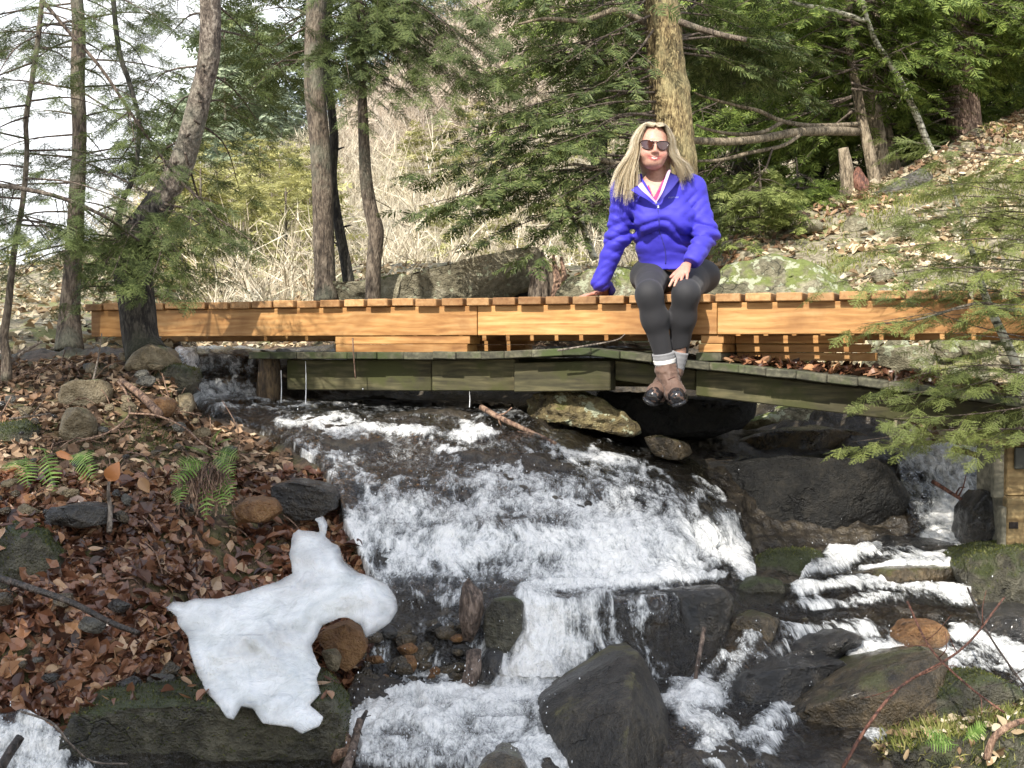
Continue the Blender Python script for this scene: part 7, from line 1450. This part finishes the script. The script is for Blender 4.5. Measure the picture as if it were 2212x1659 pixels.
ft = bpy.data.objects.new('badge_tmp', fc); C.objects.link(ft); bpy.context.view_layer.update()
fme = bpy.data.meshes.new_from_object(ft.evaluated_get(bpy.context.evaluated_depsgraph_get())); bpy.data.objects.remove(ft)
co = np.zeros(len(fme.vertices) * 3); fme.vertices.foreach_get('co', co); co = co.reshape(-1, 3); cen = surf(vj, [A(1455, 426, 6.12)])[0]; right = surf(vj, [A(1467, 425, 6.12)])[0]; left = surf(vj, [A(1443, 426, 6.12)])[0]; rx = (right - left) / np.linalg.norm(right - left)
wdt_ = co[:, 0].max(); nn2 = np.cross(rx, [0, 0, 1]); nn2 *= -np.sign(nn2[1]) if nn2[1] > 0 else 1; W = cen + (co[:, :1] - wdt_ / 2) * rx + np.stack([co[:, 0] * 0, co[:, 0] * 0, co[:, 1] - .004], -1) + np.array([0, -.004, 0])
fme.vertices.foreach_set('co', (W - np.array(pe.location)).ravel()); fme.materials.clear(); fme.update(); link('chest_lettering', fme, M_LOGO, pe)
# raised collar: two flaps with pale lining
def flap(pts_in, pts_out, mat, name, th=.004):
    a, b_ = catmull(np.array([A(*q) for q in pts_in]), 16), catmull(np.array([A(*q) for q in pts_out]), 16); V = np.vstack([a, (a + b_) / 2 + [0, -.006, 0], b_]); n = 16
    F1 = [(r_ * n + i, r_ * n + i + 1, (r_ + 1) * n + i + 1, (r_ + 1) * n + i) for r_ in range(2) for i in range(n - 1)]; V2 = np.vstack([V, V + [0, th, 0]]); F2 = np.array(F1); F3 = F2[:, ::-1] + 3 * n
    bd = list(range(0, n)) + [2 * n - 1] + list(range(3 * n - 1, 2 * n - 1, -1)) + [n]; F4 = [(bd[i], bd[(i + 1) % len(bd)], bd[(i + 1) % len(bd)] + 3 * n, bd[i] + 3 * n) for i in range(len(bd))]
    child(name, V2, np.vstack([F2, F3, np.array(F4)]), mat, pe)
flap([(1420, 436, 6.085), (1428, 420, 6.075), (1436, 400, 6.09), (1447, 372, 6.15)], [(1424, 440, 6.083), (1436, 425, 6.07), (1452, 408, 6.08), (1470, 384, 6.16)], M_JACD, 'collar')
flap([(1416, 436, 6.084), (1425, 418, 6.078), (1431, 400, 6.095), (1443, 366, 6.16)], [(1419, 436, 6.082), (1430, 418, 6.074), (1438, 399, 6.088), (1449, 368, 6.155)], M_LINING, 'collar_lining')
flap([(1415, 438, 6.085), (1402, 424, 6.075), (1390, 412, 6.08), (1378, 400, 6.10)], [(1412, 441, 6.083), (1396, 430, 6.07), (1380, 421, 6.075), (1362, 410, 6.10)], M_JAC, 'collar')
flap([(1416, 434, 6.086), (1404, 418, 6.078), (1394, 405, 6.083), (1386, 392, 6.10)], [(1415, 437, 6.083), (1400, 424, 6.074), (1388, 413, 6.078), (1376, 402, 6.10)], M_LINING, 'collar_lining')
# leggings
vl = Vol(lo, np.array([hi[0], hi[1], J['pelv'][2] + .12]), 0.005); vl.ell(J['pelv'] + [0, .02, -.02], [0.165, .15, .11], .04); legs(vl, 0.006, .035)

s5, Pl = vl.sub(vl.lo, vl.lo + vl.n * .005, 0)
vl.f = vl.f - (fbm(Pl * [14, 14, 9], 2, 4) * .0022).astype(np.float32)
for kx in ('al', 'ar'):
    n_ = (J[kx] - J['k' + kx[1]]); n_ /= np.linalg.norm(n_); near = np.linalg.norm(Pl - J[kx], axis=-1) < .12; vl.f = np.where(near, np.maximum(vl.f, ((Pl - (J[kx] - n_ * .014)) @ n_).astype(np.float32)), vl.f)
vl.f = np.maximum(vl.f, -(Pl[..., 2] - (-9)).astype(np.float32) * 0 + vl.f); deck = ((ZT + .001) - Pl[..., 2]); bk = (Pl - bP(1450, 0, 0.01)) @ NB; vl.f = np.maximum(vl.f, np.minimum(deck, bk).astype(np.float32))
V, Q = vl.mesh(); V = relax(V, Q, 2, .5); child('leggings', V, Q, M_LEG, pe)
# socks
def ringtube(name, a, b_, r0, r1, mat, ribs=0):
    a, b_ = np.array(a), np.array(b_); V, Q = tube(np.linspace(a, b_, 14), np.linspace(r0, r1, 14) + (np.sin(np.arange(14) * 2.2) * .0012 if ribs else 0), seg=24); return child(name, *fixq(V, Q), mat, pe)
sa, sb = A(1433, 762, 5.925), A(1438, 796, 5.935)
ringtube('sock', sa, sb, .0545, .047, M_SOCK, 1); m1, m2 = sa + (sb - sa) * .42, sa + (sb - sa) * .66; ringtube('sock_band', m1, m2, .0545, .052, M_SOCKW)
sa = J['ar'] + (J['kr'] - J['ar']) * .10; sb = A(1456, 802, 6.005); ringtube('sock', sa, sb, .0475, .046, M_SOCK, 1)
# boots
def boot(ankle, heel, toe, seed, lab):
    ank, heel, toe = map(np.array, (ankle, heel, toe)); bt_ = Vol(np.minimum.reduce([ank, heel, toe]) - .09, np.maximum.reduce([ank, heel, toe]) + .09, .004)
    ball = heel + (toe - heel) * .62; bt_.cap(ank, heel + (toe - heel) * .12 + (ank - heel) * .25, .053, .048, .03); bt_.cap(heel, ball, .037, .042, .03); bt_.cap(ball, toe, .042, .037, .02); bt_.cap(ank + (toe - ank) * .18, ball, .040, .038, .03)
    s6, Pb_ = bt_.sub(bt_.lo, bt_.lo + bt_.n * .004, 0); bt_.f = bt_.f - (ridged(Pb_ * 30, 2, seed) * .012 - .008).astype(np.float32)
    un = (ank - heel) / np.linalg.norm(ank - heel); fd = (toe - heel) / np.linalg.norm(toe - heel); sn = un - fd * (un @ fd); sn /= np.linalg.norm(sn)
    V, Q = bt_.mesh(); V = relax(V, Q, 1, .4); b0 = child('boot', V, Q, M_BOOT, pe, label=lab); base = b0
    def sub(name, V, Q, m_): return child(name, V, Q, m_, b0)
    tc_ = Vol(toe - .09, toe + .09, .004); tc_.cap(ball + fd * .028, toe, .0425, .0395, .01); s7, Pt = tc_.sub(tc_.lo, tc_.lo + tc_.n * .004, 0); tc_.f = np.maximum(tc_.f, ((ball + fd * .036 + sn * .01) - Pt) @ fd); V, Q = tc_.mesh(); sub('toe_cap', V, Q, M_RUB)
    so_ = Vol(np.minimum(heel, toe) - .1, np.maximum(heel, toe) + .1, .004); cxs = np.cross(fd, sn)
    so_.cap(heel - sn * .03, ball - sn * .03, .040, .047, .02, flat=(sn, .42)); so_.cap(ball - sn * .03, toe - sn * .026 + fd * .006, .047, .042, .02, flat=(sn, .42)); V, Q = so_.mesh(); sub('sole', V, Q, M_RUB)
    # laces across the tongue
    acc = Acc(); top = ank + fd * .03
    for i in range(6):
        c = ank + (ball + sn * .02 - ank) * (.12 + .13 * i); s_ = -1 if i % 2 else 1
        p0, p1 = c + cxs * .026 + fd * .018 + sn * .012, c - cxs * .026 + fd * .018 + sn * (.012 + .012 * s_); mm = (p0 + p1) / 2 + (fd * .6 + sn * .5) * .020
        acc.add(*fixq(*tube(catmull([p0, mm, p1], 9), [.0028], seg=6)))
    V, T = acc.get(); sub('laces', V, T, M_LACE)
boot(A(1438, 797, 5.935), A(1452, 838, 5.97), A(1463, 858, 5.80), 1, 'brown laced boot in front with a glossy black toe')
boot(A(1452, 802, 6.0), A(1432, 838, 6.03), A(1411, 856, 5.86), 2, 'brown boot behind, crossed under the other')

# hair: soft mass plus strands
vh = Vol(HC - [.2, .16, .36], HC + [.2, .17, .14], .005)
vh.ell(H(0, 0.030, 0.028), [0.079, 0.090, 0.084], 0.02)
def hpts(L): return [A(*q) for q in L]
LH = hpts([(1385, 300, 6.18), (1364, 335, 6.18), (1350, 370, 6.17), (1342, 398, 6.15)]); RHp = hpts([(1440, 300, 6.18), (1456, 330, 6.19), (1470, 355, 6.19), (1482, 378, 6.17)])
for P_ in (LH, RHp):
    for i in range(3): vh.cap(P_[i] + [0, .01, 0], P_[i + 1] + [0, .01, 0], .020, .020 if i < 2 else .010, .03)
vh.cap(H(0, .06, 0), A(1425, 400, 6.32), .085, .07, .03)
vh.ell(H(0, -.064, -.034), [.066, .075, .096], .012, cut=True); vh.ell(H(0.002, -.078, .030), [.056, .056, .056], .012, cut=True)
V, Q = vh.mesh(); V = relax(V, Q, 2, .5)
def hair_mat():
    m, nt, b, o = newmat('blonde_hair'); c = ramp(nt, island(nt), [(0, (0.40, 0.30, 0.17)), (.35, (0.58, 0.47, 0.30)), (.7, (0.70, 0.60, 0.42)), (1, (0.80, 0.73, 0.58))]); nt.links.new(c, b.inputs['Base Color']); b.inputs['Roughness'].default_value = .42; b.inputs['Specular IOR Level'].default_value = .6; return m
M_HAIR = hair_mat(); M_HAIRB = plain('hair_mass', (0.56, 0.45, 0.29), .6, nscale=60, namp=.35)
hb = child('hair', V, Q, M_HAIRB, pe)
rh = np.random.default_rng(9); HV = []; HF = []; off_ = 0
ends = {-1: [(1312, 412), (1330, 424), (1350, 428), (1368, 424), (1384, 412)], 1: [(1454, 372), (1468, 388), (1480, 394), (1494, 386), (1508, 372)]}
for lock in range(440):
    s = -1 if lock % 2 else 1; u = rh.random() ** .9
    ypart = -0.060 + 0.135 * u; zt = 0.117 - 0.033 * ((ypart - .02) / .09) ** 2
    w1 = rh.random(); e = ends[s]; wgt = np.clip(w1 * .75 + rh.random() * .25, 0, 1) * (len(e) - 1.001) if s < 0 else np.clip((1 - w1) * .25 + rh.random() * .75, 0, 1) * (len(e) - 1.001)
    a = int(wgt); f_ = wgt - a; ex = e[a][0] * (1 - f_) + e[a + 1][0] * f_; ey = e[a][1] * (1 - f_) + e[a + 1][1] * f_ + rh.normal(0, 8); outer = (1 - wgt / 4) if s < 0 else wgt / 4
    Ye = 6.10 + .13 * u; pe_ = A(ex, ey, Ye)
    root = H(0.003 * s, ypart, zt + .004); yy = ypart * .85 + .010
    t1_ = H(s * (.047 + .010 * u), yy, 0.100 - .010 * u + rh.uniform(0, .005)); t2_ = H(s * (.0800 + .010 * outer + rh.uniform(0, .004)), yy * .95 + rh.uniform(-.006, .006), 0.040); t3_ = H(s * (.080 + .034 * outer), yy * .9 - .006, -0.030)
    mid_ = t3_ * .5 + pe_ * .5 + [s * (.006 + .012 * outer), -.006, 0]
    G = catmull([root, t1_, t2_, t3_, mid_, pe_], 22); tt_ = np.linspace(0, 1, 22); ph = rh.uniform(0, 6.28); G[:, 0] += .0060 * np.sin(tt_ * 10 + ph + ex * .03) * tt_ ** 1.3; G[:, 1] += .004 * np.cos(tt_ * 7 + ph) * tt_
    T_ = np.gradient(G, axis=0); T_ /= np.linalg.norm(T_, axis=1)[:, None]; rad_ = G - (HC + [0, .02, -.05]); rad_ -= (rad_ * T_).sum(1)[:, None] * T_; rad_ /= np.linalg.norm(rad_, axis=1)[:, None] + 1e-9; wd2 = np.cross(T_, rad_)
    spread = (.006 + .005 * np.sin(np.pi * np.clip(tt_ * 1.15, 0, 1)))[:, None]
    for q_ in range(17):
        o1, o2 = rh.normal(0, 1.1), rh.normal(0, .45); stop = int(rh.uniform(18, 22.99)); P_ = (G + wd2 * o1 * spread + rad_ * o2 * spread * .8 + rad_ * .001)[:stop]; ww = wd2[:stop] * (.0013 * np.linspace(1, .35, stop))[:, None]
        HV.append(np.vstack([P_ - ww, P_ + ww])); HF.append(np.array([(i, i + 1, stop + 1 + i, stop + i) for i in range(stop - 1)]) + off_); off_ += 2 * stop
child('strands', np.vstack(HV), np.vstack(HF), M_HAIR, hb, smooth=True)
